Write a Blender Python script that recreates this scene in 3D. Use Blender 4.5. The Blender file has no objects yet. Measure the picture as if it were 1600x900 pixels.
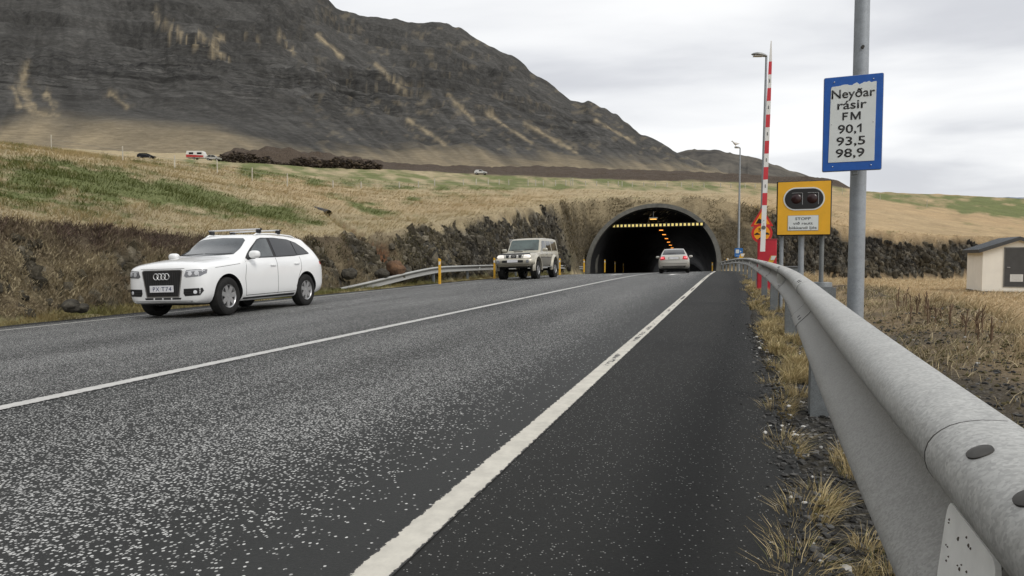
import bpy, bmesh, math, random
import numpy as np
from mathutils import Vector, Matrix
from mathutils.bvhtree import BVHTree

random.seed(7)
RNG = np.random.default_rng(11)
SC = bpy.context.scene
COL = SC.collection
R = math.radians

# ------------------------------------------------------------------ camera
F, U0, V0, VH = 1040.0, 800.0, 450.0, 403.0        # focal length, centre and horizon row of a 1600 px wide frame
CAMZ = 0.90
YAW = R(18.25)
PITCH = math.atan((V0 - VH) / F)
cam = bpy.data.cameras.new("camera")
cam.sensor_width = 36.0
cam.lens = 36.0 * F / 1600.0
cam.clip_start = 0.05
cam.clip_end = 40000.0
cam_ob = bpy.data.objects.new("camera", cam)
COL.objects.link(cam_ob)
cam_ob.location = (0, 0, CAMZ)
cam_ob.rotation_euler = (R(90) - PITCH, 0, YAW)
SC.camera = cam_ob

# ------------------------------------------------------------------ sky, sun, exposure
SUN_EL, SUN_AZ = R(46), R(118)      # azimuth measured from +Y towards +X
world = bpy.data.worlds.new("World")
SC.world = world
world.use_nodes = True


def build_sky():
    nt = world.node_tree
    nt.nodes.clear()
    L = nt.links.new
    out = nt.nodes.new('ShaderNodeOutputWorld')
    bg = nt.nodes.new('ShaderNodeBackground')
    sky = nt.nodes.new('ShaderNodeTexSky')
    sky.sky_type = 'NISHITA'
    sky.sun_disc = False
    sky.sun_elevation = SUN_EL
    sky.sun_rotation = SUN_AZ
    sky.air_density = 1.0
    sky.dust_density = 2.0
    tc = nt.nodes.new('ShaderNodeTexCoord')
    sep = nt.nodes.new('ShaderNodeSeparateXYZ')
    L(tc.outputs['Generated'], sep.inputs[0])

    def math_(op, a, b=None, clamp=False):
        n = nt.nodes.new('ShaderNodeMath')
        n.operation = op
        n.use_clamp = clamp
        for i, v in enumerate((a, b)):
            if v is None:
                continue
            if isinstance(v, (int, float)):
                n.inputs[i].default_value = v
            else:
                L(v, n.inputs[i])
        return n.outputs[0]
    zc = math_('ADD', math_('MAXIMUM', sep.outputs[2], 0.0), 0.16)
    px = math_('DIVIDE', sep.outputs[0], zc)
    py = math_('DIVIDE', sep.outputs[1], zc)
    comb = nt.nodes.new('ShaderNodeCombineXYZ')
    L(px, comb.inputs[0])
    L(py, comb.inputs[1])
    mp = nt.nodes.new('ShaderNodeMapping')
    mp.inputs['Rotation'].default_value = (0, 0, R(-25))
    mp.inputs['Location'].default_value = (3.3, 1.7, 0)
    mp.inputs['Scale'].default_value = (0.55, 0.9, 1)
    L(comb.outputs[0], mp.inputs[0])
    n1 = nt.nodes.new('ShaderNodeTexNoise')
    n1.inputs['Scale'].default_value = 1.25
    n1.inputs['Detail'].default_value = 7
    n1.inputs['Roughness'].default_value = 0.48
    n1.inputs['Distortion'].default_value = 0.35
    L(mp.outputs[0], n1.inputs[0])
    ramp = nt.nodes.new('ShaderNodeValToRGB')
    cr = ramp.color_ramp
    cr.interpolation = 'B_SPLINE'
    cr.elements[0].position = 0.34
    cr.elements[0].color = (0.60, 0.61, 0.645, 1)
    cr.elements[1].position = 0.60
    cr.elements[1].color = (1.0, 1.0, 0.995, 1)
    e = cr.elements.new(0.45)
    e.color = (0.80, 0.81, 0.83, 1)
    L(n1.outputs[0], ramp.inputs[0])
    # thin gaps of blue show a little through the cloud deck
    mix = nt.nodes.new('ShaderNodeMix')
    mix.data_type = 'RGBA'
    mix.inputs[0].default_value = 0.93
    L(sky.outputs[0], mix.inputs[6])
    gain = nt.nodes.new('ShaderNodeVectorMath')
    gain.operation = 'SCALE'
    gain.inputs['Scale'].default_value = 10.0
    L(ramp.outputs[0], gain.inputs[0])
    L(gain.outputs[0], mix.inputs[7])
    bg.inputs['Strength'].default_value = 0.10
    L(mix.outputs[2], bg.inputs['Color'])
    L(bg.outputs[0], out.inputs['Surface'])


build_sky()
sun = bpy.data.lights.new("sun", 'SUN')
sun.energy = 1.25
sun.angle = R(16)
sun.color = (1.0, 0.965, 0.91)
sun_ob = bpy.data.objects.new("sun", sun)
COL.objects.link(sun_ob)
_d = Vector((math.sin(SUN_AZ) * math.cos(SUN_EL), math.cos(SUN_AZ) * math.cos(SUN_EL), math.sin(SUN_EL)))
sun_ob.rotation_euler = _d.to_track_quat('Z', 'Y').to_euler()
SC.cycles.use_denoising = True
SC.cycles.sample_clamp_indirect = 2.0
SC.view_settings.view_transform = 'Standard'
SC.view_settings.look = 'None'
SC.view_settings.exposure = 0.16
SC.view_settings.gamma = 1.0
SC.view_settings.use_curve_mapping = False

# ------------------------------------------------------------------ geometry helpers
CY, SY = math.cos(YAW), math.sin(YAW)


def at(u, v, d):
    """world point seen at pixel (u, v) of the 1600 px frame at forward depth d"""
    cx, cy = (u - U0) / F, (V0 - v) / F
    fwd = math.cos(PITCH) + math.sin(PITCH) * cy      # horizontal forward component
    up = -math.sin(PITCH) + math.cos(PITCH) * cy
    k = d / fwd
    lat = cx * k
    return Vector((-SY * d + CY * lat, CY * d + SY * lat, CAMZ + up * k))


def link(o, parent=None):
    COL.objects.link(o)
    if parent is not None:
        o.parent = parent
    return o


def tag(o, label=None, cat=None, group=None, kind=None):
    if label:
        o['label'] = label
    if cat:
        o['category'] = cat
    if group:
        o['group'] = group
    if kind:
        o['kind'] = kind
    return o


def thing(name, label, cat, loc=(0, 0, 0), rz=0.0, group=None):
    o = bpy.data.objects.new(name, None)
    o.empty_display_size = 0.2
    link(o)
    o.location = loc
    o.rotation_euler = (0, 0, rz)
    return tag(o, label, cat, group)


def obj(name, bm, mats, parent=None, smooth=None, label=None):
    me = bpy.data.meshes.new(name)
    bmesh.ops.recalc_face_normals(bm, faces=bm.faces)
    bm.to_mesh(me)
    bm.free()
    if not isinstance(mats, (list, tuple)):
        mats = [mats]
    for m in mats:
        me.materials.append(m)
    if smooth is not None:
        me.shade_smooth()
        me.set_sharp_from_angle(angle=R(smooth))
    o = bpy.data.objects.new(name, me)
    link(o, parent)
    if label:
        o['label'] = label
    return o


def np_mesh(name, verts, faces, mats, parent=None, smooth=False, attrs=None, mat_idx=None):
    """verts (n,3) array, faces (m,k) array with constant k"""
    verts = np.asarray(verts, dtype=np.float32)
    faces = np.asarray(faces, dtype=np.int32)
    me = bpy.data.meshes.new(name)
    n, m, k = len(verts), len(faces), faces.shape[1]
    me.vertices.add(n)
    me.vertices.foreach_set("co", verts.ravel())
    me.loops.add(m * k)
    me.loops.foreach_set("vertex_index", faces.ravel())
    me.polygons.add(m)
    me.polygons.foreach_set("loop_start", np.arange(0, m * k, k, dtype=np.int32))
    if mat_idx is not None:
        me.polygons.foreach_set("material_index", np.asarray(mat_idx, dtype=np.int32))
    me.polygons.foreach_set("use_smooth", np.full(m, bool(smooth)))
    me.update(calc_edges=True)
    me.validate()
    if attrs:
        for an, av in attrs.items():
            a = me.color_attributes.new(an, 'FLOAT_COLOR', 'POINT')
            av = np.asarray(av, dtype=np.float32)
            if av.shape[1] == 3:
                av = np.concatenate([av, np.ones((len(av), 1), np.float32)], 1)
            a.data.foreach_set("color", av.ravel())
    if not isinstance(mats, (list, tuple)):
        mats = [mats]
    for mm in mats:
        me.materials.append(mm)
    o = bpy.data.objects.new(name, me)
    return link(o, parent)


def add_box(bm, c, s, rot=None, bevel=0.0, mi=0):
    mat = Matrix.Translation(c) @ (rot.to_4x4() if rot is not None else Matrix.Identity(4)) @ Matrix.Diagonal((s[0], s[1], s[2], 1))
    r = bmesh.ops.create_cube(bm, size=1.0, matrix=mat)
    vs = r['verts']
    fs = set(f for v in vs for f in v.link_faces)
    for f in fs:
        f.material_index = mi
    if bevel > 0:
        es = list(set(e for v in vs for e in v.link_edges))
        rr = bmesh.ops.bevel(bm, geom=es, offset=bevel, segments=2, profile=0.5, affect='EDGES', clamp_overlap=True)
        for f in rr['faces']:
            f.material_index = mi


def add_cyl(bm, p0, p1, r0, r1=None, seg=16, caps=True, mi=0):
    p0, p1 = Vector(p0), Vector(p1)
    if r1 is None:
        r1 = r0
    ax = p1 - p0
    q = ax.to_track_quat('Z', 'Y').to_matrix().to_4x4()
    m = Matrix.Translation((p0 + p1) / 2) @ q
    r = bmesh.ops.create_cone(bm, cap_ends=caps, cap_tris=False, segments=seg, radius1=r0, radius2=r1, depth=ax.length, matrix=m)
    for f in set(f for v in r['verts'] for f in v.link_faces):
        f.material_index = mi


def add_tube(bm, pts, radii, seg=10, caps=True, mi=0):
    """swept tube through points"""
    pts = [Vector(p) for p in pts]
    if isinstance(radii, (int, float)):
        radii = [radii] * len(pts)
    rings = []
    for i, p in enumerate(pts):
        if i == 0:
            t = pts[1] - p
        elif i == len(pts) - 1:
            t = p - pts[i - 1]
        else:
            t = (pts[i + 1] - pts[i - 1])
        t.normalize()
        up = Vector((0, 0, 1)) if abs(t.z) < 0.95 else Vector((0, 1, 0))
        a = t.cross(up).normalized()
        b = a.cross(t)
        rings.append([bm.verts.new(p + (a * math.cos(2 * math.pi * k / seg) + b * math.sin(2 * math.pi * k / seg)) * radii[i]) for k in range(seg)])
    for i in range(len(rings) - 1):
        for k in range(seg):
            f = bm.faces.new((rings[i][k], rings[i][(k + 1) % seg], rings[i + 1][(k + 1) % seg], rings[i + 1][k]))
            f.material_index = mi
    if caps:
        for rg in (rings[0], rings[-1]):
            f = bm.faces.new(rg)
            f.material_index = mi


def add_lathe(bm, prof, axis='X', c=(0, 0, 0), seg=32, mi=0, closed=False):
    """prof: list of (radius, along axis)"""
    rings = []
    for (r, a) in prof:
        ring = []
        for k in range(seg):
            t = 2 * math.pi * k / seg
            if axis == 'X':
                v = (a, r * math.cos(t), r * math.sin(t))
            elif axis == 'Y':
                v = (r * math.cos(t), a, r * math.sin(t))
            else:
                v = (r * math.cos(t), r * math.sin(t), a)
            ring.append(bm.verts.new(Vector(v) + Vector(c)))
        rings.append(ring)
    n = len(rings)
    for i in range(n if closed else n - 1):
        A, B = rings[i], rings[(i + 1) % n]
        for k in range(seg):
            f = bm.faces.new((A[k], A[(k + 1) % seg], B[(k + 1) % seg], B[k]))
            f.material_index = mi
    return rings


def add_poly(bm, pts, depth_vec=None, mi=0):
    """n-gon through pts, optionally extruded along depth_vec"""
    vs = [bm.verts.new(p) for p in pts]
    f = bm.faces.new(vs)
    f.material_index = mi
    if depth_vec is not None:
        dv = Vector(depth_vec)
        ws = [bm.verts.new(Vector(p) + dv) for p in pts]
        g = bm.faces.new(list(reversed(ws)))
        g.material_index = mi
        n = len(vs)
        for i in range(n):
            h = bm.faces.new((vs[i], ws[i], ws[(i + 1) % n], vs[(i + 1) % n]))
            h.material_index = mi


def text_bm(bm, s, size, mw, align='CENTER', bold=0.0, space=1.0, extrude=0.0015, mi=0):
    """lettering as mesh, laid in the XY plane and moved by matrix mw"""
    cu = bpy.data.curves.new("lettering", 'FONT')
    cu.body = s
    cu.size = size
    cu.align_x = align
    cu.offset = bold
    cu.space_character = space
    cu.extrude = extrude
    cu.resolution_u = 3
    o = bpy.data.objects.new("lettering", cu)
    COL.objects.link(o)
    dg = bpy.context.evaluated_depsgraph_get()
    me = bpy.data.meshes.new_from_object(o.evaluated_get(dg))
    me.transform(mw)
    n0 = len(bm.faces)
    bm.from_mesh(me)
    bm.faces.ensure_lookup_table()
    for f in bm.faces[n0:]:
        f.material_index = mi
    bpy.data.objects.remove(o)
    bpy.data.curves.remove(cu)
    bpy.data.meshes.remove(me)


# ------------------------------------------------------------------ numpy noise
def _hash(ix, iy, iz, seed):
    h = (ix.astype(np.int64) * 374761393 + iy.astype(np.int64) * 668265263 + iz.astype(np.int64) * 2147483647 + seed * 1274126177) & 0xFFFFFFFF
    h = ((h ^ (h >> 13)) * 1274126177) & 0xFFFFFFFF
    h = ((h ^ (h >> 16)) * 2246822519) & 0xFFFFFFFF
    return ((h ^ (h >> 15)) & 0xFFFFFF) / float(0xFFFFFF)


def vnoise(x, y, z=None, seed=0):
    """value noise in -1..1"""
    xf, yf = np.floor(x), np.floor(y)
    fx, fy = x - xf, y - yf
    fx, fy = fx * fx * fx * (fx * (fx * 6 - 15) + 10), fy * fy * fy * (fy * (fy * 6 - 15) + 10)
    if z is None:
        zf = np.zeros_like(xf)
        a = _hash(xf, yf, zf, seed)
        b = _hash(xf + 1, yf, zf, seed)
        c = _hash(xf, yf + 1, zf, seed)
        d = _hash(xf + 1, yf + 1, zf, seed)
        return ((a + (b - a) * fx) * (1 - fy) + (c + (d - c) * fx) * fy) * 2 - 1
    zf = np.floor(z)
    fz = z - zf
    fz = fz * fz * (3 - 2 * fz)
    r = []
    for k in (0, 1):
        a = _hash(xf, yf, zf + k, seed)
        b = _hash(xf + 1, yf, zf + k, seed)
        c = _hash(xf, yf + 1, zf + k, seed)
        d = _hash(xf + 1, yf + 1, zf + k, seed)
        r.append((a + (b - a) * fx) * (1 - fy) + (c + (d - c) * fx) * fy)
    return (r[0] * (1 - fz) + r[1] * fz) * 2 - 1


def fbm(x, y, z=None, oct=4, seed=0, gain=0.5):
    s = np.zeros_like(x)
    a, t, f = 1.0, 0.0, 1.0
    for o in range(oct):
        s += a * vnoise(x * f, y * f, None if z is None else z * f, seed + o * 17)
        t += a
        a *= gain
        f *= 2.03
    return s / t


def sstep(a, b, x):
    t = np.clip((x - a) / (b - a), 0, 1)
    return t * t * (3 - 2 * t)


# ------------------------------------------------------------------ material helpers
class NB:
    """small node builder"""

    def __init__(self, name):
        self.m = bpy.data.materials.new(name)
        self.m.use_nodes = True
        self.nt = self.m.node_tree
        self.nt.nodes.clear()
        self.out = self.nt.nodes.new('ShaderNodeOutputMaterial')
        self.p = self.nt.nodes.new('ShaderNodeBsdfPrincipled')
        self.nt.links.new(self.p.outputs[0], self.out.inputs[0])

    def n(self, t, **kw):
        nd = self.nt.nodes.new('ShaderNode' + t)
        for k, v in kw.items():
            setattr(nd, k, v)
        return nd

    def set(self, sock, v):
        if hasattr(v, 'is_output') or isinstance(v, bpy.types.NodeSocket):
            self.nt.links.new(v, sock)
        elif isinstance(v, (tuple, list)):
            if len(v) == 3 and sock.type == 'RGBA':
                v = (*v, 1)
            sock.default_value = v
        else:
            sock.default_value = v

    def P(self, **kw):
        for k, v in kw.items():
            self.set(self.p.inputs[k.replace('_', ' ')], v)
        return self

    def coord(self, kind='Object', scale=None, rot=None, loc=None):
        t = self.n('TexCoord').outputs[kind]
        if scale is None and rot is None and loc is None:
            return t
        mp = self.n('Mapping')
        self.set(mp.inputs['Vector'], t)
        if scale is not None:
            mp.inputs['Scale'].default_value = scale if isinstance(scale, (tuple, list)) else (scale,) * 3
        if rot is not None:
            mp.inputs['Rotation'].default_value = rot
        if loc is not None:
            mp.inputs['Location'].default_value = loc
        return mp.outputs[0]

    def noise(self, vec, scale, detail=4, rough=0.55, dist=0.0, out=0):
        nd = self.n('TexNoise')
        self.set(nd.inputs['Vector'], vec)
        nd.inputs['Scale'].default_value = scale
        nd.inputs['Detail'].default_value = detail
        nd.inputs['Roughness'].default_value = rough
        nd.inputs['Distortion'].default_value = dist
        return nd.outputs[out]

    def voro(self, vec, scale, feature='F1', rnd=1.0):
        nd = self.n('TexVoronoi', feature=feature)
        self.set(nd.inputs['Vector'], vec)
        nd.inputs['Scale'].default_value = scale
        nd.inputs['Randomness'].default_value = rnd
        return nd

    def ramp(self, fac, stops, interp='LINEAR'):
        nd = self.n('ValToRGB')
        cr = nd.color_ramp
        cr.interpolation = interp
        while len(cr.elements) < len(stops):
            cr.elements.new(0.5)
        for e, (p, c) in zip(cr.elements, stops):
            e.position = p
            e.color = (c, c, c, 1) if isinstance(c, (int, float)) else (*c[:3], 1)
        self.set(nd.inputs[0], fac)
        return nd.outputs[0]

    def mix(self, fac, a, b, blend='MIX'):
        nd = self.n('Mix', data_type='RGBA', blend_type=blend)
        self.set(nd.inputs[0], fac)
        self.set(nd.inputs[6], a)
        self.set(nd.inputs[7], b)
        return nd.outputs[2]

    def math(self, op, a, b=0.0, c=None, clamp=False):
        nd = self.n('Math', operation=op, use_clamp=clamp)
        self.set(nd.inputs[0], a)
        self.set(nd.inputs[1], b)
        if c is not None:
            self.set(nd.inputs[2], c)
        return nd.outputs[0]

    def sep(self, vec):
        nd = self.n('SeparateXYZ')
        self.set(nd.inputs[0], vec)
        return nd.outputs

    def attr(self, name):
        nd = self.n('Attribute', attribute_name=name)
        return nd

    def bump(self, h, strength=0.3, dist=0.05):
        nd = self.n('Bump')
        nd.inputs['Strength'].default_value = strength
        nd.inputs['Distance'].default_value = dist
        self.set(nd.inputs['Height'], h)
        self.set(self.p.inputs['Normal'], nd.outputs[0])
        return self


def plain(name, col, rough=0.6, metal=0.0, vary=0.08, scale=6.0, bump=0.0, bscale=60.0, coat=0.0, spec=0.5):
    """simple procedural paint / metal with slight dirt variation"""
    b = NB(name)
    co = b.coord('Object')
    n = b.noise(co, scale, 5, 0.6)
    f = b.ramp(n, [(0.3, 1.0 - vary), (0.7, 1.0 + vary)])
    c = b.mix(1.0, col, f, 'MULTIPLY')
    b.P(Base_Color=c, Roughness=rough, Metallic=metal, Coat_Weight=coat, Specular_IOR_Level=spec)
    if coat:
        b.p.inputs['Coat Roughness'].default_value = 0.04
    if bump:
        b.bump(b.noise(co, bscale, 3, 0.6), bump, 0.01)
    return b.m


def emit(name, col, strength, base=(0.02, 0.02, 0.02)):
    b = NB(name)
    b.P(Base_Color=base, Emission_Color=col, Emission_Strength=strength, Roughness=0.4)
    return b.m
# ================================================================== ROAD SURFACE FUNCTION
def grade(Y):
    Y = np.asarray(Y, dtype=float)
    g = 0.005 * Y
    q = np.clip(Y - 25.0, 0, None)
    qm = np.minimum(q, 62.0)
    g = g - 0.00045 * qm ** 2 - (q - qm) * 0.00045 * 2 * 62.0
    return g


def road_z(X, Y):
    return grade(Y) + 0.03 * np.minimum(np.asarray(X, dtype=float), 0.0)


def bend(Y):
    """sideways drift of the road to the left beyond 40 m"""
    q = np.clip(np.asarray(Y, dtype=float) - 38.0, 0, None)
    return -0.00120 * np.minimum(q, 30) ** 2 - np.clip(q - 30, 0, None) * 0.072


def rz(X, Y):
    return float(road_z(X, Y))


def ground_at(u, v):
    """point of the road surface seen at pixel (u, v)"""
    d = 10.0
    for _ in range(60):
        p = at(u, v, d)
        h = p.z - rz(p.x, p.y)
        # move along the ray towards the surface
        q = at(u, v, d * 1.01)
        h2 = q.z - rz(q.x, q.y)
        dd = -h * (0.01 * d) / (h2 - h) if abs(h2 - h) > 1e-9 else 0
        d = max(0.5, d + max(-0.3 * d, min(0.3 * d, dd)))
    return at(u, v, d)


# ================================================================== TERRAIN
PORTAL_X, PORTAL_Y = -6.9, 61.0          # middle of the mouth at road level
TUN_YAW = R(2.5)
RX, RZ, ZC = 6.1, 5.75, 1.05             # outer half width, rise above the spring line, spring line height
RIM_T = 0.42
LEAN = 0.88                              # the mouth is cut back as it rises


def tun_local(X, Y):
    c, s = math.cos(TUN_YAW), math.sin(TUN_YAW)
    dx, dy = X - PORTAL_X, Y - PORTAL_Y
    return dx * c + dy * s, -dx * s + dy * c


def tun_world(a, b, z):
    c, s = math.cos(TUN_YAW), math.sin(TUN_YAW)
    return Vector((PORTAL_X + a * c - b * s, PORTAL_Y + a * s + b * c, z))


PBASE = float(grade(PORTAL_Y)) - 0.25


def pchip_cols(K_r, K_z, r):
    """monotone cubic along axis 0; K_r, K_z (k, n) knots, r (m, 1) -> (m, n)"""
    k, n = K_r.shape
    h = np.diff(K_r, axis=0)
    dl = np.diff(K_z, axis=0) / h
    m = np.zeros_like(K_z)
    m[0], m[-1] = dl[0], dl[-1]
    for i in range(1, k - 1):
        w1, w2 = 2 * h[i] + h[i - 1], h[i] + 2 * h[i - 1]
        with np.errstate(divide='ignore', invalid='ignore'):
            hm = (w1 + w2) / (w1 / dl[i - 1] + w2 / dl[i])
        m[i] = np.where(dl[i - 1] * dl[i] > 0, hm, 0)
    out = np.empty((r.shape[0], n))
    for j in range(n):
        x = np.clip(r[:, 0], K_r[0, j], K_r[-1, j])
        i = np.clip(np.searchsorted(K_r[:, j], x) - 1, 0, k - 2)
        t = (x - K_r[i, j]) / h[i, j]
        a, b = K_z[i, j], K_z[i + 1, j]
        ma, mb = m[i, j] * h[i, j], m[i + 1, j] * h[i, j]
        t2, t3 = t * t, t * t * t
        out[:, j] = (2 * t3 - 3 * t2 + 1) * a + (t3 - 2 * t2 + t) * ma + (-2 * t3 + 3 * t2) * b + (t3 - t2) * mb
    return out


def build_terrain():
    # ---- grid
    uc = np.arange(-340.0, 1942.0, 2.3)
    th = np.arctan((uc - U0) / F)
    th_all = np.concatenate([np.arange(-180, math.degrees(th[0]) - 1, 4.0) * math.pi / 180, th,
                             np.arange(math.degrees(th[-1]) + 2, 180.1, 4.0) * math.pi / 180])
    u = np.clip(U0 + F * np.tan(np.clip(th_all, -1.25, 1.25)), -340, 1940)
    rr = [1.2]
    while rr[-1] < 2700:
        r0 = rr[-1]
        k = 0.020 if r0 < 2.5 else 0.0095 if r0 < 11 else 0.0044 if r0 < 72 else 0.008 if r0 < 260 else 0.0105
        rr.append(r0 * (1 + k))
    r = np.array(rr)[:, None]
    TH, RRR = np.broadcast_to(th_all[None, :], (len(r), len(th_all))), np.broadcast_to(r, (len(r), len(th_all)))
    az = TH - YAW                                  # from +Y towards +X
    X = RRR * np.sin(az)
    Y = RRR * np.cos(az)
    U = np.broadcast_to(u[None, :], X.shape)
    cosd = np.cos(np.arctan((u - U0) / F))

    # ---- land knots (column, distance, image row)
    cu = [-340, 0, 200, 300, 400, 500, 600, 700, 800, 870, 925, 1000, 1100, 1140, 1200, 1300, 1350, 1450, 1600, 1940]
    K = {
        0: ([10.7, 13.9, 16.8, 18.8, 21.4, 24.3, 29.2, 35.8, 46.3, 58.2, 66, 68, 68, 67.5, 66, 66, 66.5, 68, 71, 75],
            [338, 351, 370, 376, 380, 378, 362, 342, 328, 318, 315, 315, 315, 319, 331, 352, 362, 371, 375, 380]),
        1: ([42, 45, 48, 50, 55, 62, 70, 78, 88, 92, 95, 100, 100, 100, 100, 105, 110, 105, 100, 95],
            [190, 227, 256, 270, 283, 294, 297, 298, 298, 297, 297, 298, 299, 300, 304, 309, 310, 327, 347, 360]),
        2: ([185, 185, 185, 190, 200, 210, 215, 215, 210, 205, 200, 190, 185, 183, 180, 170, 160, 160, 160, 160],
            [238, 241, 250, 251, 256, 262, 266, 272, 277, 280, 282, 284, 286, 287, 289, 293, 300.5, 304.5, 313, 325]),
        3: ([260, 260, 260, 260, 270, 280, 300, 310, 330, 345, 360, 420, 500, 520, 600, 700, 700, 700, 700, 700],
            [228, 230, 240, 243, 246, 252, 259, 263, 263, 264, 266, 268, 274, 276, 282, 292, 320, 330, 335, 340]),
    }
    cr = [-340, 0, 200, 400, 470, 505, 515, 530, 550, 590, 625, 700, 722, 745, 770, 800, 850, 890, 918, 960, 1000, 1050, 1090, 1130, 1160, 1200, 1300, 1350, 1940]
    dr = [1300, 1300, 1300, 1250, 1250, 1250, 1250, 1255, 1280, 1310, 1350, 1400, 1410, 1420, 1430, 1450, 1500, 1550, 1600, 1650, 1700, 1800, 1900, 2000, 2050, 2100, 2200, 2200, 2200]
    yr = [-220, -150, -110, -50, -22, -4, 6, 22, 33, 38, 42, 48, 56, 70, 81, 96, 131, 161, 165, 185, 212, 238, 255, 273, 283, 290, 300, 335, 350]

    def zk(d, y):
        return CAMZ + (VH - y) * d / F
    rows_r, rows_z = [], []
    for i in range(4):
        d = np.interp(u, cu, K[i][0])
        y = np.interp(u, cu, K[i][1])
        rows_r.append(d)
        rows_z.append((d, y))
    d4, y4 = np.interp(u, cr, dr), np.interp(u, cr, yr)
    y4 = y4 + 1.6 * vnoise(u / 9.0, u * 0, seed=3) + 2.2 * vnoise(u / 31.0, u * 0, seed=4)
    d3, y3 = rows_z[3]
    kn = [rows_z[0], rows_z[1], rows_z[2], rows_z[3]]
    for t, fy in ((0.22, 0.24), (0.42, 0.46), (0.58, 0.63), (0.75, 0.80), (0.88, 0.92)):
        kn.append((d3 + (d4 - d3) * t, y3 + (y4 - y3) * fy))
    kn.append((d4, y4))
    K_r = np.array([k[0] for k in kn] + [d4 + 450.0]) / cosd[None, :]
    K_z = np.array([zk(*k) for k in kn] + [zk(d4, y4) - 25.0])
    K_r = np.maximum.accumulate(K_r + np.arange(len(K_r))[:, None] * 0.01, axis=0)
    land = pchip_cols(K_r, K_z, r)

    # ---- mountain relief
    Rf, Rr = K_r[3][None, :], K_r[9][None, :]
    tm = np.clip((RRR - Rf) / (Rr - Rf), 0, 1.4)               # 0 at the foot, 1 at the ridge
    mont = sstep(0.0, 0.12, tm)
    env = mont * (0.20 + 0.80 * sstep(0.0, 0.5, tm)) * (1 - 0.80 * sstep(0.80, 1.0, tm))
    ybase = VH - (land - CAMZ) * F / np.maximum(RRR * cosd[None, :], 1)
    Q = U - 1.35 * ybase * sstep(-100, 500, U) + 0.5 * ybase * (1 - sstep(-100, 500, U))
    lon = Q / 62.0 + 0.5 * vnoise(U / 120.0, RRR / 240.0, seed=21)
    gul = 1 - np.abs(vnoise(lon, RRR / 620.0, seed=22))          # gullies running downhill
    gul2 = 1 - np.abs(vnoise(Q / 19.0, RRR / 330.0, seed=23))
    rough = fbm(X / 34.0, Y / 34.0, oct=4, seed=31)
    rough2 = fbm(X / 120.0, Y / 120.0, oct=3, seed=36)
    scale = np.clip((K_z[9] - K_z[3])[None, :] / 420.0, 0.1, 1.6)
    land_m = land + env * scale * (np.interp(U, [300, 600], [0.35, 1.0]) * (-9.5 * gul ** 2.2 - 4.0 * gul2 ** 2) + 6.0 * rough + 7 * rough2 + 9)
    # basalt ledges: benches following the level lines
    lev = land_m / 30.0 + 0.35 * rough2 + 0.15 * rough + 0.25 * vnoise(U / 170.0, land_m / 200., seed=41)
    fr = lev - np.floor(lev)
    st = np.clip((fr - 0.55) / 0.3, 0, 1)
    ledge_zone = sstep(0.30, 0.45, tm + 0.10 * rough2) * (1 - sstep(0.78, 0.93, tm + 0.12 * rough2))
    ledge_pat = np.clip(0.5 + 1.1 * vnoise(U / 75.0, np.floor(lev) * 3.7, seed=43), 0, 1)
    ledge = ledge_zone * ledge_pat * sstep(820, 560, U * 0.75 + 60 * rough2)
    ledge = np.maximum(ledge, 0.45 * ledge_zone * ledge_pat)
    land_m = land_m + ledge * mont * (st - fr) * 26.0 * np.clip(scale, 0.2, 1)
    # blocky outcrops in a band across the face
    ymid = np.interp(U, [-340, 0, 300, 500, 700, 900, 1100], [120, 128, 122, 148, 160, 200, 240])
    zone = np.exp(-((ybase - ymid) / 40.0) ** 2) * mont * (1 - sstep(880, 1050, U)) * (0.35 + 0.65 * (1 - sstep(520, 720, U)))
    outc = fbm(U / 26.0 + 0.2 * rough, land_m / 7.5 + U * 0.012, oct=4, seed=111, gain=0.6)
    outc = np.clip((outc + 0.02) * 3.4, 0, 1) * zone
    land_m = land_m + 3.2 * outc * np.clip(scale, 0.3, 1)
    land = land_m

    # ---- grassland relief
    amp = sstep(9, 30, RRR) * (1 - sstep(180, 320, RRR)) * (1 - mont)
    land = land + amp * (0.20 * fbm(X / 9.0, Y / 9.0, oct=3, seed=51) + 0.10 * fbm(X / 2.2, Y / 2.2, oct=3, seed=52))
    hum = sstep(100, 140, RRR) * (1 - mont)
    land = land + hum * 0.35 * fbm(X / 6.0, Y / 6.0, oct=3, seed=53)
    # heath bank beyond the field
    bank = sstep(0, 1, (RRR - K_r[2][None, :]) / 22.0) * (1 - sstep(0.72, 1.0, (RRR - K_r[2][None, :]) / np.maximum(K_r[3] - K_r[2], 20)[None, :]))
    bank = bank * sstep(330, 380, U) * (1 - sstep(1290, 1340, U))
    land = land + bank * (1.6 + 2.2 * fbm(X / 9.0, Y / 9.0, oct=4, seed=55)) * np.interp(U, [330, 345, 420, 560, 610], [0.6, 1.7, 1.9, 1.5, 0.8])

    # ---- floor of the cutting
    e = X - 0.55
    side = np.where(X > 0.5, 0.02 * np.clip(e, 0, 2), 0)
    emb = sstep(2.5, 6.0, X + 0.35 * fbm(X / 1.7, Y / 1.7, oct=3, seed=61))
    field_z = -0.85 - 0.004 * np.clip(Y, 0, 80)
    rzv = grade(Y) + 0.03 * np.clip(X, -14, 0)
    bumpy = fbm(X / 0.9, Y / 0.9, oct=4, seed=62)
    floor = rzv - 0.05 + 0 * side
    verge = sstep(0.45, 1.1, X)
    floor = floor * 1.0 + verge * (0.03 + 0.05 * bumpy)
    hump = np.exp(-((X - 2.9) / 1.1) ** 2) * sstep(5.5, 8, Y) * (1 - sstep(17, 24, Y))
    floor = floor + hump * (0.16 + 0.16 * fbm(X / 1.1, Y / 1.1, oct=4, seed=63))
    floor = floor * (1 - emb) + (field_z + 0.10 * fbm(X / 3.0, Y / 3.0, oct=4, seed=64)) * emb
    vl = sstep(-12.35, -12.9, X)
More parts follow.
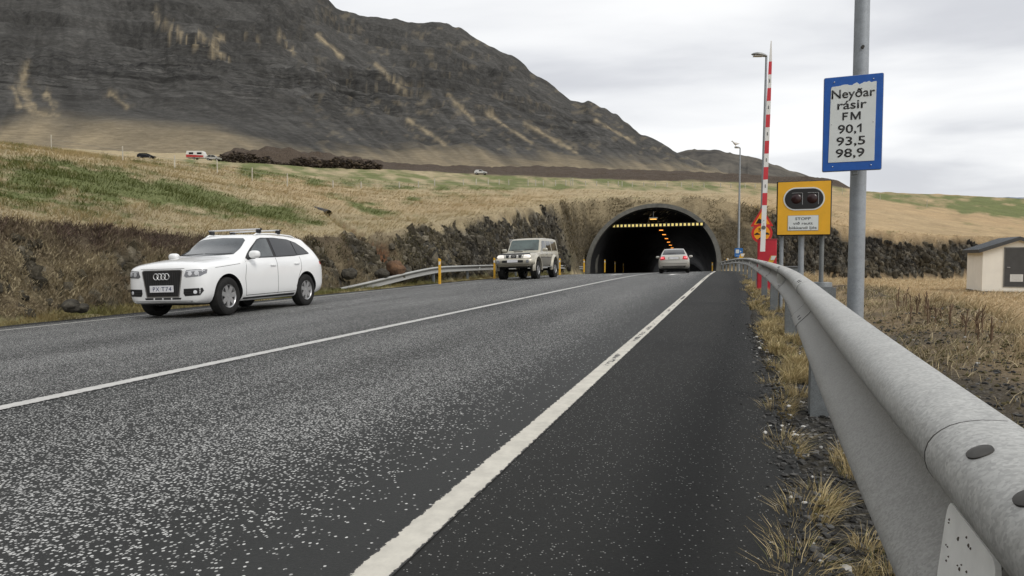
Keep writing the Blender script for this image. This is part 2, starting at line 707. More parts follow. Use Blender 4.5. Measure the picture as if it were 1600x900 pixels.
    floor = floor + vl * (0.06 + 0.10 * fbm(X / 0.8, Y / 0.8, oct=3, seed=65))

    # ---- walls of the cutting
    foot_x = -13.05 + 0.35 * vnoise(Y / 3.7, Y * 0, seed=71) + 0.55 * vnoise(Y / 11.0, Y * 0, seed=72)
    jag = 0.55 * fbm(X / 1.6, Y / 1.6, oct=4, seed=73)
    wl = 1.55 + 0.25 * vnoise(Y / 6.0, Y * 0, seed=74)
    s_left = (foot_x - X) / wl
    yh = np.interp(X, [-60, -13, -0.6, 1.2, 3.4, 8, 14, 25, 60, 140], [61.4, 61.6, 61.6, 62.3, 64.2, 66.3, 67.8, 71, 80, 100])
    yh = yh + np.where(X > 3, 0.7 * vnoise(X / 3.1, X * 0, seed=75), 0)
    wh = np.interp(X, [-14, -12, 0.5, 2.5, 4.5], [6.6, 6.8, 6.8, 4.6, 2.2])
    s_head = (Y - yh) / wh
    s = np.maximum(s_left, s_head)
    soilzone = ((X > -14.5) & (X < 3.6) & (s_head > s_left)).astype(float)
    soilzone = np.maximum(soilzone, sstep(52.5, 56.5, Y + 1.5 * jag) * (X < -10) * (s_head < 1.0))
    s = s + (0.30 * jag) * (1 - soilzone) * (np.abs(s - 0.5) < 1.5)
    S = np.clip(s, 0, 1)
    # near bank leans back and is turfy, the blasted wall stands steep
    Sshape = np.where(soilzone > 0.5, S, S ** 0.85)
    z = floor + (land - floor) * Sshape
    inside = S <= 0
    wall = ((s > 0.03) & (s < 1.02) & (RRR < 110)).astype(float)
    # columnar breakage of the rock faces, displaced in three dimensions
    rockw = wall * (1 - soilzone) * sstep(0.0, 0.15, s) * (1 - sstep(0.9, 1.05, s))
    blk = fbm(X * 0.9, Y * 0.9, z * 0.45, oct=4, seed=81, gain=0.6)
    blk2 = np.round(2.5 * vnoise(X * 1.4, Y * 1.4, z * 0.8, seed=85)) / 2.5
    am = 0.42 * rockw * np.interp(Y, [8, 24, 34], [0.75, 0.9, 1.2])
    nx = np.where(s_left > s_head, 1.0, 0.15)
    ny = np.where(s_left > s_head, 0.1, -1.0)
    X2 = X + nx * am * (blk + 0.45 * blk2)
    Y2 = Y + ny * am * (blk + 0.45 * blk2)
    z = z + am * 0.35 * fbm(X * 2.1, Y * 2.1, z * 2.1, oct=3, seed=86)
    z = z + soilzone * wall * (0.30 * fbm(X / 0.9, Y / 0.9, oct=4, seed=87) + 0.35 * fbm(X / 2.6, Y / 2.6, oct=2, seed=88))
    # runnel washed out below the drain pipe
    run_u = np.interp(z, [0.0, 1.9, 3.6], [606, 596, 512])
    Yrow = VH - (z - CAMZ) * F / np.maximum(RRR * cosd[None, :], 1)
    run_u = np.interp(Yrow, [328, 352, 372, 390, 430], [509, 538, 580, 604, 600])
    runn = np.exp(-((U - run_u) / np.interp(Yrow, [328, 375, 430], [5, 8, 13])) ** 2) * (Yrow > 330) * (Yrow < 436) * (RRR < 60) * (RRR > 15)
    z = z - runn * np.interp(Yrow, [330, 375, 380, 430], [0.35, 0.5, 0.8, 0.5])

    # ---- cover masks
    n1 = fbm(X / 5.0, Y / 5.0, oct=4, seed=91)
    n2 = fbm(X / 1.3, Y / 1.3, oct=4, seed=92)
    nf = fbm(X / 22.0, Y / 22.0, oct=3, seed=93)
    # streaks leaning with the slope, for wind-laid grass
    stx = (X * 0.55 + Y * 0.84)
    sty = (X * 0.84 - Y * 0.55)
    nst = fbm(U / 26.0 + Yrow / 22.0, Yrow / 5.0 - U / 28.0, oct=4, seed=94)
    out = 1 - sstep(0.0, 0.0001, -(s - 1.0))
    outs = (s >= 1.0).astype(float)

    def blob(cu_, cv_, au, av, slope=0.0):
        du = (U - cu_) / au
        dv = (Yrow - (cv_ + slope * (U - cu_))) / av
        return np.exp(-(du * du + dv * dv))
    g = (1.25 * blob(150, 285, 150, 26, 0.16) + 1.1 * blob(330, 315, 130, 18, 0.2) + 0.9 * blob(20, 300, 80, 22, 0.1)
         + 0.9 * blob(455, 338, 60, 12, 0.2) + 0.75 * blob(560, 318, 38, 7, 0.22) + 0.8 * blob(645, 312, 20, 5) + 0.6 * blob(600, 335, 60, 7, .15)
         + 0.45 * blob(120, 325, 160, 20, 0.2) + 0.45 * blob(760, 305, 70, 6))
    field = sstep(0, 1, (RRR - K_r[1][None, :] * 0.93) / (0.15 * K_r[1][None, :]))
    fieldgreen = field * (1 - mont) * np.interp(U, [300, 420, 900, 1200, 1330, 1345, 1600], [0.45, 0.75, 0.76, 0.74, 0.30, 0.95, 0.95])
    fieldgreen = fieldgreen * (RRR < K_r[2][None, :] + 8)
    g = np.maximum(g * (RRR < 130) * (U < 900), fieldgreen)
    green = np.clip((g + 0.85 * nst + 0.25 * n1 - 0.36) * 1.5, 0, 1) * outs * (1 - bank)
    green = np.maximum(green, 0.55 * np.clip(vl * (1 + n2), 0, 1) * (s < 0.25))
    rock = wall * (1 - soilzone)
    lip = sstep(0.72, 0.95, s + 0.22 * n2 + 0.1 * n1)
    rock = rock * (1 - lip * 0.9)
    near_turf = sstep(27, 17, Y + 4 * n1) * (X < -8)              # the near bank is more turf than rock
    turf = wall * near_turf * np.clip(0.85 + 1.6 * n2 + 0.7 * n1, 0, 1)
    heather = wall * near_turf * np.clip((s - 0.55) * 3, 0, 1) * (s < 1.0) * np.clip(0.9 + n2, 0, 1)
    heather = np.maximum(heather, np.clip(bank * 4, 0, 1))
    soil = soilzone * wall * np.clip(1.25 - 0.9 * sstep(0.35, 0.95, S + 0.45 * n2 + 0.35 * n1), 0.30, 1)
    gravel = verge * (1 - emb) * (s < 0.03) * (X > 0.3)
    gravel = gravel * np.clip(1.05 - 0.9 * sstep(1.0, 3.2, X + 0.10 * np.clip(Y - 4, 0, 20)) * np.clip(0.85 + 1.3 * n2 + 0.5 * n1, 0, 1), 0, 1)
    gravel = np.maximum(gravel, np.clip(hump * 1.1 * (0.35 + n2), 0, 1))
    gravel = np.maximum(gravel, (X > 0.2) * (X < 0.8) * (s < 0) * 1.0)
    asph_dirt = (X < 0.4) * (X > -12.4) * (s < 0.02) * (1 - soilzone)
    gravel = np.maximum(gravel, asph_dirt)
    orange = np.interp(U, [880, 1000, 1130, 1200, 1700], [0.0, 0.10, 0.25, 0.70, 0.85]) * np.ones_like(X)
    orange = np.maximum(orange, 0.35 * blob(480, 300, 130, 20, .2) + 0.35 * blob(760, 318, 120, 10, -.1))
    orange = np.clip(orange + 0.25 * nf, 0, 1)
    rust = runn * np.clip(0.3 + 1.7 * vnoise(U / 7., Yrow / 6., seed=97), 0, 1) * (Yrow > 345)
    rust = np.maximum(rust, np.exp(-((U - 604) / 11) ** 2) * sstep(385, 396, Yrow) * (1 - sstep(424, 432, Yrow)) * (RRR < 45) * .85)
    m1 = np.stack([np.clip(rock * (1 - 0.85 * turf), 0, 1), green, np.clip(soil, 0, 1), np.clip(gravel, 0, 1)], -1)
    m2 = np.stack([np.clip(heather, 0, 1), orange, np.clip(turf, 0, 1), np.clip(rust, 0, 1)], -1)

    # mountain cover: bare scree above, tan grass below and in streaks
    fingers = 0.55 * vnoise(Q / 38.0, RRR / 500.0, seed=101) + 0.4 * vnoise(Q / 12.0, RRR / 300.0, seed=102) + 0.55 * rough + 0.3 * rough2
    line = np.interp(U, [-340, 0, 250, 420, 600, 900, 1100, 1300], [0.15, 0.15, 0.13, 0.11, 0.115, 0.13, 0.10, 0.08])
    bnd = np.interp(U, [-340, 0, 60, 110, 200, 300, 400, 500, 600, 750, 900, 1000, 1130, 1300], [200, 197, 186, 200, 205, 210, 228, 240, 247, 249, 252, 257, 268, 286])
    tan = sstep(-20, 12, Yrow - bnd + 17 * fingers) * (0.72 + 0.28 * sstep(0, 22, Yrow - bnd))

    def streak(u0, v0, u1, v1, w):
        L2 = (u1 - u0) ** 2 + (v1 - v0) ** 2
        t = np.clip(((U - u0) * (u1 - u0) + (Yrow - v0) * (v1 - v0)) / L2, 0, 1)
        dd = np.hypot(U - (u0 + t * (u1 - u0)), Yrow - (v0 + t * (v1 - v0)))
        ww = w * (0.75 + 0.5 * vnoise(U / 7.0, Yrow / 7.0, seed=107))
        return np.exp(-(dd / np.maximum(ww, 1.0)) ** 2) * (RRR > 250)
    stk = np.zeros_like(X)
    for a in ((243, 20, 292, 58, 3), (285, 55, 340, 94, 3), (252, 36, 290, 70, 2.5), (318, 58, 362, 98, 3.5), (345, 62, 356, 70, 4),
              (52, 104, 42, 140, 6), (42, 140, 62, 178, 12), (62, 178, 96, 186, 8), (80, 150, 92, 172, 7), (180, 150, 205, 168, 6),
              (30, 140, 40, 170, 6), (440, 65, 465, 88, 3), (390, 60, 410, 70, 3), (500, 60, 540, 95, 4), (590, 105, 640, 150, 3),
              (700, 150, 740, 190, 3), (820, 195, 900, 240, 4), (760, 180, 830, 225, 3), (640, 190, 700, 230, 4), (930, 190, 990, 225, 3)):
        stk = np.maximum(stk, streak(*a))
    sn = fbm(Q / 9.0, Yrow / 34.0 + U / 60.0, oct=4, seed=105)
    stk = np.clip(stk * (0.70 + 0.8 * fbm(U / 8.0 - Yrow / 7.0, Yrow / 5.0 + U / 30., oct=5, seed=108)) * 0.92, 0, 1)
    flecks = np.clip((fbm(U / 15.0 - Yrow / 13.0, Yrow / 7.0 + U / 24.0, oct=3, seed=106) - 0.26) * 3.2, 0, 1) * 0.26 * sstep(420, 560, U) * (1 - sstep(1180, 1300, U))
    tan = np.clip(np.maximum(np.maximum(tan * (0.85 + 0.35 * sn), stk), flecks * mont), 0, 1)
    strata = fbm(U / 38.0 + 0.3 * rough, lev * 2.1, oct=5, seed=115, gain=0.65)
    edge = np.clip((np.abs(np.gradient(land, axis=0)) / np.gradient(RRR, axis=0) - 0.62) * 2.2, 0, 1) * mont
    m3 = np.stack([tan, np.clip(zone * 1.25 + 0.30 * mont * sstep(500, 800, U) * (Yrow < 235), 0, 1), np.clip(0.5 + 0.9 * fbm(Q / 4.5, RRR / 420.0 + U / 200., oct=4, seed=117), 0, 1), np.clip(np.maximum(0.5 * ledge * (fr > 0.4), outc * np.clip(0.65 + 0.9 * vnoise(U / 6.0, Yrow / 2.2, seed=113), 0, 1)), 0, 1)], -1)

    # ---- mesh, with the tunnel mouth left open
    nr, nc = X.shape
    V = np.stack([X2, Y2, z], -1).reshape(-1, 3)
    i, j = np.meshgrid(np.arange(nr - 1), np.arange(nc - 1), indexing='ij')
    A = (i * nc + j).ravel()
    faces = np.stack([A, A + 1, A + nc + 1, A + nc], 1)
    wrap = np.arange(nr - 1) * nc
    faces = np.concatenate([faces, np.stack([wrap + nc - 1, wrap, wrap + nc, wrap + 2 * nc - 1], 1)])
    fc = V[faces].mean(1)
    a, b = tun_local(fc[:, 0], fc[:, 1])
    mid_rx, mid_rz = RX - RIM_T * 0.5, RZ - RIM_T * 0.5
    arch = PBASE + ZC + mid_rz * np.sqrt(np.clip(1 - (a / mid_rx) ** 2, 0, 1))
    hole = (np.abs(a) < mid_rx) & (b > -0.3) & (b < 9.5) & (fc[:, 2] < arch)
    # the land above the bore stays; the slope inside the arch goes
    hole &= (b < (fc[:, 2] - PBASE) * LEAN + 3.5)
    keep = ~hole
    rf = (Rf + 6.0 + 0 * X).ravel()
    is_m = (RRR.ravel()[faces[:, 0]] > rf[faces[:, 0]])
    return V, faces, keep, is_m, m1.reshape(-1, 4), m2.reshape(-1, 4), m3.reshape(-1, 4)


def mat_ground():
    b = NB("ground cover")
    co = b.coord('Object')
    a1, a2 = b.attr('m1'), b.attr('m2')
    s1 = b.n('SeparateColor')
    b.set(s1.inputs[0], a1.outputs['Color'])
    s2 = b.n('SeparateColor')
    b.set(s2.inputs[0], a2.outputs['Color'])
    rock, green, soil, gravel = s1.outputs[0], s1.outputs[1], s1.outputs[2], a1.outputs['Alpha']
    heath, orange, turf, rust = s2.outputs[0], s2.outputs[1], s2.outputs[2], a2.outputs['Alpha']
    # grass: fine blades laid over by the wind
    stretch = b.coord('Object', scale=(2.2, 9.0, 5.0), rot=(0, 0, R(28)))
    blades = b.noise(stretch, 1.6, 8, 0.72)
    patch = b.noise(co, 0.35, 5, 0.62)
    fine = b.noise(co, 7.0, 6, 0.7)
    straw = b.ramp(blades, [(0.28, (0.22, 0.170, 0.100)), (0.46, (0.38, 0.31, 0.190)), (0.62, (0.50, 0.42, 0.265)), (0.8, (0.63, 0.55, 0.37))])
    tawny = b.ramp(blades, [(0.26, (0.25, 0.165, 0.085)), (0.5, (0.46, 0.325, 0.180)), (0.75, (0.60, 0.455, 0.275))])
    gr = b.ramp(blades, [(0.25, (0.070, 0.080, 0.028)), (0.46, (0.138, 0.160, 0.060)), (0.62, (0.215, 0.225, 0.095)), (0.82, (0.40, 0.37, 0.19))])
    c = b.mix(orange, straw, tawny)
    c = b.mix(green, c, gr)
    pv = b.ramp(patch, [(0.3, 0.78), (0.7, 1.14)])
    c = b.mix(1.0, c, pv, 'MULTIPLY')
    # heath and turf
    hc = b.ramp(b.noise(co, 2.6, 7, 0.7), [(0.3, (0.030, 0.023, 0.018)), (0.5, (0.075, 0.057, 0.043)), (0.72, (0.15, 0.118, 0.083))])
    tc = b.ramp(b.noise(co, 4.0, 8, 0.75), [(0.28, (0.045, 0.034, 0.023)), (0.48, (0.15, 0.118, 0.074)), (0.7, (0.31, 0.25, 0.155))])
    # rock
    col_ = b.coord('Object', scale=(1.5, 1.5, 0.45))
    rn = b.noise(col_, 1.1, 9, 0.72, 0.4)
    cr = b.voro(b.coord('Object', scale=(1.0, 1.0, 0.6)), 2.1, 'DISTANCE_TO_EDGE')
    rc = b.ramp(rn, [(0.30, (0.013, 0.012, 0.011)), (0.44, (0.046, 0.043, 0.037)), (0.57, (0.105, 0.097, 0.080)), (0.74, (0.225, 0.205, 0.165))])
    crk = b.ramp(cr.outputs['Distance'], [(0.0, 0.35), (0.09, 1.0)])
    rc = b.mix(0.8, rc, crk, 'MULTIPLY')
    cell = b.voro(b.coord('Object', scale=(1.0, 1.0, 0.7)), 3.4)
    rc = b.mix(1.0, rc, b.ramp(b.sep(cell.outputs['Color'])[0], [(0.0, 0.45), (0.6, 1.0), (1.0, 1.7)]), 'MULTIPLY')
    sc = b.ramp(b.noise(co, 3.2, 8, 0.75), [(0.3, (0.040, 0.032, 0.022)), (0.5, (0.092, 0.076, 0.050)), (0.72, (0.185, 0.152, 0.100))])
    gv = b.voro(co, 62.0)
    gvc = b.ramp(b.sep(gv.outputs['Color'])[0], [(0.0, (0.020, 0.020, 0.020)), (0.6, (0.060, 0.059, 0.056)), (0.86, (0.115, 0.113, 0.107)), (0.95, (0.30, 0.29, 0.27))])
    gvc = b.mix(0.55, gvc, b.ramp(b.noise(co, 1.7, 5, 0.6), [(0.35, (0.030, 0.028, 0.024)), (0.7, (0.105, 0.092, 0.066))]))
    c = b.mix(soil, c, sc)
    c = b.mix(rock, c, rc)
    c = b.mix(turf, c, tc)
    c = b.mix(heath, c, hc)
    c = b.mix(gravel, c, gvc)
    c = b.mix(rust, c, b.mix(b.ramp(fine, [(0.35, 0.0), (0.65, 1.0)]), (0.075, 0.042, 0.028), (0.26, 0.115, 0.055)))
    h = b.math('ADD', b.math('MULTIPLY', rn, b.math('MULTIPLY', rock, 2.2)), b.math('ADD', b.math('MULTIPLY', blades, 0.55), b.math('MULTIPLY', fine, 0.5)))
    b.P(Base_Color=c, Roughness=0.95, Specular_IOR_Level=0.15)
    b.bump(h, 0.9, 0.16)
    return b.m


def mat_mountain():
    b = NB("mountain scree")
    co = b.coord('Object')
    a = b.attr('m3')
    s = b.n('SeparateColor')
    b.set(s.inputs[0], a.outputs['Color'])
    tan, edge, var, led = s.outputs[0], s.outputs[1], s.outputs[2], a.outputs['Alpha']
    big = b.noise(co, 0.012, 8, 0.62)
    fine = b.noise(co, 0.16, 9, 0.80)
    scree = b.ramp(fine, [(0.30, (0.044, 0.043, 0.040)), (0.5, (0.074, 0.072, 0.067)), (0.70, (0.122, 0.117, 0.108))])
    scree = b.mix(1.0, scree, b.ramp(big, [(0.35, 0.80), (0.65, 1.15)]), 'MULTIPLY')
    scree = b.mix(1.0, scree, b.ramp(var, [(0.25, 0.88), (0.5, 1.0), (0.8, 1.14)]), 'MULTIPLY')
    rock = b.ramp(fine, [(0.32, (0.016, 0.016, 0.016)), (0.6, (0.050, 0.049, 0.047)), (0.8, (0.13, 0.126, 0.118))])
    lay = b.noise(b.coord('Object', scale=(0.010, 0.010, 0.10)), 1.0, 6, 0.62, 0.25)
    band = b.ramp(lay, [(0.37, 0.30), (0.44, 1.0), (0.51, 1.0), (0.55, 0.40), (0.60, 1.5)])
    scree = b.mix(b.math('MULTIPLY', edge, 0.85), scree, b.mix(1.0, scree, band, 'MULTIPLY'))
    c = b.mix(b.math('MULTIPLY', led, 0.8), scree, rock)
    tg = b.ramp(b.noise(co, 0.20, 8, 0.75), [(0.28, (0.19, 0.155, 0.102)), (0.5, (0.32, 0.262, 0.172)), (0.72, (0.45, 0.375, 0.25))])
    c = b.mix(tan, c, tg)
    b.P(Base_Color=c, Roughness=1.0, Specular_IOR_Level=0.05)
    b.bump(b.math('ADD', fine, b.math('MULTIPLY', b.math('MULTIPLY', lay, edge), 1.5)), 0.6, 4.0)
    return b.m


_V, _F, _keep, _ism, _m1, _m2, _m3 = build_terrain()


def sub_mesh(name, sel, mat, attrs):
    f = _F[sel]
    used = np.unique(f)
    re = np.full(len(_V), -1, dtype=np.int64)
    re[used] = np.arange(len(used))
    return np_mesh(name, _V[used], re[f], mat, smooth=True, attrs={k: v[used] for k, v in attrs.items()})


M_GROUND, M_MOUNT = mat_ground(), mat_mountain()
ground = tag(sub_mesh("ground", _keep & ~_ism, M_GROUND, {'m1': _m1, 'm2': _m2}), kind='structure')
mountain = tag(sub_mesh("mountain", _keep & _ism, M_MOUNT, {'m3': _m3}), kind='structure')
_GT = BVHTree.FromPolygons([tuple(v) for v in _V[:, :3]], [tuple(f) for f in _F[_keep & ~_ism & (np.linalg.norm(_V[_F[:, 0]][:, :2], axis=1) < 330)]])


def drop(x, y, z0=200.0):
    """height of the ground at (x, y)"""
    h = _GT.ray_cast(Vector((x, y, z0)), Vector((0, 0, -1)))
    return h[0].z if h[0] is not None else 0.0


def pix_ground(u, v):
    """point of the terrain seen at pixel (u, v)"""
    p = at(u, v, 1.0)
    o = Vector((0, 0, CAMZ))
    h = _GT.ray_cast(o, (p - o).normalized())
    return h[0]


# ---- land beyond: second hill, far range and the sea plain out to the horizon
def ridge_hill(name, us, ys, d, back, foot_y, mat, amp, seed, n=260, m=40):
    uu = np.linspace(us[0], us[-1], n)
    yy = np.interp(uu, us, ys)
    V = []
    for k in range(m):
        t = k / (m - 1)
        dist = d * (0.72 + 0.28 * t) if k < m - 8 else d * (1 + 0.04 * (k - m + 8))
        tt = min(1.0, k / (m - 9))
        fall = 0 if k < m - 8 else (k - m + 9) * back
        for q in range(n):
            y = foot_y + (yy[q] - foot_y) * (tt ** 0.9)
            p = at(uu[q], y, dist)
            V.append((p.x, p.y, p.z - fall))
    V = np.array(V)
    e = np.repeat(np.sin(np.linspace(0, 1, m) * math.pi) ** 0.7, n)
    V[:, 2] += amp * e * (fbm(V[:, 0] / (amp * 9), V[:, 1] / (amp * 9), oct=4, seed=seed) - 0.6 * np.abs(vnoise(np.tile(uu / 14, m), V[:, 1] / 900, seed=seed + 5)))
    i, j = np.meshgrid(np.arange(m - 1), np.arange(n - 1), indexing='ij')
    A = (i * n + j).ravel()
    return tag(np_mesh(name, V, np.stack([A, A + 1, A + n + 1, A + n], 1), mat, smooth=True), kind='structure')


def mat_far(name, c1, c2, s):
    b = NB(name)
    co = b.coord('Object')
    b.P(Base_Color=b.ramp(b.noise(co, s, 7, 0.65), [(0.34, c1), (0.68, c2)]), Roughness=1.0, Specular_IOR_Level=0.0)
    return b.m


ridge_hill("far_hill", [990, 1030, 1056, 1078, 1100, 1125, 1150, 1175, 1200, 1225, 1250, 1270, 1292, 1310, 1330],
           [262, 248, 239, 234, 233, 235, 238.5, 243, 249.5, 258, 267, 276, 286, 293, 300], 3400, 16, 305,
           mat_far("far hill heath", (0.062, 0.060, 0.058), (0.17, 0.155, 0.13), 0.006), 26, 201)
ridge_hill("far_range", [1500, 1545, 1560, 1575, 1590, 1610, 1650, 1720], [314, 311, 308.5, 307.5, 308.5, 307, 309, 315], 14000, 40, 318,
           mat_far("blue distant range", (0.17, 0.20, 0.25), (0.24, 0.27, 0.32), 0.001), 20, 202, n=90, m=24)  # distance haze painted in as a pale blue surface colour
_bm = bmesh.new()
add_lathe(_bm, [(2500, -60.0), (30000, -60.0)], 'Z', seg=96)
tag(obj("sea_plain", _bm, mat_far("sea plain", (0.16, 0.18, 0.19), (0.24, 0.26, 0.27), 0.002)), kind='structure')
# ================================================================== ROAD
def asphalt(name, base, chips, dens, sheen=0.62, vs=76.0):
    """chip-sealed asphalt: pale stone chips showing in a dark binder, denser in the wheel tracks"""
    b = NB(name)
    co = b.coord('Object')
    x = b.sep(co)[0]
    wear = b.noise(b.coord('Object', scale=(1.0, 0.12, 1)), 0.9, 5, 0.6)
    wear2 = b.noise(b.coord('Object', scale=(0.8, 0.35, 1)), 0.35, 4, 0.6)
    fine = b.noise(co, 90, 4, 0.7)
    vor = b.voro(co, vs)
    rnd = b.sep(vor.outputs['Color'])[0]
    dd = vor.outputs['Distance']
    # chip density over the lane
    dn = dens(b, x, wear, wear2)
    on = b.math('LESS_THAN', rnd, dn)
    near = b.ramp(dd, [(0.34, 1.0), (0.50, 0.0)])
    chip = b.math('MULTIPLY', on, near)
    tone = b.ramp(b.sep(vor.outputs['Color'])[1], [(0.0, tuple(0.45 * c for c in chips)), (1.0, chips)])
    bc = b.mix(fine, tuple(0.55 * c for c in base), tuple(1.45 * c for c in base))
    bc = b.mix(1.0, bc, b.ramp(wear, [(0.3, 0.82), (0.7, 1.22)]), 'MULTIPLY')
    c = b.mix(chip, bc, tone)
    b.P(Base_Color=c, Roughness=sheen, Specular_IOR_Level=0.22)
    b.bump(b.math('ADD', b.math('MULTIPLY', chip, 0.7), fine), 0.5, 0.006)
    return b


def lane_density(b, x, wear, wear2):
    # x runs from -11.9 (left edge) to -0.97 (right edge); tracks at the wheel paths
    prof = b.n('ValToRGB')
    cr = prof.color_ramp
    pts = [(-12.4, 0.12), (-11.4, 0.42), (-10.6, 0.62), (-9.7, 0.42), (-8.7, 0.62), (-8.0, 0.46), (-6.6, 0.60), (-5.2, 0.40), (-4.72, 0.20), (-4.2, 0.42), (-3.6, 0.52), (-2.9, 0.40),
           (-2.15, 0.50), (-1.6, 0.22), (-1.25, 0.045), (-0.9, 0.03)]
    while len(cr.elements) < len(pts):
        cr.elements.new(0.5)
    for e, (p, v) in zip(cr.elements, pts):
        e.position = (p + 12.5) / 12.0
        e.color = (v, v, v, 1)
    b.set(prof.inputs[0], b.math('MULTIPLY', b.math('ADD', x, 12.5), 1 / 12.0))
    f = b.math('MULTIPLY', prof.outputs[0], b.ramp(wear, [(0.25, 0.65), (0.75, 1.75)]))
    return b.math('MULTIPLY', f, b.ramp(wear2, [(0.3, 0.75), (0.7, 1.2)]))


def shoulder_density(b, x, wear, wear2):
    return b.math('MULTIPLY', b.ramp(wear, [(0.3, 0.02), (0.75, 0.10)]), b.ramp(wear2, [(0.3, 0.6), (0.7, 1.3)]))


def strip(name, xl, xr, y0, y1, lift, mat, ny=200, nx=6, bendy=True, kind='structure', edge=0.0, seed=1):
    """sheet laid on the road between the two side lines xl(Y), xr(Y)"""
    ys = y0 + (y1 - y0) * np.linspace(0, 1, ny) ** 1.35
    V, UV = [], []
    for y in ys:
        a, c = (xl(y) if callable(xl) else xl), (xr(y) if callable(xr) else xr)
        for k in range(nx):
            t = k / (nx - 1)
            x = a + (c - a) * t
            V.append((x, y, 0))
            UV.append((t, y))
    V = np.array(V)
    V[:, 2] = road_z(V[:, 0], V[:, 1]) + lift
    if bendy:
        V[:, 0] += bend(V[:, 1])
    i, j = np.meshgrid(np.arange(ny - 1), np.arange(nx - 1), indexing='ij')
    A = (i * nx + j).ravel()
    f = np.stack([A, A + 1, A + nx + 1, A + nx], 1)
    o = np_mesh(name, V, f, mat, smooth=True)
    uvl = o.data.uv_layers.new(name="UVMap")
    UV = np.array(UV, dtype=np.float32)
    uvl.data.foreach_set("uv", UV[f.ravel()].ravel())
    return tag(o, kind=kind)


def worn_edge(base, seed, amp):
    return lambda y: base + amp * float(fbm(np.array([y / 0.55]), np.array([0.0]), oct=4, seed=seed)[0]) + 1.5 * amp * float(vnoise(np.array([y / 4.1]), np.array([3.0]), seed=seed)[0])


M_LANE = asphalt("chip seal asphalt", (0.031, 0.032, 0.031), (0.69, 0.69, 0.665), lane_density).m
M_SHOULD = asphalt("shoulder asphalt", (0.024, 0.0243, 0.0232), (0.42, 0.42, 0.40), shoulder_density, 0.85, 150.0).m
strip("road", -12.1, -0.98, -12, 150, 0.004, M_LANE, ny=260, nx=24)
strip("road_shoulder", -0.98, worn_edge(0.30, 5, 0.035), -12, 60, 0.004, M_SHOULD, ny=420, nx=8)
strip("road_verge_edge", worn_edge(-12.55, 6, 0.08), -12.1, -12, 60, 0.003, M_SHOULD, ny=300, nx=4)


def paint(name, wear_mid, seed, base=(0.66, 0.63, 0.55), edge=0.12):
    b = NB(name)
    uvn = b.coord('UV')
    s = b.sep(uvn)
    co = b.coord('Object')
    n = b.noise(co, 26, 6, 0.75)
    n2 = b.noise(b.coord('Object', scale=(5, 1.3, 1), loc=(seed, 0, 0)), 2.2, 6, 0.7)
    chipn = b.noise(b.coord('Object', scale=(6, 14, 1)), 4.0, 5, 0.7)
    big = b.noise(b.coord('Object', scale=(0, 1, 0), loc=(0, seed * 3.1, 0)), 0.22, 3, 0.6)
    # distance from the strip's own edge
    e = b.math('SUBTRACT', 0.5, b.math('ABSOLUTE', b.math('SUBTRACT', s[0], 0.5)))
    rag = b.math('ADD', b.math('MULTIPLY', e, 1.0 / edge), b.math('MULTIPLY', b.math('SUBTRACT', n, 0.5), 4.0))
    ok = b.math('GREATER_THAN', rag, 0.55)
    # worn hollows
    mid = b.ramp(e, [(0.16, 0.0), (0.34, 1.0)])
    hollow = b.math('MULTIPLY', mid, wear_mid(b, s[1], big))
    thr = b.math('SUBTRACT', 0.74, b.math('MULTIPLY', hollow, 0.25))
    gone = b.math('GREATER_THAN', b.mix(0.45, n2, chipn), thr)
    keep = b.math('MULTIPLY', ok, b.math('SUBTRACT', 1.0, gone))
    tone = b.ramp(b.noise(co, 9, 6, 0.7), [(0.3, tuple(0.72 * c for c in base)), (0.7, base)])
    c = b.mix(keep, b.mix(n, (0.022, 0.022, 0.022), (0.055, 0.054, 0.052)), tone)
    b.P(Base_Color=c, Roughness=0.7)
    b.bump(b.math('ADD', b.math('MULTIPLY', keep, 1.0), b.math('MULTIPLY', n, 0.6)), 0.6, 0.006)
    return b.m


M_EDGE_R = paint("edge line paint", lambda b, y, big: b.math('MULTIPLY', b.ramp(b.math('MULTIPLY', y, 0.05), [(0.23, 0.0), (0.30, 1.0)]), b.ramp(big, [(0.35, 0.35), (0.6, 1.15)])), 1.0, edge=0.10)
M_CENTRE = paint("centre line paint", lambda b, y, big: b.math('MULTIPLY', big, 1.2), 2.0, (0.62, 0.61, 0.58), 0.14)
M_EDGE_L = paint("far line paint", lambda b, y, big: b.math('MULTIPLY', big, 0.6), 3.0, (0.52, 0.51, 0.47), 0.16)
M_FAINT = paint("faded lane paint", lambda b, y, big: b.math('MULTIPLY', big, 2.6), 4.0, (0.34, 0.34, 0.33), 0.3)
strip("edge_line", -1.042, -0.912, -6, 62, 0.009, M_EDGE_R, ny=300, nx=5)
strip("centre_line", -4.80, -4.62, -4, 64, 0.009, M_CENTRE, ny=300, nx=5)
strip("far_edge_line", lambda y: -11.36 - 0.022 * min(max(y, 0), 22), lambda y: -11.22 - 0.022 * min(max(y, 0), 22), 0, 64, 0.009, M_EDGE_L, ny=260, nx=4)
strip("lane_divider", -8.42, -8.30, 11, 34, 0.009, M_FAINT, ny=160, nx=4)


def arrow(name, x, y0, L, w, head):
    bm = bmesh.new()
    pts = [(-w, 0), (w, 0), (w, L * 0.55), (head, L * 0.55), (0, L), (-head, L * 0.55), (-w, L * 0.55)]
    add_poly(bm, [(x + px + float(bend(y0 + py)), y0 + py, rz(x + px, y0 + py) + 0.010) for px, py in pts])
    o = obj(name, bm, M_FAINT2)
    return tag(o, kind='structure')


M_FAINT2 = plain("road arrow paint", (0.62, 0.61, 0.58), 0.7, vary=0.25, scale=14)
arrow("lane_arrow", -6.45, 37.3, 3.6, 0.12, 0.42)
arrow("lane_arrow", -2.85, 33.6, 3.2, 0.12, 0.42)

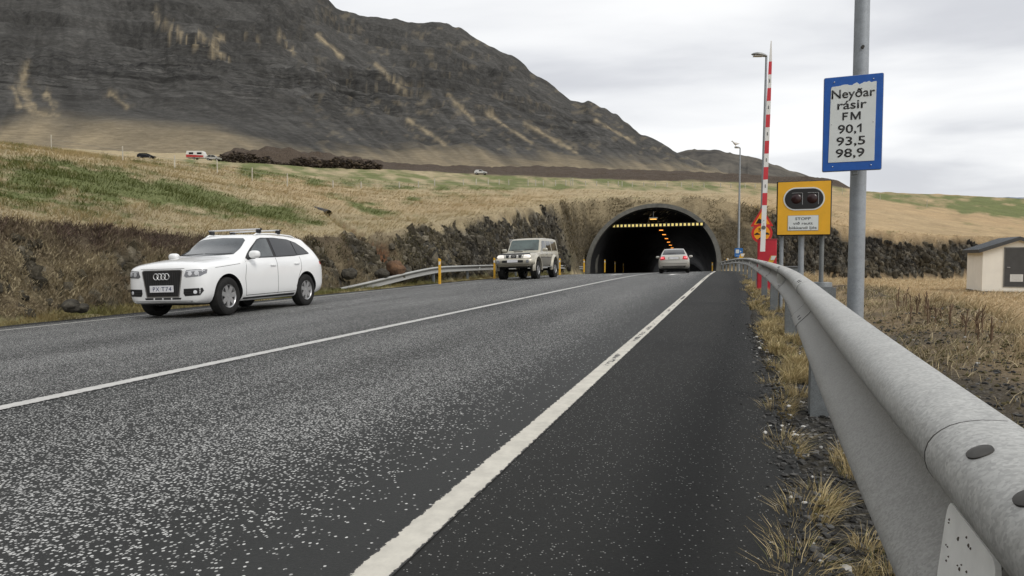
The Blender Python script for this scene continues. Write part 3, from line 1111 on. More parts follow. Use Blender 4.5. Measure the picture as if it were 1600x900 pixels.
# ================================================================== TUNNEL
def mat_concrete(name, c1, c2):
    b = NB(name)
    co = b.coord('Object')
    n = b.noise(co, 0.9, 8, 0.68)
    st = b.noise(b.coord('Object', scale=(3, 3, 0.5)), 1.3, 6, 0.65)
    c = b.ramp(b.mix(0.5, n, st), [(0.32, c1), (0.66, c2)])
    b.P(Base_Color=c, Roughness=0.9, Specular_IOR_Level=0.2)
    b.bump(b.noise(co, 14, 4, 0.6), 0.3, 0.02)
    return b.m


M_CONC = mat_concrete("weathered concrete", (0.052, 0.051, 0.045), (0.130, 0.126, 0.110))
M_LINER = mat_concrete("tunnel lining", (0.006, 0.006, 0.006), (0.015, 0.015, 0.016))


def arch_pts(rx, rz_, n=64):
    """arch outline (across, height) from the left foot over the crown to the right foot"""
    P = []
    for k in range(n + 1):
        t = math.pi - math.pi * k / n
        P.append((rx * math.cos(t), ZC + rz_ * math.sin(t)))
    lo = [(-rx + 0.16, -0.7), (-rx + 0.10, 0.0), (-rx + 0.03, 0.5)]
    return lo + P + [(-a, z) for a, z in reversed(lo)]


def build_portal():
    root = thing("tunnel_portal", "dark concrete arched tunnel mouth cut back into the grassy slope where the road goes in", "tunnel",
                 tun_world(0, 0, PBASE))
    inv = Matrix.Translation(-root.location)
    out, inn = arch_pts(RX, RZ), arch_pts(RX - RIM_T, RZ - RIM_T)
    bm = bmesh.new()

    def wv(a, b_, z):
        return bm.verts.new(inv @ tun_world(a, b_, PBASE + z))
    fo = [wv(a, max(z, 0) * LEAN, z) for a, z in out]
    fi = [wv(a, max(z, 0) * LEAN, z) for a, z in inn]
    bo = [wv(a, max(z, 0) * LEAN + 5.0, z) for a, z in out]
    bi = [wv(a, max(z, 0) * LEAN + 5.0, z) for a, z in inn]
    n = len(out)
    for k in range(n - 1):
        bm.faces.new((fo[k], fo[k + 1], fi[k + 1], fi[k]))
        bm.faces.new((fo[k], bo[k], bo[k + 1], fo[k + 1]))
        bm.faces.new((fi[k], fi[k + 1], bi[k + 1], bi[k]))
        bm.faces.new((bo[k], bi[k], bi[k + 1], bo[k + 1]))
    bm.faces.new((fo[0], fi[0], bi[0], bo[0]))
    bm.faces.new((fo[-1], bo[-1], bi[-1], fi[-1]))
    bmesh.ops.bevel(bm, geom=[e for e in bm.edges if len(e.link_faces) == 2 and e.calc_face_angle(0) > 1.0], offset=0.03, segments=1, affect='EDGES')
    obj("portal_collar", bm, M_CONC, root, smooth=35)
    # bore: sprayed rock lining that dips away, closed far inside
    bm = bmesh.new()
    rings = []
    pr = arch_pts(RX - RIM_T - 0.02, RZ - RIM_T - 0.02, 40)
    for q, dist in enumerate([0.0] + list(np.linspace(3.0, 130.0, 66))):
        ring = []
        for a, z in pr:
            lead = max(z, 0) * LEAN + 0.35 if q == 0 else dist + max(0.0, 1 - dist / 12.0) * max(z, 0) * LEAN + 0.35
            p = tun_world(a, lead, 0)
            dz = float(grade(PORTAL_Y + lead)) - float(grade(PORTAL_Y))
            nn = 0.0 if q < 2 else 0.22
            w = Vector((p.x, p.y, PBASE + z + dz))
            j = nn * float(vnoise(np.array([a * 0.8]), np.array([z * 0.8]), np.array([lead * 0.5]), seed=9)[0])
            w.x += j * (1 if a > 0 else -1)
            w.z += j * (z / 6)
            ring.append(bm.verts.new(inv @ w))
        rings.append(ring)
    for A, B in zip(rings[:-1], rings[1:]):
        for k in range(len(A) - 1):
            bm.faces.new((A[k], A[k + 1], B[k + 1], B[k]))
    bm.faces.new(rings[-1])
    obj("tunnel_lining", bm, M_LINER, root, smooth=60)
    return root


portal = build_portal()
M_DUCT = plain("galvanised duct", (0.20, 0.20, 0.19), 0.5, 0.4)
M_LAMPO = emit("sodium lamp glow", (1.0, 0.33, 0.05), 2.2)
M_LAMPY = emit("warm entrance lamp", (1.0, 0.50, 0.10), 1.7)


def tunnel_lamps():
    n = 13
    for k in range(n):
        b_ = 5.5 + 6.4 * k if k else 4.6
        dz = float(grade(PORTAL_Y + b_)) - float(grade(PORTAL_Y))
        zt = PBASE + dz + 5.35
        p = tun_world(-0.15, b_, zt)
        if k == 0:
            lab = "nearest and largest orange lamp hung under the crown of the tunnel mouth"
        else:
            lab = "orange lamp in the receding row under the tunnel roof behind the striped bar"
        t = thing("tunnel_lamp", lab, "tunnel lamp", p, TUN_YAW, "lamps in a row under the tunnel roof")
        bm = bmesh.new()
        add_box(bm, (0, 0, 0.05), (0.80 if k == 0 else 0.5, 0.55, 0.13), bevel=0.02)
        add_cyl(bm, (0, 0, 0.10), (0, 0, 0.7), 0.02, seg=8)
        obj("lamp_housing", bm, M_DUCT, t, smooth=30)
        bm = bmesh.new()
        add_box(bm, (0, 0, -0.045), (0.62 if k == 0 else 0.42, 0.45, 0.06), bevel=0.015)
        obj("lamp_lens", bm, M_LAMPY if k == 0 else M_LAMPO, t)


tunnel_lamps()


def height_bar():
    pL, pR = at(955.5, 350.5, 66.5), at(1101, 353, 62.5)
    t = thing("height_bar", "black bar with a row of yellow squares hung across the tunnel mouth", "height bar", (pL + pR) / 2)
    d = pR - pL
    ang = math.atan2(d.y, d.x)
    t.rotation_euler = (0, 0, ang)
    L = d.length
    bm = bmesh.new()
    add_box(bm, (0, 0, 0), (L, 0.10, 0.36), bevel=0.01)
    obj("bar", bm, plain("black bar paint", (0.012, 0.012, 0.013), 0.6), t)
    b = NB("yellow backlit squares")
    b.P(Base_Color=(0.75, 0.62, 0.20), Roughness=0.4, Emission_Color=(1.0, 0.80, 0.28), Emission_Strength=0.42)
    n = 23
    for k in range(n):
        x = -L / 2 + 0.28 + (L - 0.56) * k / (n - 1)
        bm = bmesh.new()
        add_box(bm, (x, -0.060, 0), (0.205, 0.018, 0.235), bevel=0.004)
        obj("yellow_square", bm, b.m, t)


height_bar()
# ================================================================== GUARD RAILS
def mat_galv(name, base, rough=0.5, metal=0.35, mottled=0.22):
    b = NB(name)
    co = b.coord('Object')
    n = b.noise(co, 38, 5, 0.6)
    v = b.voro(co, 260)
    big = b.noise(b.coord('Object', scale=(2, 0.7, 4)), 1.8, 6, 0.65)
    f = b.ramp(b.mix(0.4, n, b.sep(v.outputs['Color'])[0]), [(0.25, 1 - mottled), (0.75, 1 + mottled)])
    c = b.mix(1.0, base, f, 'MULTIPLY')
    c = b.mix(1.0, c, b.ramp(big, [(0.3, 0.84), (0.7, 1.10)]), 'MULTIPLY')
    gm = b.math('MULTIPLY', b.attr('grime_shade').outputs['Fac'], b.ramp(big, [(0.3, 0.75), (0.7, 1.0)]))  # road dirt and the valley's soft shade, both mixed into the colour
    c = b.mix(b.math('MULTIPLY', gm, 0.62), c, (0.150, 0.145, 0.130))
    tick = b.ramp(b.noise(b.coord('Object', scale=(9, 95, 9)), 1.0, 3, 0.6), [(0.69, 0.0), (0.75, 0.5)])
    c = b.mix(tick, c, tuple(0.45 * v_ for v_ in base))
    spots = b.ramp(b.noise(co, 21, 4, 0.8), [(0.70, 0.0), (0.76, 0.45)])
    c = b.mix(spots, c, (0.10, 0.085, 0.065))
    b.P(Base_Color=c, Roughness=b.ramp(n, [(0.2, rough - 0.08), (0.8, rough + 0.12)]), Metallic=metal, Specular_IOR_Level=0.4)
    b.bump(n, 0.10, 0.004)
    return b.m


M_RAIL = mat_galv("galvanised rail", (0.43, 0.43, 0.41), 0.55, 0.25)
M_POST = mat_galv("galvanised post", (0.20, 0.215, 0.22), 0.5, 0.35)
M_POLE = mat_galv("galvanised pole", (0.34, 0.37, 0.40), 0.48, 0.35, 0.14)
M_HOLE = plain("dark bolt recess", (0.055, 0.052, 0.046), 0.55, 0.5, 0.3, 60)
M_REFL = plain("white reflector plate", (0.86, 0.86, 0.82), 0.45, 0, 0.08, 20)
M_SPOT = plain("rust pit", (0.09, 0.075, 0.06), 0.9)
M_YEL = plain("yellow marker plastic", (0.72, 0.40, 0.030), 0.5, 0, 0.12, 12)
M_WHITEP = plain("white plastic", (0.72, 0.72, 0.69), 0.45, 0, 0.06, 12)


def w_profile(n=44):
    """(outward, up) across a W-beam, from its top edge to its bottom edge"""
    key = [(0.008, 0.139), (0.030, 0.138), (0.056, 0.131), (0.075, 0.116), (0.083, 0.098), (0.080, 0.076), (0.064, 0.058), (0.036, 0.038), (0.010, 0.020), (0.001, 0.004), (0.000, -0.020),
           (0.014, -0.046), (0.044, -0.078), (0.070, -0.104), (0.0825, -0.124), (0.079, -0.140), (0.058, -0.151), (0.030, -0.155)]
    k = np.array(key)
    t = np.concatenate([[0], np.cumsum(np.hypot(*np.diff(k, axis=0).T))])
    # smooth spline through the key points (Catmull-Rom)
    ts = np.linspace(0, t[-1], n)
    out = []
    for x in ts:
        i = min(max(int(np.searchsorted(t, x)) - 1, 0), len(k) - 2)
        p0, p1, p2, p3 = k[max(i - 1, 0)], k[i], k[i + 1], k[min(i + 2, len(k) - 1)]
        u = (x - t[i]) / (t[i + 1] - t[i])
        out.append(0.5 * ((2 * p1) + (-p0 + p2) * u + (2 * p0 - 5 * p1 + 4 * p2 - p3) * u * u + (-p0 + 3 * p1 - 3 * p2 + p3) * u ** 3))
    return np.array(out)


WP = w_profile()


def smooth_path(pts, step):
    """pts: list of (y, x, z) -> dense arrays via monotone cubic in y"""
    p = np.array(pts, dtype=float)
    ys = np.arange(p[0, 0], p[-1, 0] + 1e-6, step)
    kr = p[:, 0:1]
    x = pchip_cols(kr, p[:, 1:2], ys[:, None])[:, 0]
    z = pchip_cols(kr, p[:, 2:3], ys[:, None])[:, 0]
    return ys, x, z


class Rail:
    def __init__(self, pts, side):
        self.p = np.array(pts, dtype=float)
        self.side = side              # -1: face turned to -X, +1: to +X

    def pos(self, y):
        k = self.p
        x = pchip_cols(k[:, 0:1], k[:, 1:2], np.array([[float(y)]]))[0, 0]
        z = pchip_cols(k[:, 0:1], k[:, 2:3], np.array([[float(y)]]))[0, 0]
        return x, z

    def frame(self, y):
        x, z = self.pos(y)
        x2, z2 = self.pos(y + 0.05)
        x1, z1 = self.pos(y - 0.05)
        t = Vector((x2 - x1, 0.1, z2 - z1)).normalized()
        nrm = Vector((self.side * 1.0, 0, 0))
        nrm = (nrm - t * nrm.dot(t)).normalized()
        up = nrm.cross(t) * (1 if self.side > 0 else -1)
        if up.z < 0:
            up = -up
        return Vector((x, y, z)), t, nrm, up

    def beam(self, y0, y1, step, parent, inv, mat, lift=0.0, lap=0.0):
        ys = [y0 + (y1 - y0) * k / max(1, int(math.ceil((y1 - y0) / step))) for k in range(int(math.ceil((y1 - y0) / step)) + 1)]
        if lap:
            ys = sorted(set(ys + [y0 + lap, y0 + lap + 0.02]))
        V = []
        for y in ys:
            o, t, nr, up = self.frame(y)
            l = lift + (0.0045 if lap and y <= y0 + lap + 0.001 else 0.0)
            for a, zz in WP:
                V.append(inv @ (o + nr * (a + l) + up * zz * (1 + (0.012 if l > lift else 0))))
            for a, zz in WP:
                V.append(inv @ (o + nr * (a + l - 0.004) + up * zz))
        m = len(WP)
        V = np.array([tuple(v) for v in V])
        Fc = []
        n = len(ys)
        for i in range(n - 1):
            A, B = i * 2 * m, (i + 1) * 2 * m
            for k in range(m - 1):
                Fc.append((A + k, A + k + 1, B + k + 1, B + k))
                Fc.append((A + m + k + 1, A + m + k, B + m + k, B + m + k + 1))
            Fc.append((A, B, B + m, A + m))
            Fc.append((A + m - 1, A + 2 * m - 1, B + 2 * m - 1, B + m - 1))
        for i in (0, n - 1):
            A = i * 2 * m
            for k in range(m - 1):
                Fc.append((A + k, A + k + 1, A + m + k + 1, A + m + k) if i else (A + k, A + m + k, A + m + k + 1, A + k + 1))
        gr = np.tile(np.concatenate([np.interp(WP[:, 1], [-0.16, -0.10, -0.02, 0.045, 0.08], [0.40, 0.62, 1.0, 0.85, 0.0])] * 2), n)  # dirt plus painted shade, deepest in the valley of the beam
        o = np_mesh("rail_beam", V, np.array(Fc), mat, parent, smooth=True, attrs={'grime_shade': np.stack([gr, gr, gr], 1)})
        o.data.set_sharp_from_angle(angle=R(50))
        return o


def oval(bm, c, ax, ay, nrm, ra, rb, seg=18):
    c = Vector(c)
    pts = [c + ax * (ra * math.cos(2 * math.pi * k / seg)) + ay * (rb * math.sin(2 * math.pi * k / seg)) for k in range(seg)]
    top = bm.verts.new(c + nrm * 0.0035)
    vs = [bm.verts.new(p) for p in pts]
    lo = [bm.verts.new(p - nrm * 0.012) for p in pts]
    for k in range(seg):
        bm.faces.new((vs[k], vs[(k + 1) % seg], top))
        bm.faces.new((lo[k], lo[(k + 1) % seg], vs[(k + 1) % seg], vs[k]))


def w_at(zz):
    i = int(np.argmin(np.abs(WP[:, 1] - zz)))
    a = WP[i]
    d = WP[min(i + 1, len(WP) - 1)] - WP[max(i - 1, 0)]
    return a, d / np.linalg.norm(d)


def right_rail():
    ctrl = [(-3, 0.255), (-1, 0.262), (0, 0.278), (1.0, 0.308), (1.5, 0.325), (2.8, 0.380), (4.3, 0.45), (6.4, 0.54), (8, 0.58), (12, 0.63), (16, 0.65), (20, 0.66), (24, 0.66), (28, 0.62), (36, 0.42), (44, 0.08), (52, -0.42), (60.2, -1.02)]
    rl = Rail([(y, x, float(np.interp(y, [0.4, 4, 9], [0.570, 0.606, 0.625])) + float(grade(y))) for y, x in ctrl], -1)
    root = thing("guard_rail", "long steel guard rail beside the camera, running to the tunnel's right edge", "guard rail", (0.45, 4.0, 0.0))
    inv = Matrix.Translation(-root.location)
    cuts = [-3.0, 0.87] + [4.78 + 4.0 * k for k in range(14)]
    for a, b_ in zip(cuts[:-1], cuts[1:]):
        last = b_ > 60
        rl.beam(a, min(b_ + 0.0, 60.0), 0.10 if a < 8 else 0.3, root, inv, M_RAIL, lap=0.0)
    # overlapping splice end of each length, with its bolts
    for s in cuts[1:10]:
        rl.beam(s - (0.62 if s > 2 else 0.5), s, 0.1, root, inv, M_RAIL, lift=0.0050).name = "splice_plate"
        if s < 6:
            rl.beam(s, s + 0.003 * (1 if s < 2 else 3), 0.1, root, inv, M_HOLE, lift=0.0053).name = "splice_edge"
        for q, dy in enumerate((-0.105, -0.235) if s < 2 else (-0.36, -0.50)):
            for zz in (0.127, -0.088):
                o, t, nr, up = rl.frame(s + dy)
                a, dd = w_at(zz)
                tang = (nr * dd[0] + up * dd[1]).normalized()
                n2 = tang.cross(t).normalized()
                if n2.dot(nr) < 0:
                    n2 = -n2
                bm = bmesh.new()
                oval(bm, inv @ (o + nr * (a[0] + 0.0045) + up * a[1] + n2 * 0.0012), t, tang, n2, 0.0155 if s < 2 else 0.022, 0.0125)
                obj("splice_bolt", bm, M_HOLE, root, smooth=40)
    posts = [0.93, 4.28, 8.1] + [12.1 + 4 * k for k in range(12)]
    for y in posts:
        o, t, nr, up = rl.frame(y)
        gz = drop(o.x + 0.06, y) - 0.25
        top = o.z + (0.075 if y < 2 else 0.10)
        c = inv @ Vector((o.x + 0.062, y, 0))
        bm = bmesh.new()
        w, dp, th = 0.118, 0.062, 0.006
        outline = [(-w / 2, -dp), (w / 2, -dp), (w / 2, dp), (w / 2 - 0.018, dp), (w / 2 - 0.018, dp - th), (w / 2 - th, dp - th), (w / 2 - th, -dp + th), (-w / 2 + th, -dp + th), (-w / 2 + th, dp - th), (-w / 2 + 0.018, dp - th), (-w / 2 + 0.018, dp), (-w / 2, dp)]
        ang = math.atan2(-t.x, t.y)
        add_poly(bm, [(c.x + 0.0 + px * math.sin(-ang) * 0 + py, c.y + px, gz - root.location.z) for px, py in outline], (0, 0, top - gz))
        obj("rail_post", bm, M_POST, root)
    refl = [0.79, 8.35, 16.1, 24.1, 32.1] + [36.1 + 4 * k for k in range(6)]
    for y in refl:
        o, t, nr, up = rl.frame(y)
        bm = bmesh.new()
        hw, hh = 0.042, 0.060
        if y < 2:
            hw, hh = 0.090, 0.055
        outl = []
        for sx, sz, a0 in ((1, 1, 0), (-1, 1, 90), (-1, -1, 180), (1, -1, 270)):
            for k in range(5):
                an = R(a0 + k * 22.5)
                outl.append((sx * (hw - 0.018) + 0.018 * math.cos(an), sz * (hh - 0.022) + 0.022 * math.sin(an)))
        # the plate stands out of the valley, facing the oncoming side
        pl = Vector((-1.0, -0.10, 0)).normalized() if y > 2 else Vector((-0.05, -1.0, 0)).normalized()
        upv = Vector((0, 0, 1)) if y > 2 else Vector((0.10, 0, 1.0)).normalized()
        c = inv @ (o + nr * (0.040 if y > 2 else 0.068) + Vector((0, -0.02 if y > 2 else 0, 0.0 if y > 2 else -0.012)))
        add_poly(bm, [c + pl * a + upv * b_ for a, b_ in outl], Vector((0.005, 0, 0) if y < 2 else (0, 0.006, 0)))
        rp = obj("reflector_plate", bm, M_REFL, root)
        if y < 2:
            for q in range(26):
                bm = bmesh.new()
                aa, bb = random.uniform(-hw, hw) * 0.9, random.uniform(-hh, hh) * 0.9
                rr_ = random.choice([0.0010, 0.0014, 0.0022])
                n3 = pl.cross(upv).normalized()
                if n3.x > 0:
                    n3 = -n3
                oval(bm, c + pl * aa + upv * bb + n3 * 0.0006, pl, upv, n3 * 0.3, rr_, rr_, 8)
                obj("rust_spot", bm, M_SPOT, rp)
    return rl


RRAIL = right_rail()


def left_rail():
    xs = -12.72
    pts = []
    for y in (20.6, 22, 24, 26, 27.6, 29, 33, 38, 44, 50, 56, 60.6):
        g = rz(xs, y)
        h = np.interp(y, [20.6, 22, 24, 26, 27.6, 29], [-0.02, 0.10, 0.30, 0.49, 0.60, 0.63])
        x = xs + np.interp(y, [20.6, 28, 38, 60], [-0.55, 0.0, 0.0, -0.25]) + float(bend(y)) * 0.15
        pts.append((y, x, g + h))
    rl = Rail(pts, 1)
    root = thing("guard_rail", "guard rail on the far verge with its ramped end below the rock cutting", "guard rail", (xs, 30, rz(xs, 30)))
    inv = Matrix.Translation(-root.location)
    cuts = [20.6, 24.6, 28.6, 32.6, 36.6, 40.6, 44.6, 48.6, 52.6, 56.6, 60.4]
    for a, b_ in zip(cuts[:-1], cuts[1:]):
        rl.beam(a, b_ + 0.1, 0.35, root, inv, M_RAIL)
    for y in (23.9, 27.5, 31.5, 35.5, 39.5, 43.5, 47.5, 51.5, 55.5, 59.5):
        o, t, nr, up = rl.frame(y)
        bm = bmesh.new()
        gz = rz(o.x, y) - 0.2
        c = inv @ Vector((o.x - 0.06, y, 0))
        add_box(bm, (c.x, c.y, (gz + o.z + 0.09) / 2 - root.location.z), (0.10, 0.10, o.z + 0.09 - gz), bevel=0.01)
        obj("rail_post", bm, M_POST, root)
    for y in (33.0, 41.5, 49.5, 57.5):
        o, t, nr, up = rl.frame(y)
        c = inv @ (o + nr * 0.03)
        bm = bmesh.new()
        add_box(bm, c, (0.06, 0.012, 0.09), bevel=0.004)
        obj("reflector_plate", bm, M_REFL, root)


left_rail()


# ================================================================== MARKER POSTS
def marker_post(u, vb, d, h, label, w=0.11, group="yellow marker posts along the road", band=True, tilt=0.0):
    p = at(u, vb, d)
    t = thing("marker_post", label, "marker post", p, YAW * 0.4, group)
    t.rotation_euler[1] = tilt
    bm = bmesh.new()
    pr = [(-w / 2, 0.0), (-w / 2 + 0.015, -0.018), (w / 2 - 0.015, -0.018), (w / 2, 0.0), (w / 2 - 0.02, 0.022), (-w / 2 + 0.02, 0.022)]
    lo = [bm.verts.new((a, b, -0.4)) for a, b in pr]
    hi = [bm.verts.new((a, b, h - 0.05 * (a + w / 2) / w)) for a, b in pr]
    n = len(pr)
    for k in range(n):
        bm.faces.new((lo[k], lo[(k + 1) % n], hi[(k + 1) % n], hi[k]))
    bm.faces.new(hi)
    bm.faces.new(list(reversed(lo)))
    obj("post", bm, M_YEL, t)
    if band:
        bm = bmesh.new()
        add_box(bm, (0, -0.022, h - 0.22), (w * 0.62, 0.012, 0.14), bevel=0.003)
        obj("reflector_plate", bm, M_WHITEP, t)
    return t


marker_post(687, 433, 28.6, 0.82, "yellow marker post behind the ramped left rail, nearest to the white car", 0.125)
marker_post(772.5, 428, 36.5, 0.90, "yellow marker post partly hidden by the front of the beige off-roader", 0.12)
marker_post(874.5, 421, 47.0, 0.80, "pale yellow marker post just behind the tail of the beige off-roader", 0.13)
marker_post(912.5, 418, 57.0, 0.72, "small yellow marker post at the end of the left rail by the tunnel foot", 0.14)
marker_post(945, 419, 64.5, 0.85, "tallest pale marker post just inside the left wall of the tunnel", 0.13)
marker_post(961, 419.5, 73.0, 0.80, "second marker post along the dark left tunnel wall", 0.12)
marker_post(974, 420.5, 82.0, 0.75, "third and faintest marker post along the dark left tunnel wall", 0.11)
marker_post(1113, 423.5, 60.5, 0.82, "marker post at the right inner edge of the tunnel mouth", 0.12)


def delineator(y, label, w, h, lean):
    o, t_, nr, up = RRAIL.frame(y)
    t = thing("delineator", label, "reflector", (o.x + 0.05, y, o.z + 0.10), 0, "orange and white reflector plates on the right rail")
    bm = bmesh.new()
    add_poly(bm, [(-w / 2, 0, 0.0), (w / 2 - lean * 0.2, 0, 0.0), (w / 2 + lean, 0, h), (-w / 2 + lean, 0, h)], (0, 0.02, 0))
    obj("plate", bm, M_YEL, t)
    bm = bmesh.new()
    add_poly(bm, [(w * 0.02, -0.006, h * 0.46), (w * 0.42 + lean * .4, -0.006, h * 0.46), (w * 0.45 + lean, -0.006, h * 0.97), (-w * 0.4 + lean, -0.006, h * 0.97), ], (0, 0.004, 0))
    obj("white_half", bm, M_WHITEP, t)
    bm = bmesh.new()
    add_cyl(bm, (0, 0.03, -0.25), (0, 0.03, 0.05), 0.015, seg=8)
    obj("bracket", bm, M_POST, t)


delineator(13.4, "large slanted orange and white reflector plate on the rail beside the red cabinet", 0.10, 0.15, 0.06)
delineator(36.5, "small pale orange reflector plate on the rail below the small blue sign", 0.22, 0.28, 0.08)
delineator(51.0, "tiny white tipped reflector plate on the rail near the tunnel foot", 0.16, 0.20, 0.02)

# ================================================================== SIGNS
RX90 = Matrix.Rotation(R(90), 4, 'X')
M_BLUE = plain("sign blue", (0.010, 0.10, 0.42), 0.4, 0, 0.10, 9)
M_SIGNW = plain("sign white", (0.70, 0.74, 0.73), 0.45, 0, 0.05, 7)
M_SIGNY = plain("sign yellow", (0.82, 0.43, 0.020), 0.45, 0, 0.06, 6)
M_BLACK = plain("sign black", (0.014, 0.014, 0.014), 0.5)
M_DKGREY = plain("sign back grey", (0.16, 0.165, 0.17), 0.5, 0.4)
M_RED = plain("sign red", (0.60, 0.030, 0.028), 0.45, 0, 0.10, 8)
M_ORANGEY = plain("sign orange yellow", (0.88, 0.36, 0.015), 0.45, 0, 0.05, 8)
M_RIM = plain("sign rim aluminium", (0.45, 0.46, 0.47), 0.45, 0.5)
M_SCREW = plain("steel screw", (0.5, 0.5, 0.5), 0.4, 0.7)


def lettering(name, s, width, cap, x, z, y, parent, mat, bold=0.0, align='CENTER', th=0.0015):
    """letters of given cap height (m) fitted to a width (m), standing in the XZ plane, reading from -Y"""
    bm = bmesh.new()
    text_bm(bm, s, 1.0, Matrix.Identity(4), 'LEFT', bold=bold, extrude=0.0)
    xs = [v.co.x for v in bm.verts]
    x0, x1 = min(xs), max(xs)
    sx = width / (x1 - x0)
    sz = cap / 0.70
    # y of text -> z ; give the letters a hair of thickness
    m = Matrix.Translation((x - (0 if align == 'LEFT' else width / 2), y, z)) @ RX90 @ Matrix.Diagonal((sx, sz, 1, 1)) @ Matrix.Translation((-x0, 0, 0))
    bm.transform(m)
    r = bmesh.ops.extrude_face_region(bm, geom=list(bm.faces))
    bmesh.ops.translate(bm, verts=[e for e in r['geom'] if isinstance(e, bmesh.types.BMVert)], vec=(0, -th, 0))
    return obj(name, bm, mat, parent)


def rrect(w, h, r, n=5):
    out = []
    for sx, sz, a0 in ((1, 1, 0), (-1, 1, 90), (-1, -1, 180), (1, -1, 270)):
        for k in range(n):
            an = R(a0 + k * 90 / (n - 1))
            out.append((sx * (w / 2 - r) + r * math.cos(an), sz * (h / 2 - r) + r * math.sin(an)))
    return out


def panel(name, outline, y0, y1, mat, parent, c=(0, 0)):
    bm = bmesh.new()
    add_poly(bm, [(a + c[0], y0, b + c[1]) for a, b in outline], (0, y1 - y0, 0))
    return obj(name, bm, mat, parent)


def radio_sign():
    base = at(1333.5, 600, 5.55)
    gz = drop(base.x, base.y)
    t = thing("radio_sign", "blue framed sign of emergency radio frequencies on a tall grey pole behind the rail", "sign", (base.x, base.y, gz))
    bm = bmesh.new()
    add_cyl(bm, (0, 0, -0.4), (0, 0, 5.6), 0.066, 0.050, 28)
    pole = obj("pole", bm, M_POLE, t, smooth=40)
    bm = bmesh.new()
    zc = at(1341, 74, 5.5).z - gz
    add_cyl(bm, (0.0, -0.06, zc), (0.0, -0.078, zc), 0.013, seg=10)
    obj("bolt_head", bm, M_HOLE, pole)
    c = at(1332, 192.5, 5.36)
    f = bpy.data.objects.new("sign_board", None)
    # the board itself is a mesh; its marks are its children
    w, h = 0.505, 0.83
    SCL = (0.83, 1.0, 0.90)
    rzs = R(-5)
    loc = Vector((c.x - base.x, c.y - base.y, c.z - gz))
    bm = bmesh.new()
    add_poly(bm, [(a, -0.003, b) for a, b in rrect(w, h, 0.012, 4)], (0, 0.012, 0))
    bmesh.ops.bevel(bm, geom=[e for e in bm.edges if abs(e.verts[0].co.y - e.verts[1].co.y) < 1e-6], offset=0.0015, segments=1, affect='EDGES')
    bpy.data.objects.remove(f)
    board = obj("sign_board", bm, M_BLUE, t)
    board.location = loc
    board.rotation_euler = (0, 0, rzs)
    board.scale = SCL
    # rim left bare at the edges
    bm = bmesh.new()
    add_poly(bm, [(a, 0.0092, b) for a, b in rrect(w + 0.010, h + 0.010, 0.014, 4)], (0, 0.006, 0))
    obj("rim", bm, M_RIM, board)
    # white field with a torn upper edge
    bm = bmesh.new()
    pw, zt, zb = 0.392, 0.333, -0.338
    top = [(-pw / 2 + pw * k / 40, zt + 0.010 * float(vnoise(np.array([k / 2.1]), np.array([0.0]), seed=3)[0]) + (-0.014 if k > 26 else 0) * 0 + 0.018 * k / 40) for k in range(41)]
    top[0] = (-pw / 2 + 0.004, zt - 0.018)
    outline = [(-pw / 2 - 0.008, zb)] + top + [(pw / 2 - 0.004, zb)]
    add_poly(bm, [(a, -0.0058, b) for a, b in reversed(outline)], (0, 0.0028, 0))
    obj("white_field", bm, M_SIGNW, board)
    yy = -0.0062
    for s, wd, cap, x, z in (("Neyðar", 0.372, 0.076, 0.000, 0.226), ("rásir", 0.252, 0.076, -0.008, 0.128), ("FM", 0.160, 0.068, -0.010, 0.030),
                             ("90,1", 0.214, 0.074, -0.018, -0.083), ("93,5", 0.248, 0.074, -0.012, -0.190), ("98,9", 0.248, 0.074, -0.016, -0.295)):
        if s in ("FM", "90,1"):
            continue
        lettering("lettering", s, wd, cap, x, z, yy, board, M_BLACK, bold=0.012)
    # FM and the figure 1, drawn as strokes
    sw = 0.0145

    def glyph(polys):
        b2 = bmesh.new()
        for P_ in polys:
            add_poly(b2, [(a, yy, b) for a, b in P_], (0, -0.0015, 0))
        bmesh.ops.remove_doubles(b2, verts=b2.verts, dist=1e-5)
        obj("lettering", b2, M_BLACK, board)
    z0, z1 = 0.030, 0.098
    fx = -0.088
    glyph([[(fx, z0), (fx + sw, z0), (fx + sw, z0 + 0.028), (fx + 0.042, z0 + 0.028), (fx + 0.042, z0 + 0.028 + sw * 0.9), (fx + sw, z0 + 0.028 + sw * 0.9),
            (fx + sw, z1 - sw * 0.9), (fx + 0.048, z1 - sw * 0.9), (fx + 0.048, z1), (fx, z1)]])
    mx, mw = -0.018, 0.086
    glyph([[(mx, z0), (mx + sw, z0), (mx + sw, z1 - 0.024), (mx + mw / 2 - 0.006, z0), (mx + mw / 2 + 0.006, z0), (mx + mw - sw, z1 - 0.024), (mx + mw - sw, z0), (mx + mw, z0), (mx + mw, z1),
            (mx + mw - sw * 1.15, z1), (mx + mw / 2, z0 + 0.022), (mx + sw * 1.15, z1), (mx, z1)]])
    lettering("lettering", "90,", 0.160, 0.074, -0.045, -0.083, yy, board, M_BLACK, bold=0.012)
    ox, o0, o1 = 0.064, -0.083, -0.009
    glyph([[(ox, o0), (ox + sw, o0), (ox + sw, o1), (ox + 0.003, o1), (ox - 0.024, o1 - 0.019), (ox - 0.024, o1 - 0.034), (ox, o1 - 0.020)]])
    for a, b in ((-0.165, 0.372), (0.170, 0.372), (-0.165, -0.376), (0.165, -0.376), (-0.182, 0.0), (0.176, 0.0)):
        bm = bmesh.new()
        oval(bm, (a, -0.007, b), Vector((1, 0, 0)), Vector((0, 0, 1)), Vector((0, -1, 0)), 0.0055, 0.0055, 10)
        obj("screw", bm, M_SCREW, board)
    bm = bmesh.new()
    for z in (0.24, -0.24, -0.43):
        add_box(bm, (0.03, 0.03, z), (0.05, 0.035, 0.05), bevel=0.006)
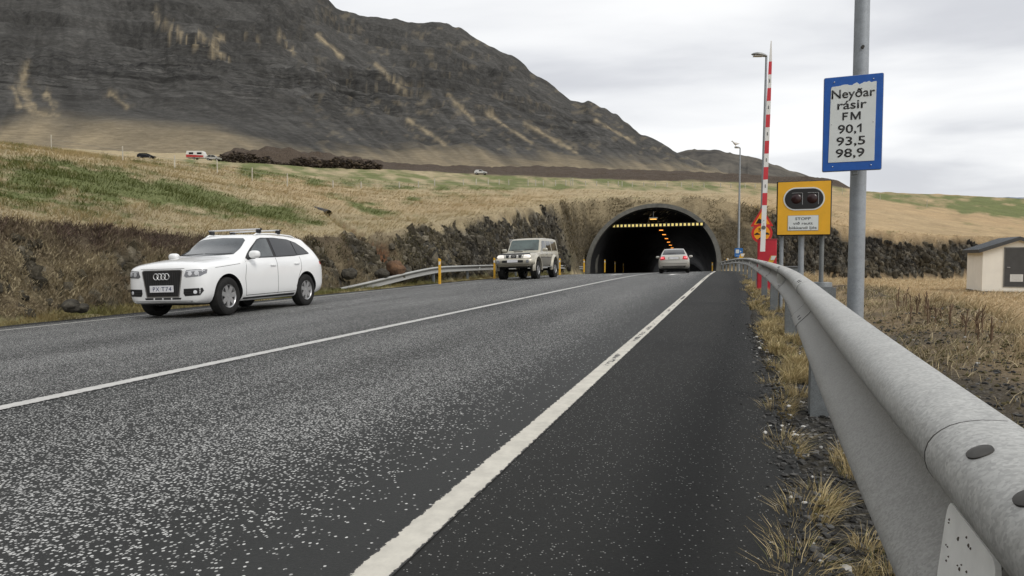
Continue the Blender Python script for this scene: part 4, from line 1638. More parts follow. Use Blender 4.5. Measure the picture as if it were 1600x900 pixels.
    for z in (0.24, -0.24, -0.43):
        b2 = bmesh.new()
        add_box(b2, (0.03, 0.03, z), (0.05, 0.035, 0.05), bevel=0.006)
        obj("bracket", b2, M_POST, board)
    bm.free()


radio_sign()


def stop_sign():
    D = 11.0
    c = at(1256, 325, D)
    b0 = at(1254, 470, D)
    gz = drop(b0.x, b0.y)
    t = thing("stop_sign", "yellow warning sign with two unlit red lamps and a white STOPP plate on three posts", "sign", (c.x, c.y, gz), R(-2))
    zc = c.z - gz
    w, h = 0.835, 0.905
    bm = bmesh.new()
    add_box(bm, (0, 0.06, zc), (w, 0.09, h), bevel=0.012)
    obj("sign_case", bm, M_BLACK, t)
    panel("yellow_face", rrect(w - 0.036, h - 0.036, 0.012, 4), 0.0105, 0.014, M_SIGNY, t, (0, zc))
    # lamp window
    ow, oh = 0.625, 0.375
    zo = zc + 0.152
    panel("window_rim", rrect(ow, oh, oh / 2 - 0.001, 12), 0.004, 0.012, M_SIGNW, t, (0, zo))
    win = panel("lamp_window", rrect(ow - 0.042, oh - 0.042, (oh - 0.042) / 2 - 0.001, 12), 0.000, 0.008, plain("black lamp window", (0.012, 0.012, 0.013), 0.3), t, (0, zo))
    for sx in (-0.115, 0.125):
        b2 = bmesh.new()
        add_lathe(b2, [(0.001, -0.016), (0.045, -0.014), (0.078, -0.004), (0.082, 0.002)], 'Y', (sx, 0, zo), 28)
        obj("lamp", b2, plain("dark red lamp glass", (0.022, 0.004, 0.005), 0.3), t, smooth=50)
        b2 = bmesh.new()
        add_box(b2, (sx + 0.092, -0.005, zo), (0.006, 0.010, 0.19))
        add_box(b2, (sx + 0.01, -0.005, zo + 0.097), (0.16, 0.010, 0.005))
        bmesh.ops.remove_doubles(b2, verts=b2.verts, dist=0.004)
        obj("lamp_frame", b2, M_RIM, t)
    # text plate
    zp = zc - 0.245
    panel("text_plate_edge", rrect(0.468, 0.252, 0.006, 3), 0.0075, 0.012, plain("plate edge grey", (0.30, 0.31, 0.31), 0.5), t, (-0.008, zp))
    pl = panel("text_plate", rrect(0.456, 0.240, 0.006, 3), 0.004, 0.010, M_SIGNW, t, (-0.008, zp))
    for s, wd, cap, dz in (("STOPP", 0.235, 0.044, 0.050), ("við rautt", 0.300, 0.043, -0.025), ("blikkandi ljós", 0.415, 0.043, -0.098)):
        lettering("lettering", s, wd, cap, -0.010, zp + dz, 0.0035, t, plain("grey lettering", (0.045, 0.05, 0.055), 0.5), bold=0.008)
    for x, r_, ft in ((-0.325, 0.032, False), (-0.02, 0.046, False), (0.292, 0.036, True)):
        b2 = bmesh.new()
        add_cyl(b2, (x, 0.15, -0.4), (x, 0.15, zc + 0.40), r_, seg=18)
        obj("post", b2, M_POLE if not ft else M_POST, t, smooth=40)
    # steel socket of the right-hand post
    b2 = bmesh.new()
    top = at(1285, 441, D).z - gz
    add_lathe(b2, [(0.001, top), (0.150, top), (0.157, top - 0.012), (0.157, -0.4)], 'Z', (0.305, 0.15, 0), 28)
    obj("post_socket", b2, M_POST, t, smooth=35)


stop_sign()


def cabinet():
    p = at(1237, 424, 12.6)
    gz = drop(p.x, p.y)
    t = thing("electric_cabinet", "small grey steel cabinet half hidden behind the rail under the yellow sign", "cabinet", (p.x, p.y, gz))
    h = at(1237, 417.5, 12.6).z - gz
    bm = bmesh.new()
    add_box(bm, (0, 0, h / 2 - 0.1), (0.22, 0.16, h + 0.2), bevel=0.01)
    obj("case", bm, M_POST, t)
    bm = bmesh.new()
    add_box(bm, (0, 0, h + 0.008), (0.25, 0.19, 0.02), bevel=0.006)
    obj("lid", bm, M_DKGREY, t)


cabinet()


def barrier():
    D = 17.3
    p = at(1198, 404, D)
    gz = drop(p.x, p.y)
    t = thing("barrier", "raised red and white barrier arm on a red cabinet behind the rail", "barrier", (p.x, p.y, gz))
    top = at(1198, 375, D).z - gz
    bm = bmesh.new()
    add_box(bm, (0, 0.0, top / 2 - 0.05), (0.455, 0.38, top + 0.1), bevel=0.018)
    obj("cabinet", bm, plain("barrier red", (0.50, 0.022, 0.040), 0.4, 0, 0.10, 5), t)
    bm = bmesh.new()
    add_box(bm, (0, 0.0, top + 0.012), (0.475, 0.40, 0.022), bevel=0.008)
    obj("cabinet_lid", bm, plain("barrier lid red", (0.42, 0.030, 0.045), 0.4), t)
    # arm, in alternating bands
    a, b_ = at(1191.5, 394, D - 0.45) - t.location, at(1205.0, 64, D - 0.45) - t.location
    L = (b_ - a).length
    rows = [(393, 'w'), (320, 'r'), (300.7, 'w'), (279.6, 'r'), (260, 'w'), (239, 'r'), (219, 'w'), (198, 'r'), (178, 'w'), (157, 'r'), (137, 'w'), (116, 'r'), (96, 'w'), (64, 'e')]
    dirv = (b_ - a).normalized()
    bm = bmesh.new()
    sx, sy = Vector((1, 0, 0)), Vector((0, 1, 0))

    def width(f):
        return np.interp(f, [0, 0.7, 0.9, 1.0], [0.118, 0.098, 0.075, 0.022]) / 2
    rings = []
    for v, c in rows:
        f = (394 - v) / 330.0
        w = float(width(f))
        q = a + dirv * (L * f)
        rings.append([bm.verts.new(q + sx * ex * w + sy * ey * 0.022) for ex, ey in ((-1, -1), (1, -1), (1, 1), (-1, 1))])
    for i in range(len(rings) - 1):
        for k in range(4):
            fc = bm.faces.new((rings[i][k], rings[i][(k + 1) % 4], rings[i + 1][(k + 1) % 4], rings[i + 1][k]))
            fc.material_index = 1 if rows[i][1] == 'r' else 0
    bm.faces.new(rings[0])
    bm.faces.new(rings[-1])
    arm = obj("barrier_arm", bm, [plain("arm white", (0.80, 0.80, 0.78), 0.4, 0, 0.04), plain("arm red", (0.62, 0.040, 0.055), 0.4, 0, 0.08)], t)
    for v in (126, 167, 208, 249, 290):
        f = (394 - v) / 330.0
        q = a + dirv * (L * f) + Vector((0, -0.024, 0))
        b2 = bmesh.new()
        add_box(b2, q, (0.022, 0.008, 0.085), bevel=0.003)
        obj("arm_reflector", b2, M_DKGREY, arm)
    b2 = bmesh.new()
    q = a + dirv * 0.62
    add_cyl(b2, q + Vector((0, -0.03, 0)), q + Vector((0, 0.3, 0)), 0.05, seg=16)
    obj("arm_hub", b2, M_DKGREY, t)
    for k in range(3):
        b2 = bmesh.new()
        q = a + dirv * (0.62 + 0.09 * k) + Vector((0, -0.03, 0))
        add_cyl(b2, q, q + Vector((0, -0.012, 0)), 0.010, seg=8)
        obj("arm_bolt", b2, M_DKGREY, arm)


barrier()


def street_lamp(u_top, v_top, u_base, d, label, head_u, r0, r1, bird=False):
    top = at(u_top, v_top, d)
    b0 = at(u_base, 420, d)
    gz = drop(b0.x, b0.y)
    t = thing("street_lamp", label, "street lamp", (b0.x, b0.y, gz), 0, "street lamps by the tunnel")
    tl = top - t.location
    bm = bmesh.new()
    add_tube(bm, [(0, 0, -0.3), (tl.x * 0.10, tl.y * 0.10, tl.z * 0.25), (tl.x * 0.5, tl.y * 0.5, tl.z * 0.6), (tl.x, tl.y, tl.z)], [r0, r0 * 0.9, (r0 + r1) / 2, r1], 14)
    obj("pole", bm, M_POLE, t, smooth=40)
    # lantern head
    he = at(head_u, v_top + 2, d) - t.location
    dv = Vector((he.x - tl.x, he.y - tl.y, 0))
    L = dv.length
    dv.normalize()
    sd = Vector((-dv.y, dv.x, 0))
    bm = bmesh.new()
    secs = [(-0.04, 0.05, 0.05, 0.0), (0.10, 0.10, 0.085, 0.015), (0.35, 0.155, 0.105, 0.045), (0.65, 0.165, 0.095, 0.075), (0.88, 0.12, 0.06, 0.085), (1.0, 0.03, 0.02, 0.085)]
    rings = []
    for f, hw, hh, up in secs:
        c = Vector((tl.x, tl.y, tl.z + 0.02)) + dv * (L * f) + Vector((0, 0, up))
        rings.append([bm.verts.new(c + sd * (hw * math.cos(2 * math.pi * k / 14)) + Vector((0, 0, hh * (math.sin(2 * math.pi * k / 14) if math.sin(2 * math.pi * k / 14) > 0 else 0.35 * math.sin(2 * math.pi * k / 14))))) for k in range(14)])
    for A, B in zip(rings[:-1], rings[1:]):
        for k in range(14):
            bm.faces.new((A[k], A[(k + 1) % 14], B[(k + 1) % 14], B[k]))
    bm.faces.new(rings[0])
    bm.faces.new(rings[-1])
    hd = obj("lamp_head", bm, plain("lamp head grey", (0.30, 0.31, 0.31), 0.45, 0.2), t, smooth=45)
    bm = bmesh.new()
    c = Vector((tl.x, tl.y, tl.z + 0.035)) + dv * (L * 0.55)
    q = Matrix.Translation(c) @ Matrix(((dv.x, sd.x, 0, 0), (dv.y, sd.y, 0, 0), (0, 0, 1, 0), (0, 0, 0, 1)))
    bmesh.ops.create_cube(bm, size=1, matrix=q @ Matrix.Diagonal((L * 0.6, 0.22, 0.03, 1)))
    obj("lamp_glass", bm, plain("lamp glass", (0.5, 0.5, 0.48), 0.15), hd)
    return t, tl, dv, L


LAMP1 = street_lamp(1197.5, 89, 1189.5, 28.0, "grey street lamp standing close behind the raised barrier arm", 1174, 0.085, 0.045)
LAMP2 = street_lamp(1156.5, 232, 1153.5, 56.0, "farther slim street lamp beside the tunnel with the small blue sign at its foot", 1147, 0.10, 0.05)


def gull():
    t, tl, dv, L = LAMP2
    p = t.location + tl + dv * (L * 0.75) + Vector((0, 0, 0.20))
    g = thing("gull", "small white gull perched on the head of the farther street lamp", "bird", p, math.atan2(dv.y, dv.x))
    bm = bmesh.new()
    secs = [(-0.34, 0.01, 0.20), (-0.22, 0.05, 0.20), (-0.05, 0.11, 0.20), (0.10, 0.115, 0.22), (0.19, 0.075, 0.30), (0.23, 0.060, 0.36), (0.28, 0.064, 0.40), (0.33, 0.045, 0.41), (0.36, 0.018, 0.405), (0.42, 0.006, 0.395)]
    rings = [[bm.verts.new((x, r_ * math.cos(2 * math.pi * k / 10), z + r_ * 1.05 * math.sin(2 * math.pi * k / 10))) for k in range(10)] for x, r_, z in secs]
    for A, B in zip(rings[:-1], rings[1:]):
        for k in range(10):
            bm.faces.new((A[k], A[(k + 1) % 10], B[(k + 1) % 10], B[k]))
    bm.faces.new(rings[0])
    bm.faces.new(rings[-1])
    obj("body", bm, plain("gull white", (0.75, 0.75, 0.73), 0.8), g, smooth=80)
    for s in (-1, 1):
        bm = bmesh.new()
        add_cyl(bm, (0.02, 0.04 * s, 0.0), (0.0, 0.04 * s, 0.14), 0.012, seg=6)
        obj("leg", bm, M_YEL, g)


gull()


def road_signs():
    t1, tl, dv, L = LAMP1
    D = 27.75
    rzs = R(-6)
    # triangle
    c = at(1190.5, 343.5, D)
    t = thing("warning_sign", "red bordered triangular sign with a black slope on yellow, behind the barrier arm", "sign", c, rzs)
    s = 0.455

    def tri(k):
        return [(-s * k, -s * 0.60 * k), (s * k, -s * 0.60 * k), (0, s * 1.13 * k)]

    def rtri(k, r_=0.05):
        P = tri(k)
        out = []
        for i in range(3):
            a, b, c2 = Vector(P[i - 1]), Vector(P[i]), Vector(P[(i + 1) % 3])
            u1, u2 = (a - b).normalized(), (c2 - b).normalized()
            out += [tuple(b + u1 * r_), tuple(b + (u1 + u2) * r_ * 0.30), tuple(b + u2 * r_)]
        return out
    panel("red_border", rtri(1.0), 0.0, 0.012, M_RED, t)
    panel("yellow_field", rtri(0.70, 0.02), -0.004, 0.003, M_ORANGEY, t, (0, 0.0))
    panel("slope_symbol", [(-0.245, -0.150), (0.19, -0.150), (0.06, -0.045), (-0.12, 0.07)], -0.008, -0.002, M_BLACK, t)
    c = at(1190.5, 364.5, D - 0.05)
    t = thing("distance_sign", "round red ringed yellow sign with cars and a 50, below the triangular sign", "sign", c, rzs)
    circ = lambda r_, n=36: [(r_ * math.cos(2 * math.pi * k / n), r_ * math.sin(2 * math.pi * k / n)) for k in range(n)]
    panel("red_ring", circ(0.412), 0.0, 0.012, M_RED, t)
    panel("yellow_field", circ(0.315), -0.004, 0.003, M_ORANGEY, t)
    lettering("lettering", "50", 0.25, 0.135, -0.02, 0.085, -0.0045, t, M_BLACK, bold=0.02)

    def tiny_car(x, z, sc, nm):
        P = [(-0.11, -0.03), (0.11, -0.03), (0.115, 0.01), (0.07, 0.025), (0.035, 0.065), (-0.045, 0.065), (-0.075, 0.025), (-0.115, 0.015)]
        panel(nm, [(x + a * sc, z + b * sc) for a, b in P], -0.0075, -0.0035, M_BLACK, t)
    tiny_car(-0.185, -0.035, 0.95, "car_symbol")
    tiny_car(0.19, -0.03, 0.95, "car_symbol")
    tiny_car(-0.04, -0.215, 0.75, "car_symbol")
    # small blue board at the foot of the second lamp
    t2, tl2, dv2, L2 = LAMP2
    c = at(1154.2, 394.5, 55.6)
    t = thing("information_sign", "small blue sign with a white square at the farther street lamp's foot", "sign", c, R(-8))
    panel("blue_board", rrect(0.64, 0.72, 0.04, 4), 0.0, 0.015, plain("sign light blue", (0.025, 0.17, 0.50), 0.4), t)
    panel("white_square", rrect(0.27, 0.31, 0.03, 3), -0.006, 0.003, M_SIGNW, t, (-0.10, 0.09))
    panel("white_arrow", [(0.10, 0.16), (0.24, 0.07), (0.10, 0.0)], -0.006, 0.003, M_SIGNW, t)
    panel("caption_bar", rrect(0.42, 0.05, 0.01, 3), -0.006, 0.003, plain("caption pale blue", (0.35, 0.45, 0.6), 0.5), t, (0, -0.24))
    # plain sign half hidden by the off-roader
    c = at(792, 383.5, 44.0)
    gz = rz(c.x, c.y)
    t = thing("roadside_panel", "plain pale grey panel on a post, half hidden behind the beige off-roader", "sign", (c.x, c.y, gz), R(12))
    z = c.z - gz
    panel("board", rrect(1.12, 0.82, 0.03, 3), 0.0, 0.03, plain("pale grey panel", (0.30, 0.30, 0.29), 0.5, 0, .12), t, (0, z))
    for x in (-0.42, 0.42):
        bm = bmesh.new()
        add_cyl(bm, (x, 0.06, -0.5), (x, 0.06, z + 0.3), 0.035, seg=10)
        obj("post", bm, M_POST, t)


road_signs()


# ================================================================== SHED
def shed():
    c = at(1534, 455, 35.4)
    t = thing("shed", "small cream shed with a grey pitched roof and dark door in the field", "shed", (c.x, c.y, c.z), R(-3))
    W, Lg, he, hr = 3.1, 3.0, 2.20, 2.78
    bm = bmesh.new()
    ov = [(0, 0, -0.3), (W, 0, -0.3), (W, 0, he), (W / 2, 0, hr), (0, 0, he)]
    add_poly(bm, ov, (0, Lg, 0))
    wm = plain("cream render", (0.90, 0.865, 0.77), 0.85, 0, 0.05, 1.5, 0.15, 40)
    obj("wall", bm, wm, t)
    # roof: two slabs with fascia
    sl = (hr - he) / (W / 2)
    oh, of = 0.20, 0.18
    M_ROOF = plain("grey sheet roof", (0.125, 0.135, 0.145), 0.45, 0.2, 0.1, 3)
    M_FASC = plain("dark fascia", (0.055, 0.058, 0.060), 0.5)
    for s in (-1, 1):
        bm = bmesh.new()
        x0, x1 = W / 2, W / 2 + s * (W / 2 + oh)
        z0, z1 = hr + 0.10, hr + 0.10 - sl * (W / 2 + oh)
        add_poly(bm, [(x0, -of, z0), (x1, -of, z1), (x1, -of, z1 - 0.05), (x0, -of, z0 - 0.05)], (0, Lg + 2 * of, 0))
        roof = obj("roof_slope", bm, M_ROOF, t)
        for k in range(9):
            b2 = bmesh.new()
            y = -of + 0.12 + k * (Lg + 2 * of - 0.24) / 8
            add_poly(b2, [(x0 + s * 0.02, y - 0.012, z0 + 0.001), (x1, y - 0.012, z1 + 0.001), (x1, y + 0.012, z1 + 0.001), (x0 + s * 0.02, y + 0.012, z0 + 0.001)], (0, 0, 0.018))
            obj("roof_seam", b2, M_ROOF, roof)
        bm = bmesh.new()
        add_poly(bm, [(x0, -of - 0.02, z0 + 0.005), (x1 + s * 0.015, -of - 0.02, z1 + 0.0), (x1 + s * 0.015, -of - 0.02, z1 - 0.19), (x0, -of - 0.02, z0 - 0.19)], (0, 0.019, 0))
        obj("bargeboard", bm, M_FASC, t)
        bm = bmesh.new()
        add_box(bm, (x1 + s * 0.012, Lg / 2, z1 - 0.095), (0.022, Lg + 2 * of, 0.185))
        obj("eaves_board", bm, M_FASC, t)
    # door
    dx0, dx1, dz0, dz1 = 0.98, 2.02, 0.28, 2.28
    bm = bmesh.new()
    add_box(bm, ((dx0 + dx1) / 2, -0.012, (dz0 + dz1) / 2), (dx1 - dx0 + 0.10, 0.03, dz1 - dz0 + 0.10), bevel=0.006)
    obj("door_frame", bm, plain("grey door frame", (0.20, 0.20, 0.19), 0.5), t)
    bm = bmesh.new()
    add_box(bm, ((dx0 + dx1) / 2, -0.022, (dz0 + dz1) / 2), (dx1 - dx0, 0.03, dz1 - dz0), bevel=0.006)
    door = obj("door", bm, plain("dark grey door", (0.060, 0.061, 0.062), 0.5, 0, 0.14, 4), t)
    bm = bmesh.new()
    add_tube(bm, [(dx0 + 0.10, -0.04, 1.28), (dx0 + 0.10, -0.09, 1.28), (dx0 + 0.22, -0.09, 1.27)], 0.014, 8)
    obj("handle", bm, M_SCREW, door)
    bm = bmesh.new()
    add_box(bm, (1.50, -0.042, 0.72), (0.56, 0.012, 0.38))
    nt_ = obj("notice", bm, M_WHITEP, door)
    for k in range(5):
        bm = bmesh.new()
        add_box(bm, (1.50, -0.0495, 0.85 - 0.065 * k), (0.44, 0.004, 0.018))
        obj("vent_slot", bm, plain("vent slot grey", (0.42, 0.42, 0.41), 0.6), nt_)
    bm = bmesh.new()
    add_box(bm, (W / 2, Lg / 2, -0.12), (W + 0.10, Lg + 0.10, 0.26), bevel=0.01)
    obj("footing", bm, M_CONC, t)


shed()


# ================================================================== DRAIN PIPE, BOULDER
def drain_pipe():
    p = pix_ground(508, 335)
    p = Vector(p)
    t = thing("drain_pipe", "black drain pipe end poking out of the grassy slope above the bank", "pipe", p)
    ax = Vector((0.86, -0.46, -0.18)).normalized()
    bm = bmesh.new()
    q = ax.to_track_quat('X', 'Z').to_matrix().to_4x4()
    add_lathe(bm, [(0.23, -1.2), (0.23, 0.40), (0.205, 0.40), (0.205, -1.1), (0.001, -1.1)], 'X', seg=26)
    bm.transform(Matrix.Translation((0, 0, 0.08)) @ q)
    obj("pipe", bm, plain("black pipe", (0.012, 0.012, 0.012), 0.5), t, smooth=40)


drain_pipe()


def boulder(u, v, d, sx, sz, mat, label, seed, group=None):
    p = at(u, v, d)
    bm = bmesh.new()
    bmesh.ops.create_icosphere(bm, subdivisions=4, radius=1.0)
    vs = np.array([v_.co[:] for v_ in bm.verts])
    n = fbm(vs[:, 0] * 1.3 + seed, vs[:, 1] * 1.3, vs[:, 2] * 1.3, oct=4, seed=seed)
    cell = np.round(3 * vnoise(vs[:, 0] * 1.1 + seed, vs[:, 1] * 1.1, vs[:, 2] * 1.1, seed=seed + 3)) / 3
    for v_, a, c in zip(bm.verts, n, cell):
        v_.co = v_.co * (1 + 0.30 * a + 0.16 * c)
        v_.co.x *= sx
        v_.co.y *= sx * 0.8
        v_.co.z *= sz
    o = obj("boulder", bm, mat, smooth=28)
    o.location = p
    tag(o, label, "boulder", group)


def mat_rock(name, stops):
    b = NB(name)
    co = b.coord('Object')
    n = b.noise(co, 2.6, 8, 0.7)
    b.P(Base_Color=b.ramp(n, stops), Roughness=0.95, Specular_IOR_Level=0.2)
    b.bump(n, 0.8, 0.08)
    return b.m


M_RUSTROCK = mat_rock("rusty rock", [(0.3, (0.05, 0.036, 0.028)), (0.55, (0.15, 0.088, 0.052)), (0.75, (0.30, 0.165, 0.085))])
M_DKROCK = mat_rock("dark basalt rock", [(0.3, (0.022, 0.020, 0.018)), (0.55, (0.07, 0.064, 0.052)), (0.78, (0.15, 0.135, 0.105))])
boulder(617, 420, 27.6, 0.42, 0.36, M_RUSTROCK, "rust coloured boulder fallen at the foot of the cutting behind the rail", 5)
boulder(597, 427, 26.4, 0.30, 0.20, M_DKROCK, "low dark boulder lying left of the rust coloured boulder", 8)
boulder(634, 424, 28.5, 0.26, 0.22, M_DKROCK, "dark boulder lying right of the rust coloured boulder", 12)
boulder(112, 478, 13.2, 0.17, 0.13, M_DKROCK, "left one of two grey stones at the foot of the near bank", 15)
boulder(128, 481, 13.3, 0.14, 0.10, M_DKROCK, "right one of two grey stones at the foot of the near bank", 18)
boulder(545, 428, 24.2, 0.30, 0.24, M_DKROCK, "dark boulder at the bank foot beyond the tail of the white car", 21)


# ================================================================== BLASTED ROCK OF THE CUTTING
def rock_face():
    """angular blocks standing out of the walls of the cutting"""
    bm = bmesh.new()
    bmesh.ops.create_icosphere(bm, subdivisions=1, radius=1.0)
    sv = np.array([v.co[:] for v in bm.verts])
    sf = np.array([[v.index for v in f.verts] for f in bm.faces])
    bm.free()
    rr_ = np.hypot(_V[:, 0], _V[:, 1])
    w = np.clip(_m1[:, 0] - 0.12, 0, 1) * (rr_ < 85) * (rr_ > 10) * rr_ ** 1.3
    w = w * (1 - 0.75 * np.clip(_m2[:, 2], 0, 1)) * (_V[:, 1] > 6)
    low = (_m2[:, 2] > 0.3) & (_V[:, 1] > 6) & (_V[:, 1] < 30) & (rr_ < 45) & (_V[:, 2] < 0.55 + 0.5 * fbm(_V[:, 0] / 1.5, _V[:, 1] / 1.5, oct=2, seed=402))
    w = np.where(low, 0.10 * rr_ ** 1.3, w * (_m1[:, 0] > 0.72))
    n = 8500
    idx = RNG.choice(len(w), size=n, p=w / w.sum())
    P = _V[idx] + RNG.normal(0, 0.05, (n, 3))
    s = (0.06 + 0.18 * RNG.uniform(0, 1, n) ** 2.2) * np.interp(rr_[idx], [12, 30, 70], [0.55, 0.9, 1.25])
    jit = 1 + 0.20 * RNG.normal(0, 1, (n, len(sv), 1))
    ax = np.stack([RNG.uniform(0.6, 1.15, n), RNG.uniform(0.6, 1.15, n), RNG.uniform(0.8, 1.8, n)], 1)
    lw = (P[:, 0] < -9) & (P[:, 1] < 61)
    P[:, 0] -= np.where(lw, 0.55 * s, 0)
    P[:, 1] += np.where(lw, 0, 0.55 * s)
    P[:, 2] -= 0.25 * s
    a, tl = RNG.uniform(0, 2 * np.pi, n), RNG.normal(0.10, 0.22, n)
    loc = np.sign(sv)[None] * np.abs(sv)[None] ** 0.75 * jit * ax[:, None, :] * s[:, None, None]
    c, sn = np.cos(a)[:, None], np.sin(a)[:, None]
    x, y, z = loc[..., 0] * c - loc[..., 1] * sn, loc[..., 0] * sn + loc[..., 1] * c, loc[..., 2]
    ct, st = np.cos(tl)[:, None], np.sin(tl)[:, None]
    V = np.stack([x * ct + z * st, y, -x * st + z * ct], -1) + P[:, None, :]
    Fc = (np.arange(n)[:, None, None] * len(sv) + sf[None]).reshape(-1, 3)
    t = RNG.uniform(0, 1, (n, 1))
    big = np.clip(0.5 + 1.2 * fbm(P[:, 0] / 3.0, P[:, 1] / 3.0, P[:, 2] / 2.0, oct=3, seed=401), 0, 1)[:, None]
    tone = np.array([0.030, 0.028, 0.025]) * (1 - t) + np.array([0.135, 0.122, 0.098]) * t ** 2.2 + np.array([0.045, 0.036, 0.018]) * big
    tone = tone * np.where(P[:, 0:1] > 2, 0.85, 1.0)
    tag(np_mesh("rock_face", V.reshape(-1, 3), Fc, mat_blocks(), attrs={'tone': np.repeat(tone, len(sv), axis=0)}), kind='structure')


def mat_blocks():
    b = NB("broken basalt")
    a = b.attr('tone')
    co = b.coord('Object')
    n = b.noise(co, 3.4, 9, 0.75)
    c = b.mix(1.0, a.outputs['Color'], b.ramp(n, [(0.30, 0.40), (0.5, 1.0), (0.72, 1.9)]), 'MULTIPLY')
    b.P(Base_Color=c, Roughness=0.95, Specular_IOR_Level=0.15)
    b.bump(n, 0.9, 0.10)
    return b.m


rock_face()


# ================================================================== FENCES, WEEDS
M_WOOD = plain("weathered fence wood", (0.46, 0.43, 0.36), 0.9, 0, 0.25, 3)


def fence(label, rows, r_=0.045, wires=(0.35, 0.7), lean=0.04, wire=True):
    P = []
    for (u, vb, vt) in rows:
        g = pix_ground(u, vb)
        if g is None:
            continue
        g = Vector(g)
        d = -g.x * SY + g.y * CY
        P.append((g, max(0.5, (vb - vt) * d / F)))
    if not P:
        return
    t = thing("fence", label, "fence", P[0][0])
    o = P[0][0]
    tops = []
    for g, h in P:
        bm = bmesh.new()
        q = g - o
        a = random.uniform(-lean, lean)
        add_cyl(bm, q + Vector((0, 0, -0.3)), q + Vector((a * h, 0, h)), r_, r_ * 0.85, 6)
        obj("fence_post", bm, M_WOOD, t)
        tops.append((q, h))
    if wire:
        for f in wires:
            bm = bmesh.new()
            add_tube(bm, [q + Vector((0, 0, h * f)) for q, h in tops], 0.006, 4)
            obj("fence_wire", bm, M_POST, t)


fence("row of tall pale wooden fence posts running down the green mound on the left",
      [(80, 233, 211), (192, 252, 229), (273, 264, 243), (340, 271, 250), (394, 283, 262), (449, 292, 271)], 0.05, wire=True)
fence("long low wire fence with thin posts across the green field above the cutting",
      [(520, 293, 282), (564, 294, 284), (624, 295, 284), (654, 293, 283), (679, 290.5, 279), (724, 289, 280), (744, 288.5, 279.5), (763, 288.5, 279.5), (780, 288.5, 280), (795, 289, 281), (825, 290, 281), (837, 290, 281), (849, 290, 282),
       (868, 290, 282), (884, 290, 281), (892, 290, 279), (895, 290, 278.5), (915, 290, 282.5), (932, 290.5, 283), (950, 291, 283.5), (966, 291, 283), (972, 291, 283.5), (988, 291.5, 284), (1006, 291.5, 285), (1024, 292, 285), (1042, 292, 285.5), (1065, 292, 285), (1082, 292.5, 285.5), (1100, 293, 286), (1126, 293, 286), (1142, 293.5, 286.5), (1164, 294, 287), (1180, 294, 287)], 0.085)
fence("short fence of thin posts crossing the tawny slope at right behind the signs",
      [(1300, 304, 292), (1316, 304, 293), (1347, 306, 295), (1375, 313, 304), (1448, 324, 312)], 0.04, wire=False)
M_STALK = plain("dead stalk", (0.16, 0.105, 0.065), 0.9, 0, 0.3, 9)


def weed(u, vb, vt, n, spread, label, seed):
    g = pix_ground(u, vb)
    g = Vector(g)
    d = -g.x * SY + g.y * CY
    H = (vb - vt) * d / F
    rnd = random.Random(seed)
    t = thing("dead_weed", label, "weed", g, 0, "dead weed clumps in the field")
    bm = bmesh.new()
    for k in range(n):
        h = H * rnd.uniform(0.6, 1.0)
        x, y = rnd.uniform(-spread, spread), rnd.uniform(-spread, spread) * 0.6
        lx = rnd.uniform(-0.10, 0.12) * h
        pts = [(x, y, -0.05), (x + lx * 0.3, y, h * 0.45), (x + lx, y + lx * 0.3, h)]
        add_tube(bm, pts, [0.008, 0.007, 0.004], 5)
        for q in range(5):
            f = rnd.uniform(0.25, 0.98)
            c = Vector((x + lx * f, y, h * f))
            e = c + Vector((rnd.uniform(-0.03, 0.03), rnd.uniform(-0.03, 0.03), rnd.uniform(0.03, 0.08)))
            add_tube(bm, [c, e], [0.006, 0.004], 4)
    bmesh.ops.remove_doubles(bm, verts=bm.verts, dist=0.0005)
    obj("stalks", bm, M_STALK, t)


weed(1403, 484, 449, 5, 0.26, "leftmost clump of tall dead weed stalks beside the pole in the tawny field", 1)
weed(1432, 492, 457, 4, 0.12, "thin pair of dead weed stalks just right of the leftmost clump", 2)
weed(1457, 505, 472, 6, 0.22, "bushy dark clump of dead weed stalks in the middle of the field", 3)
weed(1498, 509, 482, 3, 0.10, "faint low dead weed stalks between the two middle clumps", 4)
weed(1518, 521, 479, 4, 0.10, "tall narrow dead weed stalks in front of the shed's left corner", 5)
weed(1541, 538, 493, 3, 0.07, "leaning dead weed stalk nearest to the camera below the shed door", 6)
# ================================================================== VEHICLES
def car_paint(name, col, rough=0.28, metal=0.0, coat=0.6, dirt=0.10):
    b = NB(name)
    co = b.coord('Object')
    n = b.noise(co, 3.0, 6, 0.65)
    z = b.sep(co)[2]
    low = b.ramp(z, [(0.30, dirt * 3.0), (0.85, 0.0)])                     # road dust on the sills
    d = b.math('MULTIPLY', low, b.ramp(n, [(0.3, 0.5), (0.7, 1.3)]), clamp=True)
    c = b.mix(d, b.mix(1.0, col, b.ramp(n, [(0.3, 0.97), (0.7, 1.03)]), 'MULTIPLY'), (0.16, 0.145, 0.12))
    b.P(Base_Color=c, Roughness=rough, Metallic=metal, Coat_Weight=coat)
    b.p.inputs['Coat Roughness'].default_value = 0.05
    return b.m


def glassy(name, col, rough=0.04):
    b = NB(name)
    co = b.coord('Object')
    n = b.noise(co, 1.6, 4, 0.6)
    c = b.mix(1.0, col, b.ramp(n, [(0.35, 0.7), (0.65, 1.35)]), 'MULTIPLY')
    b.P(Base_Color=c, Roughness=rough, Specular_IOR_Level=0.6, Coat_Weight=0.35)
    return b.m


def mat_tyre():
    b = NB("tyre rubber")
    co = b.coord('Object')
    b.P(Base_Color=b.ramp(b.noise(co, 9, 5, 0.6), [(0.3, (0.010, 0.010, 0.010)), (0.75, (0.026, 0.025, 0.023))]), Roughness=0.8, Specular_IOR_Level=0.3)
    w = b.n('TexWave')
    w.inputs['Scale'].default_value = 9
    b.set(w.inputs['Vector'], co)
    b.bump(w.outputs[0], 0.3, 0.006)
    return b.m


